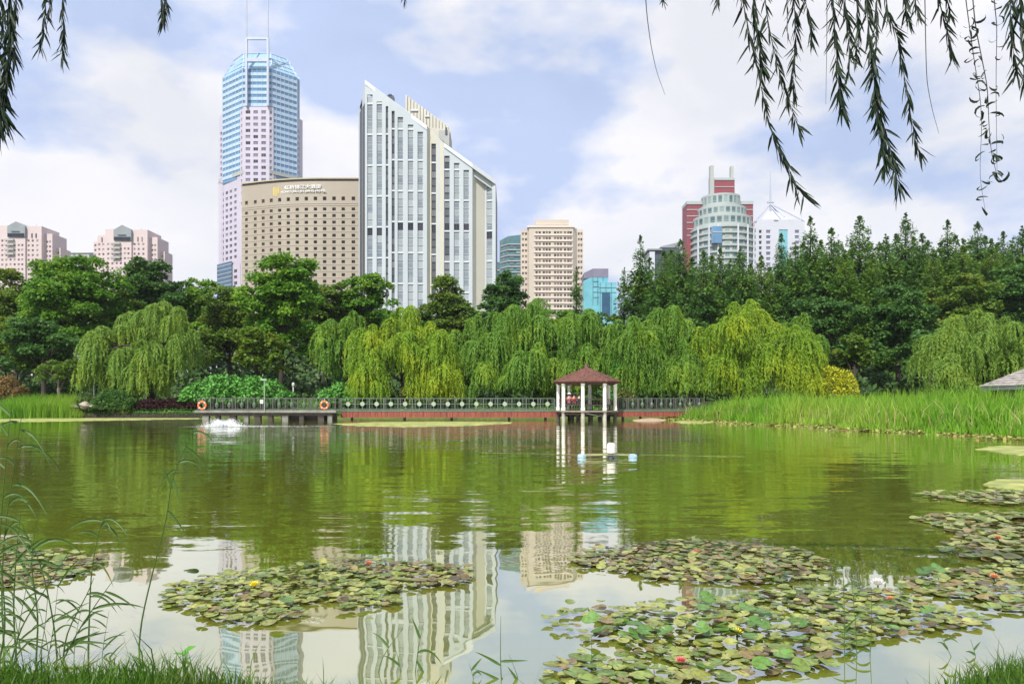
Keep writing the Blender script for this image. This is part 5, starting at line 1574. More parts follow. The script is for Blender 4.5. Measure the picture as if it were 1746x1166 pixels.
# algae mats
def mat_patch(name, pts, label, mat='algae', cat='algae', group='floating algae mats', zc=0.03):
    w = [on_water(*p) for p in pts]
    cx = sum(p[0] for p in w) / len(w); cy = sum(p[1] for p in w) / len(w)
    mb = MB()
    out = []
    m = len(w)
    for i in range(m):
        a, b = w[i], w[(i + 1) % m]
        for j in range(6):
            f = j / 6
            x, y = a[0] + (b[0] - a[0]) * f, a[1] + (b[1] - a[1]) * f
            r = 1 + rng.uniform(-0.05, 0.05)
            out.append((cx + (x - cx) * r, cy + (y - cy) * r, 0.012))
    n0 = len(out)
    mb.v = out + [(cx + (x - cx) * 1.01, cy + (y - cy) * 1.01, -0.02) for x, y, _ in out] + [(cx, cy, zc)]
    for i in range(n0):
        j = (i + 1) % n0
        mb.f.append((i, j, 2 * n0)); mb.m.append(0)
        mb.f.append((i, n0 + i, n0 + j, j)); mb.m.append(0)
    tag(mb.build(name, M[mat], loc=(cx, cy, 0)), label, cat, group)


mat_patch('algae_mat', [(575, 722.5), (640, 719.5), (760, 718.8), (870, 719.5), (865, 722), (800, 725.5), (690, 727.5), (610, 726)], 'long pale yellow algae mat floating before the red boardwalk')
mat_patch('algae_mat', [(-40, 715.5), (60, 713.2), (190, 712.4), (330, 712.4), (345, 714), (200, 716.3), (80, 718.4), (-40, 719)], 'yellow-green algae strip along the left shore')
mat_patch('algae_mat', [(1664, 766), (1690, 761), (1760, 760), (1800, 770), (1770, 779), (1720, 774)], 'pale green algae mat at the right picture edge')
mat_patch('algae_mat', [(1148, 719), (1175, 715.5), (1215, 714.2), (1235, 717), (1200, 722), (1165, 722)], 'green algae patch at the right end of the boardwalk')
mat_patch('algae_mat', [(1675, 826), (1700, 818), (1760, 817), (1775, 828), (1745, 834), (1700, 833)], 'greyish film patch on the water near the right edge')

M['sand'] = simple('tan_mud', (0.40, 0.30, 0.20), 0.9, 0.15, 3, bump=0.3)
mat_patch('mud_bank', [(1078, 716), (1095, 714), (1128, 713.6), (1140, 715), (1132, 717.5), (1100, 718.5), (1082, 718)], 'tan mud bank showing under the right end of the boardwalk', 'sand', 'mud bank', None, 0.16)

# timber stakes along the left bank
mb = MB()
for i in range(150):
    x = PX(112, 65.6) + (PX(338, 65.6) - PX(112, 65.6)) * i / 149
    y = float(ip(FAR, x)) - 0.05 + random.uniform(-0.04, 0.04)
    h = 0.36 + random.uniform(-0.12, 0.10)
    mb.tube([(x, y, -0.2), (x + random.uniform(-.02, .02), y, h)], 0.035 + random.uniform(0, 0.02), 6)
o = mb.build('timber_edging', M['pile_dark'], loc=(PX(225, 65.6), 65.8, 0))
tag(o, 'dark row of timber stakes holding the left bank', 'bank edging')


# ------------------------------------------------------------------ boardwalk, railing, pavilion
YB = 60.0
ZD = PZ(699.5, YB)


def boardwalk():
    root = empty('boardwalk', (PX(770, YB), YB + 1.2, 0), 'long boardwalk over the pond with a red fascia', 'boardwalk')
    xl, xm, xp, xq, xr = PX(334, 58.6), PX(581, YB), PX(948, YB), PX(1052, YB), PX(1203, YB)
    d = MB(); d.box(xm, xr, YB, YB + 2.4, ZD - 0.09, ZD); d.build('deck', M['deck'], root)
    d = MB(); d.box(xl, xm, YB - 1.6, YB + 2.4, ZD - 0.12, ZD - 0.004); d.build('landing_deck', M['concrete'], root)
    e = MB(); e.box(xm, xr, YB - 0.08, YB + 0.0, ZD - 0.10, ZD + 0.04); e.build('deck_edge', M['rail'], root)
    def fascia(x0, x1, zt, zb):
        n = max(1, int(round((x1 - x0) / 0.48)))
        for i in range(n):
            a, b = x0 + (x1 - x0) * i / n, x0 + (x1 - x0) * (i + 1) / n
            m = MB(); m.box(a + 0.012, b - 0.012, YB - 0.06 + random.uniform(-0.008, 0.008), YB - 0.01, zb + random.uniform(-0.012, 0.012), zt); m.build('fascia_board', M['red_timber'], root)
    fascia(xm, xp + 0.2, ZD - 0.12, ZD - 0.58)
    fascia(xq, xr - 0.2, ZD - 0.12, ZD - 0.52)
    bm = MB(); bm.box(xl + 0.3, xm - 0.3, YB - 1.4, YB - 1.0, ZD - 0.40, ZD - 0.12); bm.build('landing_beam', M['pile_dark'], root)
    bm = MB(); bm.box(xm, xr, YB + 0.1, YB + 0.4, ZD - 0.5, ZD - 0.10); bm.build('edge_beam', M['pile_dark'], root)
    lf = MB(); lf.box(xl, xm, YB - 1.66, YB - 1.602, ZD - 0.16, ZD + 0.03); lf.build('landing_edge', M['concrete'], root)
    for i, p in enumerate((352, 372, 398, 421, 440, 462, 487, 515, 548, 563)):
        w = 0.17 if i % 2 else 0.24
        m = MB(); x = PX(p, YB - 1.2); m.box(x - w, x + w, YB - 1.38, YB - 1.02, -0.6, ZD - 0.40); m.build('pile', M['pile_dark'] if i % 3 else M['concrete'], root)
    wl = MB(); wl.box(PX(485, YB), PX(578, YB), YB - 0.8, YB - 0.6, -0.3, ZD - 0.2); wl.build('pier_wall', M['pile_dark'], root)
    for p in (600, 690, 770, 868, 930, 1062, 1092, 1140, 1170):
        m = MB(); x = PX(p, YB + 0.25); m.tube([(x, YB + 0.3, -0.6), (x, YB + 0.3, ZD - 0.3)], 0.11, 8); m.build('pile', M['pile_dark'], root)
    return xl, xm, xp, xq, xr


xl, xm, xp, xq, xr = boardwalk()


def railing(x0, x1, y, n, label, mats, vase=False, h=1.0):
    root = empty('railing', ((x0 + x1) / 2, y, ZD), label, 'railing', 'railings of the boardwalk')
    rm, mm = mats
    m = MB(); m.box(x0, x1, y - 0.035, y + 0.035, ZD + h - 0.06, ZD + h); m.build('top_rail', rm, root)
    m = MB(); m.box(x0, x1, y - 0.025, y + 0.025, ZD + 0.08, ZD + 0.125); m.build('bottom_rail', rm, root)
    st = (x1 - x0) / n
    pm = MB(); pm.box(-0.04, 0.04, -0.04, 0.04, 0, h - 0.062); pme = pm.mesh('post', rm)
    dm = MB()
    if vase:
        dm.lathe((0, 0, 0), [(0.03, 0.13), (0.07, 0.2), (0.14, 0.36), (0.16, 0.48), (0.08, 0.62), (0.04, 0.72), (0.07, 0.80), (0.03, 0.93)], 8)
    else:
        a = [(0.18 * math.cos(2 * math.pi * i / 20), 0.18 * math.sin(2 * math.pi * i / 20)) for i in range(20)]
        dm.v = [(x, -0.03, 0.52 + z) for x, z in a] + [(x, 0.03, 0.52 + z) for x, z in a]
        dm.f = [tuple(range(20)), tuple(range(39, 19, -1))] + [(i, 20 + i, 20 + (i + 1) % 20, (i + 1) % 20) for i in range(20)]
        dm.m = [0] * 22
        dm.box(-0.012, 0.012, -0.015, 0.015, 0.125, 0.342); dm.box(-0.012, 0.012, -0.015, 0.015, 0.698, 0.94)
        dm.box(-st / 2, -0.178, -0.012, 0.012, 0.51, 0.53); dm.box(0.178, st / 2, -0.012, 0.012, 0.51, 0.53)
    dme = dm.mesh('medallion', mm)
    bm = MB()
    bm.box(-0.008, 0.008, -0.01, 0.01, 0.125, 0.94)
    bme = bm.mesh('baluster', rm)
    for i in range(n + 1):
        link('post', pme, root, (x0 + st * i, y, ZD))
    for i in range(n):
        if rm is not mm: link('medallion', dme, root, (x0 + st * (i + 0.5), y, ZD))
        if rm is not mm:
            for q in (-0.36, -0.29, 0.29, 0.36): link('baluster', bme, root, (x0 + st * (i + 0.5 + q), y, ZD))


railing(xl + 0.2, xm - 0.1, YB - 1.45, 11, 'grey front railing of the landing at the left end of the boardwalk', (M['rail_dark'], M['rail']), True)
railing(xm, xp - 0.1, YB + 0.1, 15, 'long front railing with round pale medallions left of the pavilion', (M['rail'], M['medallion']))
railing(xq + 0.15, xr - 0.1, YB + 0.1, 9, 'short front railing right of the pavilion', (M['rail_dark'], M['rail']), True)
railing(xl + 0.2, xp - 0.1, YB + 2.3, 22, 'rear railing of the boardwalk left of the pavilion', (M['rail_dark'], M['rail_dark']))
railing(xq + 0.15, xr - 0.1, YB + 2.3, 7, 'rear railing of the boardwalk right of the pavilion', (M['rail_dark'], M['rail_dark']))


def pavilion():
    Yc = 59.3
    x = PX(1000, Yc)
    s = Yc / F
    root = empty('pavilion', (x, Yc, 0), 'eight-sided pavilion on piles with white columns and red-brown tiled roof', 'pavilion')
    ph = [R(-12.7 + 45 * i) for i in range(8)]
    Rc = 48.5 * s
    pos = [(x + Rc * math.sin(a), Yc - Rc * math.cos(a)) for a in ph]
    ze = PZ(655, Yc); za = PZ(627, Yc)
    fl = MB(); fl.prism([(x + (Rc + 0.25) * math.sin(a), Yc - (Rc + 0.25) * math.cos(a)) for a in ph][::-1], ZD - 0.10, ZD + 0.012); fl.build('floor', M['deck'], root)
    be = MB()
    for i in range(8):
        a, b = pos[i], pos[(i + 1) % 8]
        be.tube([(a[0], a[1], ZD - 0.22), (b[0], b[1], ZD - 0.22)], 0.10, 4)
    be.build('floor_beam', M['timber_dark'], root)
    for i, (cx, cy) in enumerate(pos):
        c = MB(); c.lathe((cx, cy, 0), [(0.17, ZD + 0.012), (0.17, ZD + 0.22), (0.145, ZD + 0.24), (0.14, ze - 0.12), (0.17, ze - 0.10), (0.17, ze + 0.02)], 14); c.build('column', M['column'], root, smooth=False)
        p = MB(); p.tube([(cx, cy, -0.6), (cx, cy, ZD - 0.10)], 0.15, 10); p.build('pile', M['pile_pale'] if i in (0, 1, 7) else M['pile_dark'], root)
    for a in (R(10), R(55), R(-40), R(-80)):
        cx, cy = x + 1.2 * math.sin(a), Yc - 1.4 * math.cos(a)
        p = MB(); p.tube([(cx, cy, -0.6), (cx, cy, ZD - 0.10)], 0.16, 8); p.build('pile', M['pile_dark'], root)
    br = MB()
    br.tube([(pos[0][0], pos[0][1] - 0.1, ZD - 0.12), ((pos[0][0] + pos[1][0]) / 2 + 0.3, pos[0][1] - 0.1, ZD - 0.42), (pos[2][0], pos[2][1] - 0.3, ZD - 0.16)], 0.04, 5)
    br.build('brace', M['rail'], root)
    # lintel ring
    li = MB()
    for i in range(8):
        a, b = pos[i], pos[(i + 1) % 8]
        li.tube([(a[0], a[1], ze + 0.02), (b[0], b[1], ze + 0.02)], 0.11, 4)
    li.build('lintel', M['timber_dark'], root)
    # roof: eight facets of stepped tile courses
    Re = 56.5 * s
    zf = PZ(651, Yc)
    eav = MB()
    o1 = [(x + Re * math.sin(a), Yc - Re * math.cos(a)) for a in ph]
    i1 = [(x + (Re - 0.7) * math.sin(a), Yc - (Re - 0.7) * math.cos(a)) for a in ph]
    for i in range(8):
        j = (i + 1) % 8
        eav.quad((*o1[i], ze + 0.06), (*o1[j], ze + 0.06), (*o1[j], zf), (*o1[i], zf))
        eav.quad((*i1[i], ze + 0.10), (*i1[j], ze + 0.10), (*o1[j], ze + 0.06), (*o1[i], ze + 0.06))
    eav.build('eave', M['roof_edge'], root)
    nc = 9
    for i in range(8):
        j = (i + 1) % 8
        fc = MB()
        for c in range(nc):
            f0, f1 = c / nc, (c + 1) / nc
            r0, r1 = (Re + 0.06) * (1 - f0) + 0.06, (Re + 0.06) * (1 - f1) + 0.06
            z0, z1 = zf + (za - zf) * (0.9 * f0 + 0.1 * f0 * f0), zf + (za - zf) * (0.9 * f1 + 0.1 * f1 * f1)
            q = [(x + r * math.sin(ph[k]), Yc - r * math.cos(ph[k])) for r in (r0, r1) for k in (i, j)]
            lift = 0.05
            fc.quad((*q[0], z0 + lift), (*q[1], z0 + lift), (*q[3], z1 + 0.01), (*q[2], z1 + 0.01))
            fc.quad((*q[0], z0 - 0.02), (*q[1], z0 - 0.02), (*q[1], z0 + lift), (*q[0], z0 + lift))
        fc.build('roof_facet', M['roof_tile'], root)
        hp = MB(); hp.tube([(*o1[i], zf + 0.05), (x, Yc, za + 0.03)], 0.055, 5); hp.build('hip_ridge', M['roof_edge'], root)
    fn = MB(); fn.lathe((x, Yc, 0), [(0.16, za - 0.02), (0.14, za + 0.10), (0.06, za + 0.16), (0.11, za + 0.26), (0.05, za + 0.36), (0.01, za + 0.42)], 10); fn.build('finial', M['roof_edge'], root, smooth=True)
    # benches between the columns, with backs
    for i in (0, 1, 2, 3, 5, 6, 7):
        j = (i + 1) % 8
        a, b = Vector((*pos[i], 0)), Vector((*pos[j], 0))
        c = Vector((x, Yc, 0))
        d = (b - a).normalized(); nin = (c - (a + b) / 2).normalized()
        a2, b2 = a + d * 0.2, b - d * 0.2
        m = MB()
        def slab(o0, o1, z0, z1):
            p = [a2 + nin * o0, b2 + nin * o0, b2 + nin * o1, a2 + nin * o1]
            m.prism([(v.x, v.y) for v in p], z0, z1)
        slab(0.0, 0.42, ZD + 0.40, ZD + 0.46)
        slab(0.0, 0.05, ZD + 0.86, ZD + 0.91)
        for f in (0.1, 0.3, 0.5, 0.7, 0.9):
            q = a2.lerp(b2, f) + nin * 0.03
            m.tube([(q.x, q.y, ZD + 0.46), (q.x - nin.x * 0.05, q.y - nin.y * 0.05, ZD + 0.87)], 0.014, 4)
        for f in (0.15, 0.85):
            q = a2.lerp(b2, f) + nin * 0.3
            m.tube([(q.x, q.y, ZD), (q.x, q.y, ZD + 0.41)], 0.04, 5)
        m.build('bench', M['timber_dark'], root)
    return x, Yc, pos


pvx, pvy, pvpos = pavilion()


# ------------------------------------------------------------------ people seated in the pavilion
def skin_mesh(name, verts, edges, radii, mat, parent, root_i=0, sub=2):
    me = bpy.data.meshes.new(name)
    me.from_pydata(verts, edges, [])
    me.materials.append(mat)
    o = bpy.data.objects.new(name, me)
    COL.objects.link(o)
    o.parent = parent
    o.modifiers.new('skin', 'SKIN')
    if not me.skin_vertices: me.skin_vertices.new()
    for i, r in enumerate(radii):
        r = r if isinstance(r, tuple) else (r, r)
        me.skin_vertices[0].data[i].radius = r
        me.skin_vertices[0].data[i].use_root = (i == root_i)
    s = o.modifiers.new('smooth', 'SUBSURF'); s.levels = sub; s.render_levels = sub
    for p in me.polygons: p.use_smooth = True
    return o


def person(loc, rz, shirt, legs, label, hat=None, raise_arm=False):
    """seated; local +y is the way the person faces, z = 0 is the seat height minus 0.45"""
    root = empty('person', loc, label, 'person', None, rz)
    e = 1.28 if raise_arm else 0.70
    body_v = [(0, 0, 0.55), (0, 0.0, 0.78), (0, 0.02, 0.98), (0, 0.02, 1.10), (0, 0.05, 1.17), (0, 0.06, 1.25), (0, 0.05, 1.33),
              (-.17, 0.02, 1.00), (-.23, 0.06, 0.80), (-.16, 0.26, 0.68), (-.12, 0.34, 0.66),
              (.17, 0.02, 1.00), (.25, 0.08, 0.86 if not raise_arm else 1.12), (.20, 0.24, e), (.18, 0.30, e + (0.08 if raise_arm else -0.02)),
              (-.10, 0.08, 0.53), (-.12, 0.44, 0.52), (-.12, 0.46, 0.10), (-.12, 0.58, 0.05),
              (.10, 0.08, 0.53), (.12, 0.44, 0.52), (.12, 0.46, 0.10), (.12, 0.58, 0.05)]
    body_e = [(0, 1), (1, 2), (2, 3), (3, 4), (4, 5), (5, 6), (2, 7), (7, 8), (8, 9), (9, 10), (2, 11), (11, 12), (12, 13), (13, 14), (0, 15), (15, 16), (16, 17), (17, 18), (0, 19), (19, 20), (20, 21), (21, 22)]
    rad = [(.14, .10), (.13, .09), (.14, .09), .05, .075, .10, .06, .055, .042, .035, .03, .055, .042, .035, .03, .085, .06, .045, .035, .085, .06, .045, .035]
    skin_mesh('body', body_v, body_e, rad, M['skin'], root)
    sv = [(0, 0, 0.56), (0, 0, 0.78), (0, 0.02, 1.00), (0, 0.02, 1.06), (-.18, 0.02, 1.00), (-.235, 0.06, 0.84), (.18, 0.02, 1.00), (.255, 0.075, 0.90 if not raise_arm else 1.10)]
    skin_mesh('shirt', sv, [(0, 1), (1, 2), (2, 3), (2, 4), (4, 5), (2, 6), (6, 7)], [(.165, .125), (.15, .11), (.16, .11), .07, .075, .062, .075, .062], shirt, root)
    tv = [(0, 0, 0.54), (-.10, 0.08, 0.53), (-.12, 0.44, 0.52), (-.12, 0.46, 0.16), (.10, 0.08, 0.53), (.12, 0.44, 0.52), (.12, 0.46, 0.16)]
    skin_mesh('trousers', tv, [(0, 1), (1, 2), (2, 3), (0, 4), (4, 5), (5, 6)], [(.15, .12), .10, .075, .06, .10, .075, .06], legs, root)
    hv = MB(); hv.lathe((0, 0.02, 1.26), [(0.02, 0.135), (0.075, 0.115), (0.108, 0.06), (0.112, 0.0), (0.09, -0.07), (0.03, -0.10)], 12)
    h = hv.mesh('hair', M['hair'], smooth=True); o = bpy.data.objects.new('hair', h); COL.objects.link(o); o.parent = root
    if hat:
        ht = MB(); ht.lathe((0, 0.03, 1.31), [(0.20, 0.0), (0.19, 0.012), (0.118, 0.02), (0.110, 0.085), (0.05, 0.11), (0.005, 0.112)], 14)
        h = ht.mesh('sun_hat', hat, smooth=True); o = bpy.data.objects.new('sun_hat', h); COL.objects.link(o); o.parent = root


# bench between the two left front columns
a, b = Vector((*pvpos[7], ZD)), Vector((*pvpos[0], ZD))
dn = (Vector((pvx, pvy, ZD)) - (a + b) / 2).normalized()
rz = math.atan2(dn.y, dn.x) - math.pi / 2
for f, sh, lg, lab, hat, up in ((0.22, 'cloth_pink', 'cloth_dark', 'person in a pink shirt and white sun hat seated in the pavilion', 'cloth_white', False),
                               (0.48, 'cloth_red', 'cloth_dark', 'dark-haired person in a red shirt seated in the pavilion', None, False),
                               (0.74, 'cloth_dark', 'cloth_dark', 'person in dark clothes raising a hand in the pavilion', None, True)):
    q = a.lerp(b, f) + dn * 0.20
    person((q.x, q.y, ZD), rz, M[sh], M[lg], lab, M[hat] if hat else None, up)


# ------------------------------------------------------------------ lifebuoys, lamp pole, fountain, aerator
def lifebuoy(px, py, Y, label):
    c = P(px, py, Y)
    root = empty('lifebuoy', (c.x, Y, c.z - 0.36), label, 'lifebuoy', 'orange lifebuoys on the railing')
    mb = MB(); seg, ring = 24, 8
    for i in range(seg):
        t = 2 * math.pi * i / seg
        for k in range(ring):
            u = 2 * math.pi * k / ring
            r = 0.29 + 0.075 * math.cos(u)
            mb.v.append((c.x + r * math.cos(t), Y + 0.06 * math.sin(u), c.z + r * math.sin(t)))
    for i in range(seg):
        for k in range(ring):
            mb.f.append((i * ring + k, ((i + 1) % seg) * ring + k, ((i + 1) % seg) * ring + (k + 1) % ring, i * ring + (k + 1) % ring)); mb.m.append(0)
    mb.build('ring', M['orange'], root, smooth=True)
    for t in (R(45), R(135), R(225), R(315)):
        s = MB(); s.tube([(c.x + 0.29 * math.cos(t - 0.12), Y, c.z + 0.29 * math.sin(t - 0.12)), (c.x + 0.29 * math.cos(t + 0.12), Y, c.z + 0.29 * math.sin(t + 0.12))], 0.082, 8, cap=False); s.build('band', M['white_plastic'], root)
    r = MB(); r.tube([(c.x, Y, c.z + 0.36), (c.x + 0.01, Y + 0.03, c.z + 0.55)], 0.015, 4); r.build('hanging_rope', M['white_plastic'], root)


lifebuoy(344.5, 691, YB - 1.58, 'orange lifebuoy at the left end of the landing railing')
lifebuoy(553, 690.5, YB - 1.58, 'orange lifebuoy on the railing near the fountain, right of the lamp pole')

x = PX(449, 58.0)
lp = empty('lamp_pole', (x, 58.25, ZD), 'thin pale pole with a small lamp head and white box on the landing', 'pole')
m = MB(); m.tube([(x, 58.25, ZD - 0.1), (x, 58.25, PZ(647, 58))], 0.035, 8); m.build('pole', M['medallion'], lp)
m = MB(); m.box(x - 0.28, x + 0.18, 58.17, 58.33, PZ(648.5, 58), PZ(645.8, 58)); m.build('lamp_head', M['medallion'], lp)
m = MB(); m.box(x - 0.30, x - 0.06, 58.12, 58.24, PZ(688, 58), PZ(681.5, 58)); m.build('control_box', M['white_plastic'], lp)


def fountain():
    X0, Y0 = on_water(381, 727)
    root = empty('fountain', (X0, Y0, 0), 'low white frothing fountain spray beside the landing', 'fountain')
    n = 5200
    a = rng.uniform(0, 2 * math.pi, n)
    u = rng.random(n)
    v = rng.uniform(0.55, 1.0, n)
    reach = 0.25 + 1.15 * v * rng.uniform(0.4, 1, n)
    px_ = X0 + np.cos(a) * reach * u * 1.15
    py_ = Y0 + np.sin(a) * reach * u * 0.8
    hz = (0.52 * v) * 4 * u * (1 - u) * rng.uniform(0.25, 1.0, n)
    C = np.stack([px_, py_, hz + 0.01], -1)
    d = rand_dirs(n) * 0.5 + np.stack([np.cos(a), np.sin(a), 1 - 2 * u], -1)
    V = leaf_quads(C, d, rand_dirs(n), rng.uniform(0.02, 0.07, n), rng.uniform(0.01, 0.025, n))
    tag(link('spray', quads_mesh('spray', V, M['foam'], (X0, Y0, 0)), root, (X0, Y0, 0)), kind='stuff')
    n = 2600
    r = np.abs(rng.normal(0, 1, n)); a = rng.uniform(0, 2 * math.pi, n)
    C = np.stack([X0 + r * 1.0 * np.cos(a) + np.where(rng.random(n) < 0.5, rng.exponential(1.6, n), 0), Y0 + r * 0.8 * np.sin(a), np.full(n, 0.012)], -1)
    V = leaf_quads(C, rng.normal(0, 1, (n, 3)) * np.array([1, 0.6, 0]), np.tile([0, 0, 1.0], (n, 1)), rng.uniform(0.05, 0.22, n), rng.uniform(0.03, 0.08, n))
    V[:, :, 2] += rng.uniform(0, 0.01, (n, 1))
    tag(link('foam', quads_mesh('foam', V, M['foam'], (X0, Y0, 0)), root, (X0, Y0, 0)), kind='stuff')
    m = MB(); m.lathe((X0, Y0, 0), [(0.22, -0.1), (0.22, 0.05), (0.06, 0.07), (0.05, 0.16), (0.03, 0.16)], 12); m.build('nozzle', M['dark_steel'], root)


fountain()


def aerator():
    X0, Y0 = on_water(1042, 781)
    s = Y0 / F
    root = empty('floating_aerator', (X0, Y0, 0), 'floating aerator with a white motor hood and two pale blue floats', 'aerator')
    hw = 7.2 * s
    m = MB(); m.lathe((X0, Y0, 0), [(hw * 1.05, 0.14), (hw, 0.34), (hw * 0.86, 0.38), (hw * 0.8, 0.40), (hw * 0.2, 0.41)], 18); m.build('motor_hood', M['white_plastic'], root, smooth=False)
    m = MB(); m.lathe((X0, Y0, 0), [(hw * 0.75, -0.1), (hw * 0.8, 0.10), (hw * 0.6, 0.14)], 14); m.build('base', M['dark_steel'], root)
    m = MB(); m.box(X0 + 0.02, X0 + hw * 1.5, Y0 - 0.16, Y0 - 0.08, 0.03, 0.09, rz=0.3); m.build('bracket', M['dark_steel'], root)
    for px in (992, 1079):
        fx, fy = on_water(px, 780)
        m = MB(); w = 8.0 * s
        prof = [(w * 0.3, -0.05), (w * 0.85, -0.02), (w, 0.03), (w * 0.8, 0.085), (w * 0.3, 0.10)]
        m.lathe((fx, fy, 0), prof, 16); m.build('float', M['blue_plastic'], root, smooth=True)
        for dy in (-0.22, 0.25):
            a = MB(); a.tube([(X0, Y0 + dy * 0.5, 0.10), (fx, fy + dy, 0.07)], 0.013, 6); a.build('arm', M['rope'], root)
    for nm, pts, lab in (('tether_rope', [(1090, 775), (1130, 775.6), (1200, 777.4), (1270, 778.5)], 'pale tether rope on the water right of the aerator'),
                         ('tether_rope', [(985, 775), (930, 773.6), (860, 772.6), (822, 771.6)], 'pale tether rope on the water left of the aerator')):
        q = [on_water(*p) for p in pts]
        m = MB(); m.tube([(x, y, -0.001) for x, y in q], 0.0035, 6)
        tag(m.build(nm, M['rope'], loc=(q[0][0], q[0][1], 0)), lab, 'rope')


aerator()

# ------------------------------------------------------------------ hut at the right edge, boulders, benches, posts
def hut():
    Y = 41.0
    x0 = PX(1672, Y + 5.2); x1 = x0 + 7.4
    ze = PZ(665, Y + 5.2); xr_ = (x0 + x1) / 2
    g = gz(xr_, Y + 2.5)
    root = empty('lakeside_hut', (xr_, Y + 2.5, g), 'grey shingled hip roof of a hut at the right picture edge', 'hut')
    f = MB(); f.box(x0, x1, Y, Y + 5.2, ze - 0.02, ze + 0.22); f.build('fascia', M['fascia_grey'], root)
    zr = ze + 2.0
    ins = 3.0
    c = [(x0 - 0.08, Y - 0.08), (x1 + 0.08, Y - 0.08), (x1 + 0.08, Y + 5.28), (x0 - 0.08, Y + 5.28)]
    top = [(x0 + ins, Y + 2.6), (x1 - ins, Y + 2.6), (x1 - ins, Y + 2.62), (x0 + ins, Y + 2.62)]
    n = 12
    zb = ze + 0.22
    for side in range(4):
        i, j = side, (side + 1) % 4
        for k in range(n):
            a, b = k / n, (k + 1) / n
            def L_(p, q, t): return (p[0] + (q[0] - p[0]) * t, p[1] + (q[1] - p[1]) * t)
            p0, p1, p2, p3 = L_(c[i], top[i], a), L_(c[j], top[j], a), L_(c[j], top[j], b), L_(c[i], top[i], b)
            m = MB()
            za, z2 = zb + (zr - zb) * a, zb + (zr - zb) * b
            m.quad((*p0, za + 0.045), (*p1, za + 0.045), (*p2, z2 + 0.008), (*p3, z2 + 0.008))
            m.quad((*p0, za - 0.01), (*p1, za - 0.01), (*p1, za + 0.045), (*p0, za + 0.045))
            m.build('shingle_course', M['shingle'], root)
    for px_, py_ in ((x0 + 0.5, Y + 0.5), (x1 - 0.5, Y + 0.5), (x0 + 0.5, Y + 4.7), (x1 - 0.5, Y + 4.7)):
        m = MB(); m.box(px_ - 0.1, px_ + 0.1, py_ - 0.1, py_ + 0.1, g - 0.2, ze - 0.02); m.build('post', M['timber_dark'], root)
    m = MB(); m.box(x0 + 0.9, x1 - 0.9, Y + 1.0, Y + 4.4, g - 0.2, ze - 0.03); m.build('wall', M['cream_wall'], root)


hut()


def boulder(px, py, wpx, hpx, Y, label, mat='rock'):
    c = P(px, py, Y)
    bm = bmesh.new()
    bmesh.ops.create_icosphere(bm, subdivisions=3, radius=1)
    w, h = wpx * Y / F / 2, hpx * Y / F
    o = random.uniform(0, 9)
    for v in bm.verts:
        q = v.co.copy()
        k = 1 + 0.16 * math.sin(3 * q.x + o) * math.cos(2.6 * q.y + o) + 0.10 * math.sin(5 * q.z + 2 * q.x + o)
        v.co = Vector((q.x * w * k, q.y * w * 0.8 * k, q.z * h * 0.8 * k + h * 0.25))
    me = bpy.data.meshes.new('boulder'); bm.to_mesh(me); bm.free()
    me.materials.append(M[mat])
    tag(link('boulder', me, None, (c.x, Y, c.z)), label, 'boulder', 'boulders on the left bank')


boulder(144, 693, 19, 8, 66.3, 'larger grey boulder on the left bank between the reeds and the dark shrub')
boulder(164, 694, 22, 5, 66.2, 'flat mossy boulder right of the larger grey one')
boulder(126, 695, 20, 5, 66.4, 'low mossy boulder left of the larger grey one')


def stone_bench(px, py, Y, label):
    c = P(px, py, Y); g = gz(c.x, Y)
    root = empty('stone_bench', (c.x, Y, g), label, 'bench', 'white stone benches under the willows')
    m = MB(); m.box(c.x - 0.65, c.x + 0.65, Y - 0.25, Y + 0.25, c.z - 0.06, c.z + 0.08); m.build('seat', M['stone_white'], root)
    for s in (-0.45, 0.45):
        m = MB(); m.box(c.x + s - 0.1, c.x + s + 0.1, Y - 0.2, Y + 0.2, g - 0.05, c.z - 0.06); m.build('leg', M['stone_white'], root)


stone_bench(1176, 676.5, 70.5, 'white stone bench beyond the right railing under the green willow')
stone_bench(1258, 677, 69.0, 'white stone bench under the yellow-green willow at the boardwalk end')


def lantern(px, py0, py1, Y, label):
    x = PX(px, Y); g = gz(x, Y)
    root = empty('garden_lantern', (x, Y, g), label, 'lantern', 'white garden lanterns')
    zt = PZ(py0, Y)
    m = MB(); m.tube([(x, Y, g - 0.1), (x, Y, zt - 0.35)], 0.06, 8); m.build('post', M['stone_white'], root)
    m = MB(); m.lathe((x, Y, zt - 0.35), [(0.10, 0), (0.14, 0.06), (0.13, 0.22), (0.17, 0.24), (0.02, 0.35)], 10); m.build('lamp_head', M['stone_white'], root)


lantern(248, 668, 678, 68.8, 'white lantern under the leftmost willow')
lantern(1238, 668, 678, 69.5, 'white lantern left of the bench below the yellow-green willow')
lantern(747, 647, 676, 72, 'white lantern above the larger clipped ball shrub')
lantern(500, 652, 676, 72, 'white lantern between the two bright green hedges')
lantern(845, 648, 676, 71, 'slim white lantern behind the middle of the medallion railing')
lantern(160, 632, 672, 69.8, 'slim pale lantern between the umbrella tree and the leftmost willow')


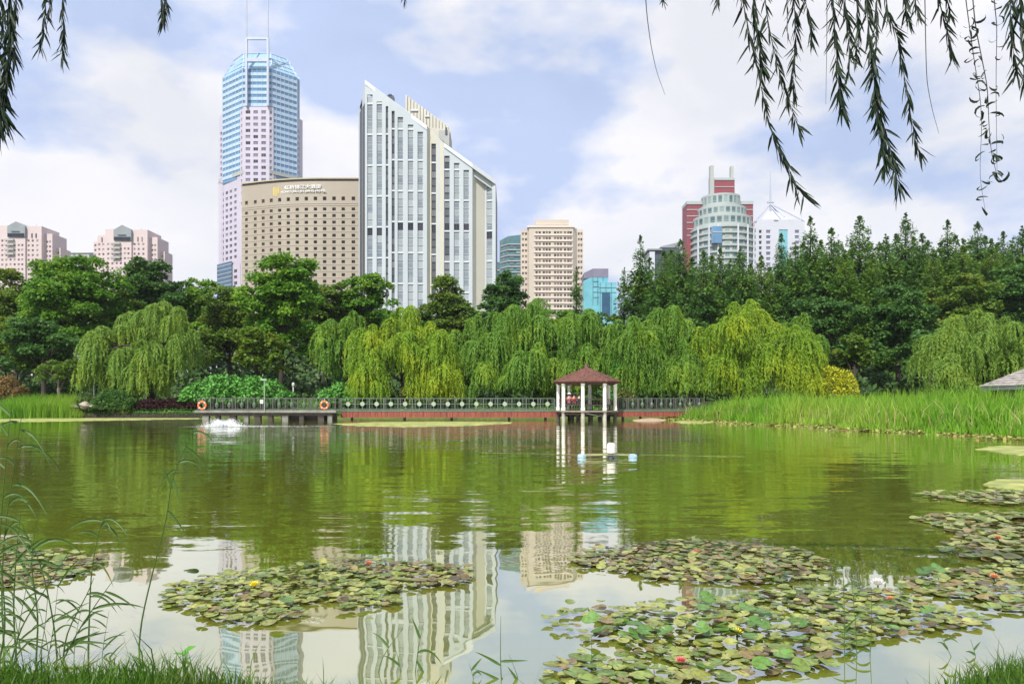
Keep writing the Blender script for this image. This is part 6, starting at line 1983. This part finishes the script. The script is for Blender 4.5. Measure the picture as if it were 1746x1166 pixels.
# ------------------------------------------------------------------ water lilies
def pad_mesh(mat, variant):
    """round floating leaf of unit radius with a notch; rim a little raised, thin but solid"""
    mb = MB()
    k = 15
    notch = 0.16
    rim = []
    for i in range(k):
        t = notch + (2 * math.pi - 2 * notch) * i / (k - 1)
        r = 1 + 0.035 * math.sin(3 * t + variant * 2)
        z = 0.05 * math.sin(2 * t + variant) + 0.08 + (0.22 * max(0, math.cos(t - 2.0 - variant)) ** 2 if variant % 2 else 0)
        rim.append((r * math.cos(t), r * math.sin(t), z))
    mb.v = [(0.08, 0, 0.0)] + rim + [(x * 0.97, y * 0.97, z - 0.05) for x, y, z in rim]
    for i in range(1, k):
        mb.f.append((0, i, i + 1)); mb.m.append(0)
        mb.f.append((i, k + i, k + i + 1, i + 1)); mb.m.append(0)
    me = mb.mesh('lily_pad', mat)
    return me


def in_poly(x, y, poly):
    c = False
    j = len(poly) - 1
    for i in range(len(poly)):
        (xi, yi), (xj, yj) = poly[i], poly[j]
        if (yi > y) != (yj > y) and x < (xj - xi) * (y - yi) / (yj - yi + 1e-12) + xi: c = not c
        j = i
    return c


# outline on the picture; colour mix (green, yellow, bronze, fresh); spacing; name
patches = [
    ([(272, 1020), (290, 1000), (330, 992), (420, 976), (520, 968), (590, 972), (640, 985), (672, 1005), (680, 1030), (600, 1042), (520, 1050), (470, 1064), (400, 1066), (345, 1056), (330, 1040), (285, 1034)], (0.42, 0.46, 0.06, 0.06), 0.074, 'the left half of the left patch'),
    ([(520, 970), (560, 958), (640, 956), (720, 960), (800, 968), (806, 988), (770, 1000), (720, 1004), (670, 1008), (640, 990), (590, 976)], (0.22, 0.24, 0.52, 0.02), 0.074, 'the bronze half of the left patch'),
    ([(965, 955), (1000, 938), (1080, 930), (1180, 922), (1260, 930), (1350, 934), (1400, 955), (1420, 975), (1415, 988), (1330, 996), (1240, 998), (1180, 992), (1120, 990), (1060, 977), (990, 968)], (0.26, 0.32, 0.42, 0.0), 0.080, 'the middle patch right of the cream reflection'),
    ([(930, 1062), (975, 1042), (1012, 1044), (1060, 1038), (1110, 1030), (1160, 1026), (1200, 1030), (1260, 1022), (1330, 1006), (1420, 1006), (1500, 1010), (1560, 1022), (1620, 1045), (1690, 1062), (1640, 1075), (1560, 1085), (1480, 1092), (1450, 1110), (1400, 1120), (1420, 1140), (1330, 1150), (1260, 1166), (1100, 1175), (925, 1175), (945, 1130), (990, 1110), (1000, 1080), (950, 1080)], (0.42, 0.30, 0.18, 0.10), 0.076, 'the large near patch by the right bank'),
    ([(1530, 1000), (1570, 985), (1620, 975), (1700, 965), (1800, 955), (1800, 1050), (1746, 1046), (1680, 1042), (1640, 1022), (1580, 1018)], (0.34, 0.36, 0.28, 0.02), 0.085, 'the patch at the right edge with a salmon flower'),
    ([(1556, 885), (1620, 878), (1700, 876), (1800, 880), (1800, 968), (1746, 966), (1690, 960), (1640, 950), (1600, 938), (1640, 915), (1600, 898)], (0.30, 0.38, 0.32, 0.0), 0.105, 'the far patch at the right edge'),
    ([(1560, 846), (1620, 840), (1700, 838), (1810, 842), (1810, 864), (1700, 862), (1640, 856)], (0.30, 0.48, 0.22, 0.0), 0.14, 'the farthest thin patch at the right edge'),
    ([(-40, 948), (40, 940), (120, 942), (180, 955), (176, 966), (120, 985), (60, 1000), (-40, 1004)], (0.24, 0.34, 0.42, 0.0), 0.08, 'the bronze patch behind the left reeds'),
]
pads = []
for pi, (poly, mix, sp, where) in enumerate(patches):
    g = [on_water(*p) for p in poly]
    xs = [p[0] for p in g]; ys = [p[1] for p in g]
    acc = []; cells = {}
    area = (max(xs) - min(xs)) * (max(ys) - min(ys))
    hole = [(random.uniform(min(xs), max(xs)), random.uniform(min(ys), max(ys)), random.uniform(0.08, 0.2)) for _ in range(int(area * 0.9))]
    for _ in range(int(area / (sp * sp) * 8)):
        x, y = random.uniform(min(xs), max(xs)), random.uniform(min(ys), max(ys))
        if not in_poly(x, y, g): continue
        if any((x - a) ** 2 + (y - b) ** 2 < q * q for a, b, q in hole): continue
        ci, cj = int(x / sp), int(y / sp)
        if any((x - a) ** 2 + (y - b) ** 2 < (sp * 0.68) ** 2 for u in (-1, 0, 1) for v in (-1, 0, 1) for a, b in cells.get((ci + u, cj + v), ())): continue
        acc.append((x, y)); cells.setdefault((ci, cj), []).append((x, y))
    for x, y in acc:
        c = random.choices('gyrb', mix)[0]
        hx, hy = CX + x * F / y, HY + EYE * F / y
        if pi == 3 and ((hx - 1215) / 170) ** 2 + ((hy - 1078) / 34) ** 2 < 1 and random.random() < 0.55: c = 'b'
        if pi == 0 and ((hx - 510) / 70) ** 2 + ((hy - 995) / 14) ** 2 < 1 and random.random() < 0.5: c = 'b'
        # the fresh raised leaves gather at the heart of the near patches
        r = sp * (0.34 + 0.48 * random.random() ** 1.3)
        tilt = random.gauss(0, 0.05) if random.random() < 0.85 else random.uniform(-0.42, 0.42)
        z = 0.008 + random.random() * 0.030 + abs(math.sin(tilt)) * r * 0.8
        if c == 'b': z += random.uniform(0.02, 0.07); tilt = random.uniform(-0.45, 0.45)
        pads.append((r / y, x, y, z, r, tilt, random.uniform(0, 6.28), c, where))
pads.sort(key=lambda q: -q[0])
pm = {c: [pad_mesh(M['pad_' + c], v) for v in range(4)] for c in 'gyrb'}
marks = [(960, 1070, 'at its left tip'), (1161, 1125, 'around the pink flower'), (1257, 1084, 'around the yellow flower'), (1000, 1150, 'at its lower left corner'), (1200, 1162, 'along the picture bottom'), (1340, 1120, 'between yellow flower and thin reeds'),
         (1450, 1080, 'among the thin reeds'), (1640, 1060, 'at its right tip'), (1300, 1025, 'along its far rim'), (1518, 1035, 'around the salmon flower'), (1090, 1060, 'left of the yellow flower')]
word = {'g': 'green', 'y': 'yellow-green', 'r': 'bronze', 'b': 'raised fresh green'}
for i, (_, x, y, z, r, tilt, rz_, c, where) in enumerate(pads[:300]):
    o = link('lily_pad', pm[c][i % 4], None, (x, y, z))
    o.scale = (r, r, r)
    o.rotation_euler = (tilt, tilt * 0.4, rz_)
    if 'large near' in where:
        ux, uy = CX + x * F / y, HY + EYE * F / y
        where = 'the large near patch ' + min(marks, key=lambda k: ((k[0] - ux) / 1.6) ** 2 + (k[1] - uy) ** 2)[2]
    tag(o, '%s lily pad in %s' % (word[c], where), 'lily pad', '%s lily pads in %s' % (word[c], where))
for key, nm, lab in (('gyb', 'pads_g', 'smaller green lily pads filling the floating patches'), ('r', 'pads_r', 'smaller bronze lily pads filling the floating patches')):
    mb = MB()
    for (_, x, y, z, r, tilt, rz_, c, where) in pads[300:]:
        if c not in key: continue
        E = Matrix.Translation((x, y, z)) @ Matrix.Rotation(rz_, 4, 'Z') @ Matrix.Rotation(tilt, 4, 'X') @ Matrix.Scale(r, 4)
        n0 = len(mb.v)
        src = pm['g'][random.randrange(4)]
        mb.v += [tuple(E @ v.co) for v in src.vertices]
        for p in src.polygons:
            mb.f.append(tuple(n0 + q for q in p.vertices)); mb.m.append(0)
    tag(mb.build('lily_pads', M[nm]), lab, 'lily pads', kind='stuff')


def lily(px, py, size, mat, label, up=0.035):
    x, y = on_water(px, py + up * F / 6.0)
    r = size * y / F / 2
    root = empty('water_lily', (x, y, 0), label, 'flower', 'water lily flowers')
    V = []
    for ring, (n, el, ln) in enumerate(((11, 0.45, 1.0), (10, 0.85, 0.95), (8, 1.2, 0.85))):
        for i in range(n):
            a = 2 * math.pi * (i + 0.5 * ring) / n
            d = np.array([math.cos(a) * math.cos(el), math.sin(a) * math.cos(el), math.sin(el)])
            nn = np.array([-math.cos(a) * math.sin(el), -math.sin(a) * math.sin(el), math.cos(el)])
            c = np.array([x, y, up]) + d * r * ln * 0.55
            V.append(leaf_quads(c[None], d[None], nn[None], r * ln, r * 0.42)[0])
    link('petals', quads_mesh('petals', np.array(V), mat, (x, y, 0)), root, (x, y, 0))
    m = MB(); m.lathe((x, y, up + r * 0.1), [(r * 0.22, 0), (r * 0.26, r * 0.2), (r * 0.1, r * 0.3)], 8); m.build('centre', M['stamen'], root)
    m = MB(); m.tube([(x, y, -0.1), (x, y, up + r * 0.15)], 0.006, 5); m.build('stalk', M['reed_near'], root)


lily(1257, 1084, 25, M['petal_yellow'], 'yellow water lily in the large near patch', 0.05)
lily(1161, 1133, 27, M['petal_pink'], 'pink water lily in the large near patch, lower than the yellow one', 0.04)
lily(1695, 986, 22, M['petal_salmon'], 'salmon water lily in the patch at the right edge')
lily(1518, 1024, 19, M['petal_salmon'], 'salmon water lily at the upper rim of the large near patch')
lily(433, 1000, 24, M['petal_yellow'], 'yellow water lily in the left patch')
lily(629, 962, 18, M['petal_salmon'], 'orange water lily on the far rim of the left patch')
lily(1186, 942, 18, M['petal_pink'], 'pink water lily in the middle patch')
lily(1497, 998, 30, M['petal_white'], 'white lily-shaped form above the large near patch')  # white spot not identified, modelled in the shape of a lily
lily(1702, 918, 18, M['petal_salmon'], 'orange water lily in the far right patch')


# ------------------------------------------------------------------ reeds and weeds on the near bank
def ribbon(mb, pts, w, up=Vector((0, -1, 0)), mi=0):
    pts = [Vector(p) for p in pts]
    n0 = len(mb.v)
    for i, p in enumerate(pts):
        d = (pts[min(i + 1, len(pts) - 1)] - pts[max(i - 1, 0)]).normalized()
        s = d.cross(up)
        s = s.normalized() if s.length > 1e-6 else Vector((1, 0, 0))
        f = i / (len(pts) - 1)
        ww = w * min(1.0, 0.35 + 3.5 * f) * (1 - f) ** 0.65 + 0.0004
        fold = d.cross(s) * ww * 0.25
        mb.v += [tuple(p - s * ww / 2), tuple(p + fold), tuple(p + s * ww / 2)]
    for i in range(len(pts) - 1):
        for k in (0, 1):
            a = n0 + i * 3 + k
            mb.f.append((a, a + 1, a + 4, a + 3)); mb.m.append(mi)


def reed(path, Y, leaves, label, r=0.006, group='reeds on the near bank', lw=0.025):
    """path: picture points from foot to tip; leaves: (fraction, length m, heading, droop)"""
    pts = [P(px, py, Y) for px, py in path]
    # smooth
    fine = []
    for i in range(len(pts) - 1):
        for j in range(4): fine.append(pts[i].lerp(pts[i + 1], j / 4))
    fine.append(pts[-1])
    for _ in range(2):
        fine = [fine[0]] + [(fine[i - 1] + fine[i] * 2 + fine[i + 1]) / 4 for i in range(1, len(fine) - 1)] + [fine[-1]]
    base = fine[0].copy(); base.z = min(base.z, gz(base.x, base.y)) - 0.05
    fine = [base] + fine
    root = empty('reed_plant', (base.x, base.y, base.z + 0.05), label, 'reed', group)
    m = MB(); m.tube(fine, [r * (1 - 0.75 * i / (len(fine) - 1)) for i in range(len(fine))], 6); m.build('stem', M['reed_near'], root)
    for (f, ln, hd, droop) in leaves:
        k = f * (len(fine) - 1); i = min(int(k), len(fine) - 2)
        s = fine[i].lerp(fine[i + 1], k - i)
        h = R(hd)
        d = Vector((math.cos(h), random.uniform(-0.35, 0.35), math.sin(h))).normalized()
        q = [s]
        for j in range(1, 8):
            t = j / 7
            q.append(s + d * ln * t + Vector((0, 0, -droop * ln * t * t)))
        m = MB(); ribbon(m, q, lw * (0.6 + ln)); m.build('leaf', M['reed_near'], root)


def rl(n, lo=0.25, hi=0.98, ln=(0.15, 0.4)):
    out = []
    for i in range(n):
        f = lo + (hi - lo) * (i + random.random() * 0.6) / n
        side = random.choice((-1, 1))
        out.append((f, random.uniform(*ln), 90 - side * random.uniform(25, 70), random.uniform(0.1, 0.9)))
    return out


reed([(8, 1130), (2, 1010), (8, 900), (24, 800), (38, 700)], 4.5, [(0.62, 0.34, 50, 1.0), (0.70, 0.30, 20, 1.0), (0.78, 0.22, 120, 0.8), (0.85, 0.30, 30, 1.2), (0.92, 0.22, 10, 1.2), (0.95, 0.2, 160, 0.7), (0.5, 0.3, 70, 0.8)], 'tall dark reed at the left picture edge reaching the far shore')
reed([(-10, 1140), (-6, 1000), (2, 880), (12, 760), (20, 690)], 4.4, rl(7, 0.4), 'tall reed half cut by the left picture edge')
reed([(234, 1150), (240, 1060), (264, 960), (285, 880), (292, 820), (312, 770), (345, 705)], 4.5, [(0.55, 0.16, -50, 0.2), (0.66, 0.18, 110, 0.2), (0.70, 0.15, -70, 0.2), (0.78, 0.16, 30, 0.8), (0.80, 0.17, 100, 0.3), (0.86, 0.18, -40, 0.3), (0.92, 0.14, 20, 0.8), (0.74, 0.1, 190, 0.8)], 'slender reed leaning right, standing alone left of the lily patch')
reed([(150, 1140), (152, 1060), (155, 980), (165, 920), (178, 880)], 4.4, [(0.97, 0.2, 20, 0.9), (0.95, 0.22, 160, 0.6), (0.93, 0.16, -20, 0.6), (0.88, 0.2, 60, 0.9), (0.8, 0.16, 130, 0.6), (0.6, 0.16, 30, 1.3), (0.55, 0.14, 150, 1.0), (0.42, 0.16, 20, 1.0), (0.35, 0.13, 160, 0.8)], 'reed with a drooping tuft in front of the bronze lily patch')
reed([(100, 1150), (92, 1060), (70, 960), (30, 880)], 4.35, rl(6, 0.2), 'reed bending left near the left picture edge')
reed([(30, 1150), (22, 1040), (28, 940), (36, 870)], 4.3, rl(8, 0.2), 'dark leafy reed close to the left picture edge')
reed([(60, 1150), (66, 1050), (52, 960), (60, 905)], 4.3, rl(7, 0.2), 'leafy reed between the edge reeds and the tufted reed')
reed([(14, 1150), (34, 1070), (80, 1000), (118, 940)], 4.25, rl(6, 0.15), 'reed slanting right at the left picture edge')
reed([(-5, 1150), (10, 1070), (4, 980), (-4, 930)], 4.2, rl(7, 0.1), 'short reed at the very left picture edge')
reed([(100, 1140), (130, 1080), (170, 1020), (196, 985)], 4.3, [(0.3, 0.25, 10, 0.2), (0.6, 0.3, 20, 0.4), (0.45, 0.22, 60, 0.5), (0.8, 0.18, -20, 0.3)], 'low arching reed in front of the white sky reflection')
reed([(105, 1150), (112, 1080), (150, 1010), (160, 985)], 4.3, [(0.25, 0.34, 35, 0.1), (0.3, 0.3, 25, 0.15), (0.7, 0.2, 20, 0.9)], 'reed with broad crossing leaves left of the lone slender reed')
for i, (bx, tx, ty, w) in enumerate(((20, 60, 930, 'first'), (45, 12, 915, 'second'), (75, 100, 985, 'third'), (90, 60, 1010, 'fourth'), (125, 140, 1030, 'fifth'), (5, -8, 985, 'sixth'), (170, 186, 1040, 'seventh'), (60, 84, 950, 'eighth'))):
    reed([(bx, 1160), ((bx + tx) / 2 + random.uniform(-8, 8), (1160 + ty) / 2), (tx, ty)], 4.15 + 0.03 * i, rl(7, 0.1, 0.98, (0.12, 0.32)), 'leafy grass reed in the lower left tangle, %s of eight by depth from the bank' % w, 0.003, lw=0.016)
reed([(640, 1175), (650, 1120), (688, 1070)], 4.1, [(0.7, 0.16, 130, 0.3)], 'thin reed under the pale tower reflection, left of two', 0.004)
reed([(705, 1175), (712, 1110), (722, 1062)], 4.1, [(0.45, 0.18, -60, 0.2), (0.75, 0.14, 110, 0.1), (0.55, 0.16, 30, 1.0)], 'thin reed under the pale tower reflection, right of two', 0.004)
reed([(686, 1175), (682, 1130), (664, 1075)], 4.1, [(0.5, 0.14, 130, 0.3)], 'bent grass stem between the two thin reeds', 0.003)
reed([(856, 1180), (853, 1120), (854, 1050)], 4.0, [(0.45, 0.17, 145, 0.1), (0.5, 0.15, 2, 0.0), (0.25, 0.17, 150, 0.1), (0.3, 0.20, -60, 0.1)], 'upright reed before the open sky reflection at the bottom', 0.004)
reed([(812, 1180), (806, 1150), (800, 1130)], 4.0, rl(4, 0.1, 0.9, (0.05, 0.12)), 'short weed left of the upright bottom reed', 0.003)
reed([(888, 1185), (882, 1150), (868, 1115)], 4.0, [(0.4, 0.12, 120, 0.1)], 'short dark blade right of the upright bottom reed', 0.003)
for i, (bx, tx, ty, lab) in enumerate(((1440, 1434, 900, 'tallest thin reed standing in the right lily patch'), (1480, 1486, 1000, 'thin reed right of the tallest one in the lily patch'), (1462, 1452, 985, 'leafy thin reed left in the right lily patch'), (1005, 1008, 1080, 'thin dark stem at the left end of the near lily patch'), (1112, 1114, 1100, 'thin dark stem left of the pink water lily'), (1640, 1600, 1075, 'slanting stem before the right grass bank'), (1672, 1655, 1090, 'second slanting stem before the right grass bank'))):
    reed([(bx, 1165), ((bx + tx) / 2 + 3, (1165 + ty) / 2), (tx, ty)], 4.35 if bx > 1300 else 4.15, rl(5 if bx > 1300 else 2, 0.2, 0.9, (0.06, 0.16)), lab, 0.0035)


def weed(px, py, h, n, label, Y=4.3):
    c = P(px, py, Y); g = gz(c.x, Y)
    root = empty('leafy_weed', (c.x, Y, g), label, 'weed', 'broad-leaved weeds on the near bank')
    top = c.z
    m = MB(); m.tube([(c.x, Y, g - 0.03), (c.x + 0.01, Y, top)], [0.004, 0.002], 5); m.build('stem', M['reed_near'], root)
    V = []
    for i in range(n):
        f = (i + 1) / n
        a = i * 2.4
        d = np.array([math.cos(a), math.sin(a), 0.25])
        c0 = np.array([c.x, Y, g + (top - g) * f]) + d * 0.035
        o = leaf_quads(c0[None], d[None], np.array([[0, -0.3, 1.0]]), 0.075, 0.05)
        l_ = link('leaf', quads_mesh('leaf', o, M['shrub'], tuple(c0)), root, tuple(c0))


weed(313, 1108, 0.2, 9, 'broad-leaved weed with pale top leaves at the bottom left')
weed(283, 1135, 0.2, 6, 'low broad-leaved weed left of the pale-topped one')
weed(345, 1140, 0.2, 6, 'low broad-leaved weed right of the pale-topped one')
weed(1505, 1150, 0.2, 7, 'small green weed at the foot of the right lily reeds')

# ------------------------------------------------------------------ willow overhead: branches hanging into the top of the picture
WY = 4.0
tree = empty('overhanging_willow', (4.6, 2.2, 0.2), 'near willow whose dark leafy branches hang in from above', 'willow tree')
tm = MB()
tm.tube([(4.6, 2.2, -0.1), (4.5, 2.3, 1.5), (4.3, 2.6, 3.0), (3.9, 3.2, 4.3), (3.0, 3.8, 4.75)], [0.30, 0.24, 0.20, 0.15, 0.10], 10)
tm.tube([(3.9, 3.2, 4.3), (2.2, 4.0, 4.75), (0.8, 4.05, 4.85), (-1.0, 4.0, 4.75), (-3.2, 4.0, 4.6)], [0.10, 0.06, 0.045, 0.03, 0.015], 8)
tm.build('trunk', M['bark'], tree, smooth=True)

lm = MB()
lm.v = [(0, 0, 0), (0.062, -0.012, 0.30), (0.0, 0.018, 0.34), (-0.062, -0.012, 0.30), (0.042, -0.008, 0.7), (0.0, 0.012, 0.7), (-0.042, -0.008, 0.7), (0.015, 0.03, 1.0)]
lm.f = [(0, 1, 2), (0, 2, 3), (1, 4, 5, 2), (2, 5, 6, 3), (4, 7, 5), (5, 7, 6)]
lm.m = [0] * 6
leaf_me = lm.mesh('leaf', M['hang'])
cm = MB()   # a curled dry leaf
for i in range(7):
    t = i / 6 * 4.2
    cm.v += [(0.22 * math.sin(t) - 0.02, 0, 0.22 * (1 - math.cos(t))), (0.22 * math.sin(t) + 0.02, 0.09 * math.sin(math.pi * i / 6) + 0.01, 0.22 * (1 - math.cos(t)) + 0.02)]
for i in range(6):
    cm.f.append((2 * i, 2 * i + 1, 2 * i + 3, 2 * i + 2)); cm.m.append(0)
curl_me = cm.mesh('curled_leaf', M['hang'])

strands = [  # (points, leaves per 10 px, leaf length px, kind)
    ([(1256, -60), (1266, 0), (1278, 60), (1290, 110), (1298, 150), (1310, 210), (1325, 250), (1345, 285), (1352, 315), (1372, 332)], 1.15, 32, 'l'),
    ([(1282, -60), (1284, 0), (1290, 50), (1296, 90), (1300, 115)], 1.4, 30, 'l'),
    ([(1300, -60), (1306, 20), (1316, 70), (1325, 110), (1338, 150), (1348, 180), (1362, 222)], 0.95, 30, 'l'),
    ([(1352, -60), (1354, 10), (1358, 70), (1352, 120), (1354, 162)], 1.5, 28, 'l'),
    ([(1368, -60), (1372, 0), (1382, 40), (1384, 70)], 1.1, 26, 'l'),
    ([(1340, -60), (1342, 20), (1343, 70)], 0.4, 20, 'l'),
    ([(1418, -60), (1422, 30), (1426, 90), (1430, 140), (1435, 190)], 1.6, 34, 'l'),
    ([(1436, -60), (1442, 20), (1450, 70), (1448, 130)], 1.4, 30, 'l'),
    ([(1455, -60), (1462, 20), (1464, 60), (1460, 100)], 1.2, 28, 'l'),
    ([(1474, -60), (1480, 40), (1488, 110), (1494, 180), (1504, 240), (1508, 285)], 1.6, 36, 'l'),
    ([(1496, -60), (1494, 60), (1492, 130), (1500, 190), (1510, 235), (1524, 275), (1532, 318)], 1.4, 34, 'l'),
    ([(1510, 0), (1516, 30), (1530, 60), (1537, 100), (1545, 150), (1552, 190), (1560, 240), (1570, 262)], 1.1, 30, 'l'),
    ([(1540, -60), (1542, 10), (1550, 40)], 1.3, 26, 'l'),
    ([(1556, -60), (1560, 0), (1566, 30)], 1.0, 24, 'l'),
    ([(1594, -60), (1600, 0), (1614, 50), (1618, 75), (1625, 105)], 1.0, 26, 'l'),
    ([(1612, -60), (1616, 10), (1620, 25)], 0.8, 24, 'l'),
    ([(1640, -60), (1648, 10), (1655, 60), (1662, 110), (1672, 170), (1674, 220), (1670, 300), (1680, 360)], 0.32, 17, 'c'),
    ([(1654, -60), (1662, 40), (1674, 100), (1684, 150), (1686, 210), (1690, 260), (1700, 300), (1706, 308)], 0.42, 18, 'c'),
    ([(1690, -60), (1697, 20), (1700, 45), (1698, 140), (1700, 290)], 0.25, 14, 'c'),
    ([(1716, -60), (1724, 0), (1722, 40), (1728, 90), (1736, 130)], 1.0, 34, 'l'),
    ([(1738, -60), (1740, 20), (1748, 70), (1746, 150)], 1.2, 34, 'l'),
    ([(1226, -60), (1226, -20), (1222, 8)], 1.0, 20, 'l'),
    ([(1132, -60), (1132, -20), (1132, 6)], 1.0, 16, 'l'),
    ([(692, -60), (692, -20), (690, 4)], 1.0, 16, 'l'),
    ([(1098, -60), (1102, 20), (1110, 80), (1120, 125), (1134, 162)], 0.0, 0, 'l'),
    ([(1576, -60), (1578, 60), (1580, 140), (1590, 190), (1601, 228)], 0.0, 0, 'l'),
    ([(1410, -60), (1410, 60), (1408, 178)], 0.0, 0, 'l'),
    ([(-4, -60), (4, 20), (8, 80), (6, 130), (4, 180), (8, 205)], 1.9, 34, 'l'),
    ([(12, -60), (16, 20), (20, 60), (14, 110), (8, 160)], 1.9, 34, 'l'),
    ([(24, -60), (28, -10), (28, 30), (22, 80), (26, 110)], 1.0, 28, 'l'),
    ([(-8, -60), (-6, 40), (-2, 120), (2, 190), (-2, 230)], 1.6, 34, 'l'),
    ([(78, -60), (78, 10), (74, 50), (68, 82)], 1.2, 24, 'l'),
    ([(90, -60), (88, -10), (84, 20)], 0.8, 22, 'l'),
    ([(108, -60), (107, 20), (108, 60), (106, 98)], 1.4, 26, 'l'),
    ([(284, -60), (284, -10), (280, 20), (277, 36)], 1.4, 26, 'l'),
    ([(272, -60), (274, -10), (278, 20)], 1.0, 24, 'l'),
]
# short sprays along the limb, wholly above the picture
for i in range(64):
    x_ = -3.2 + 6.6 * (i + random.random()) / 64
    p_ = CX + x_ * F / WY
    z_ = random.uniform(-190, -75)
    strands.append(([(p_, -300), (p_ + random.uniform(-8, 8), (z_ - 300) / 2), (p_ + random.uniform(-12, 12), z_)], 1.3, 32, 'l'))
todo = []
for (pts, dens, llen, kind) in strands:
    wy = WY + random.uniform(-0.35, 0.35)
    p3 = [P(a, b, wy) for a, b in pts]
    # up to the limb
    p3 = [p3[0] + Vector((0, 0, 0.75))] + p3
    fine = []
    for i in range(len(p3) - 1):
        for j in range(4): fine.append(p3[i].lerp(p3[i + 1], j / 4))
    fine.append(p3[-1])
    for _ in range(2): fine = [fine[0]] + [(fine[i - 1] + fine[i] * 2 + fine[i + 1]) / 4 for i in range(1, len(fine) - 1)] + [fine[-1]]
    m = MB(); m.tube(fine, [0.0035 * (1 - 0.75 * i / (len(fine) - 1)) for i in range(len(fine))], 5)
    br = m.build('hanging_branch', M['twig'], tree)
    if not dens: continue
    length = sum((fine[i + 1] - fine[i]).length for i in range(len(fine) - 1))
    k = int(length * F / wy / 10 * dens * 1.4)
    for j in range(k):
        f = (len(fine) - 1) * (j + random.random()) / k
        i = min(int(f), len(fine) - 2)
        s = fine[i].lerp(fine[i + 1], f - i)
        d = (fine[i + 1] - fine[i]).normalized()
        L_ = llen * wy / F * random.uniform(0.75, 1.35)
        side = random.uniform(0, 2 * math.pi)
        if kind == 'l':
            dd = (d * 1.0 + Vector((math.cos(side), math.sin(side), 0)) * random.choice((0.15, 0.3, 0.45, 0.75)) * random.uniform(0.7, 1.3)).normalized()
        else:
            dd = Vector((random.uniform(-1, 1), random.uniform(-1, 1), random.uniform(-1, 0.6))).normalized()
        todo.append((s, dd, L_, br, kind, s.z < 3.75))
vis = [t for t in todo if t[5]]
hid = [t for t in todo if not t[5]]
rest = {}


def leaf_matrix(s, dd, L_):
    q = dd.to_track_quat('Z', 'Y')
    return Matrix.Translation(s) @ q.to_matrix().to_4x4() @ Matrix.Rotation(random.uniform(0, 6.28), 4, 'Z') @ Matrix.Scale(L_, 4)


random.shuffle(vis)
vis.sort(key=lambda t: -t[2])
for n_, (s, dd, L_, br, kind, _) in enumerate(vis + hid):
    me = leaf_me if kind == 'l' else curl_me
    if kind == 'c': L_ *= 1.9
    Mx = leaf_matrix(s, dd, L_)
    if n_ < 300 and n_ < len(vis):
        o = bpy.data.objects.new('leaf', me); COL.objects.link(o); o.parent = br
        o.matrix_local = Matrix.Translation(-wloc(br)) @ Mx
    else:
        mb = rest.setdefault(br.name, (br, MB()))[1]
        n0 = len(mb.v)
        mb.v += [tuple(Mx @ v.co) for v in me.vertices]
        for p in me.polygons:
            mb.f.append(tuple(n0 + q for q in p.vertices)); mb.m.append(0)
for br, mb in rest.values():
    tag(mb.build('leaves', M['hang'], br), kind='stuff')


# ------------------------------------------------------------------ summer haze
hz = MB(); hz.box(-1100, 1100, -40, 900, -2.2, 300)
hm = bpy.data.materials.new('haze'); hm.use_nodes = True
hm.node_tree.nodes.clear()
ho = hm.node_tree.nodes.new('ShaderNodeOutputMaterial'); hv = hm.node_tree.nodes.new('ShaderNodeVolumePrincipled')
hv.inputs['Color'].default_value = (0.86, 0.90, 1.0, 1); hv.inputs['Density'].default_value = 0.00014; hv.inputs['Anisotropy'].default_value = 0.2
hm.node_tree.links.new(hv.outputs[0], ho.inputs['Volume'])
tag(hz.build('haze', hm), 'thin pale summer haze over the park and the city', 'haze', kind='stuff')
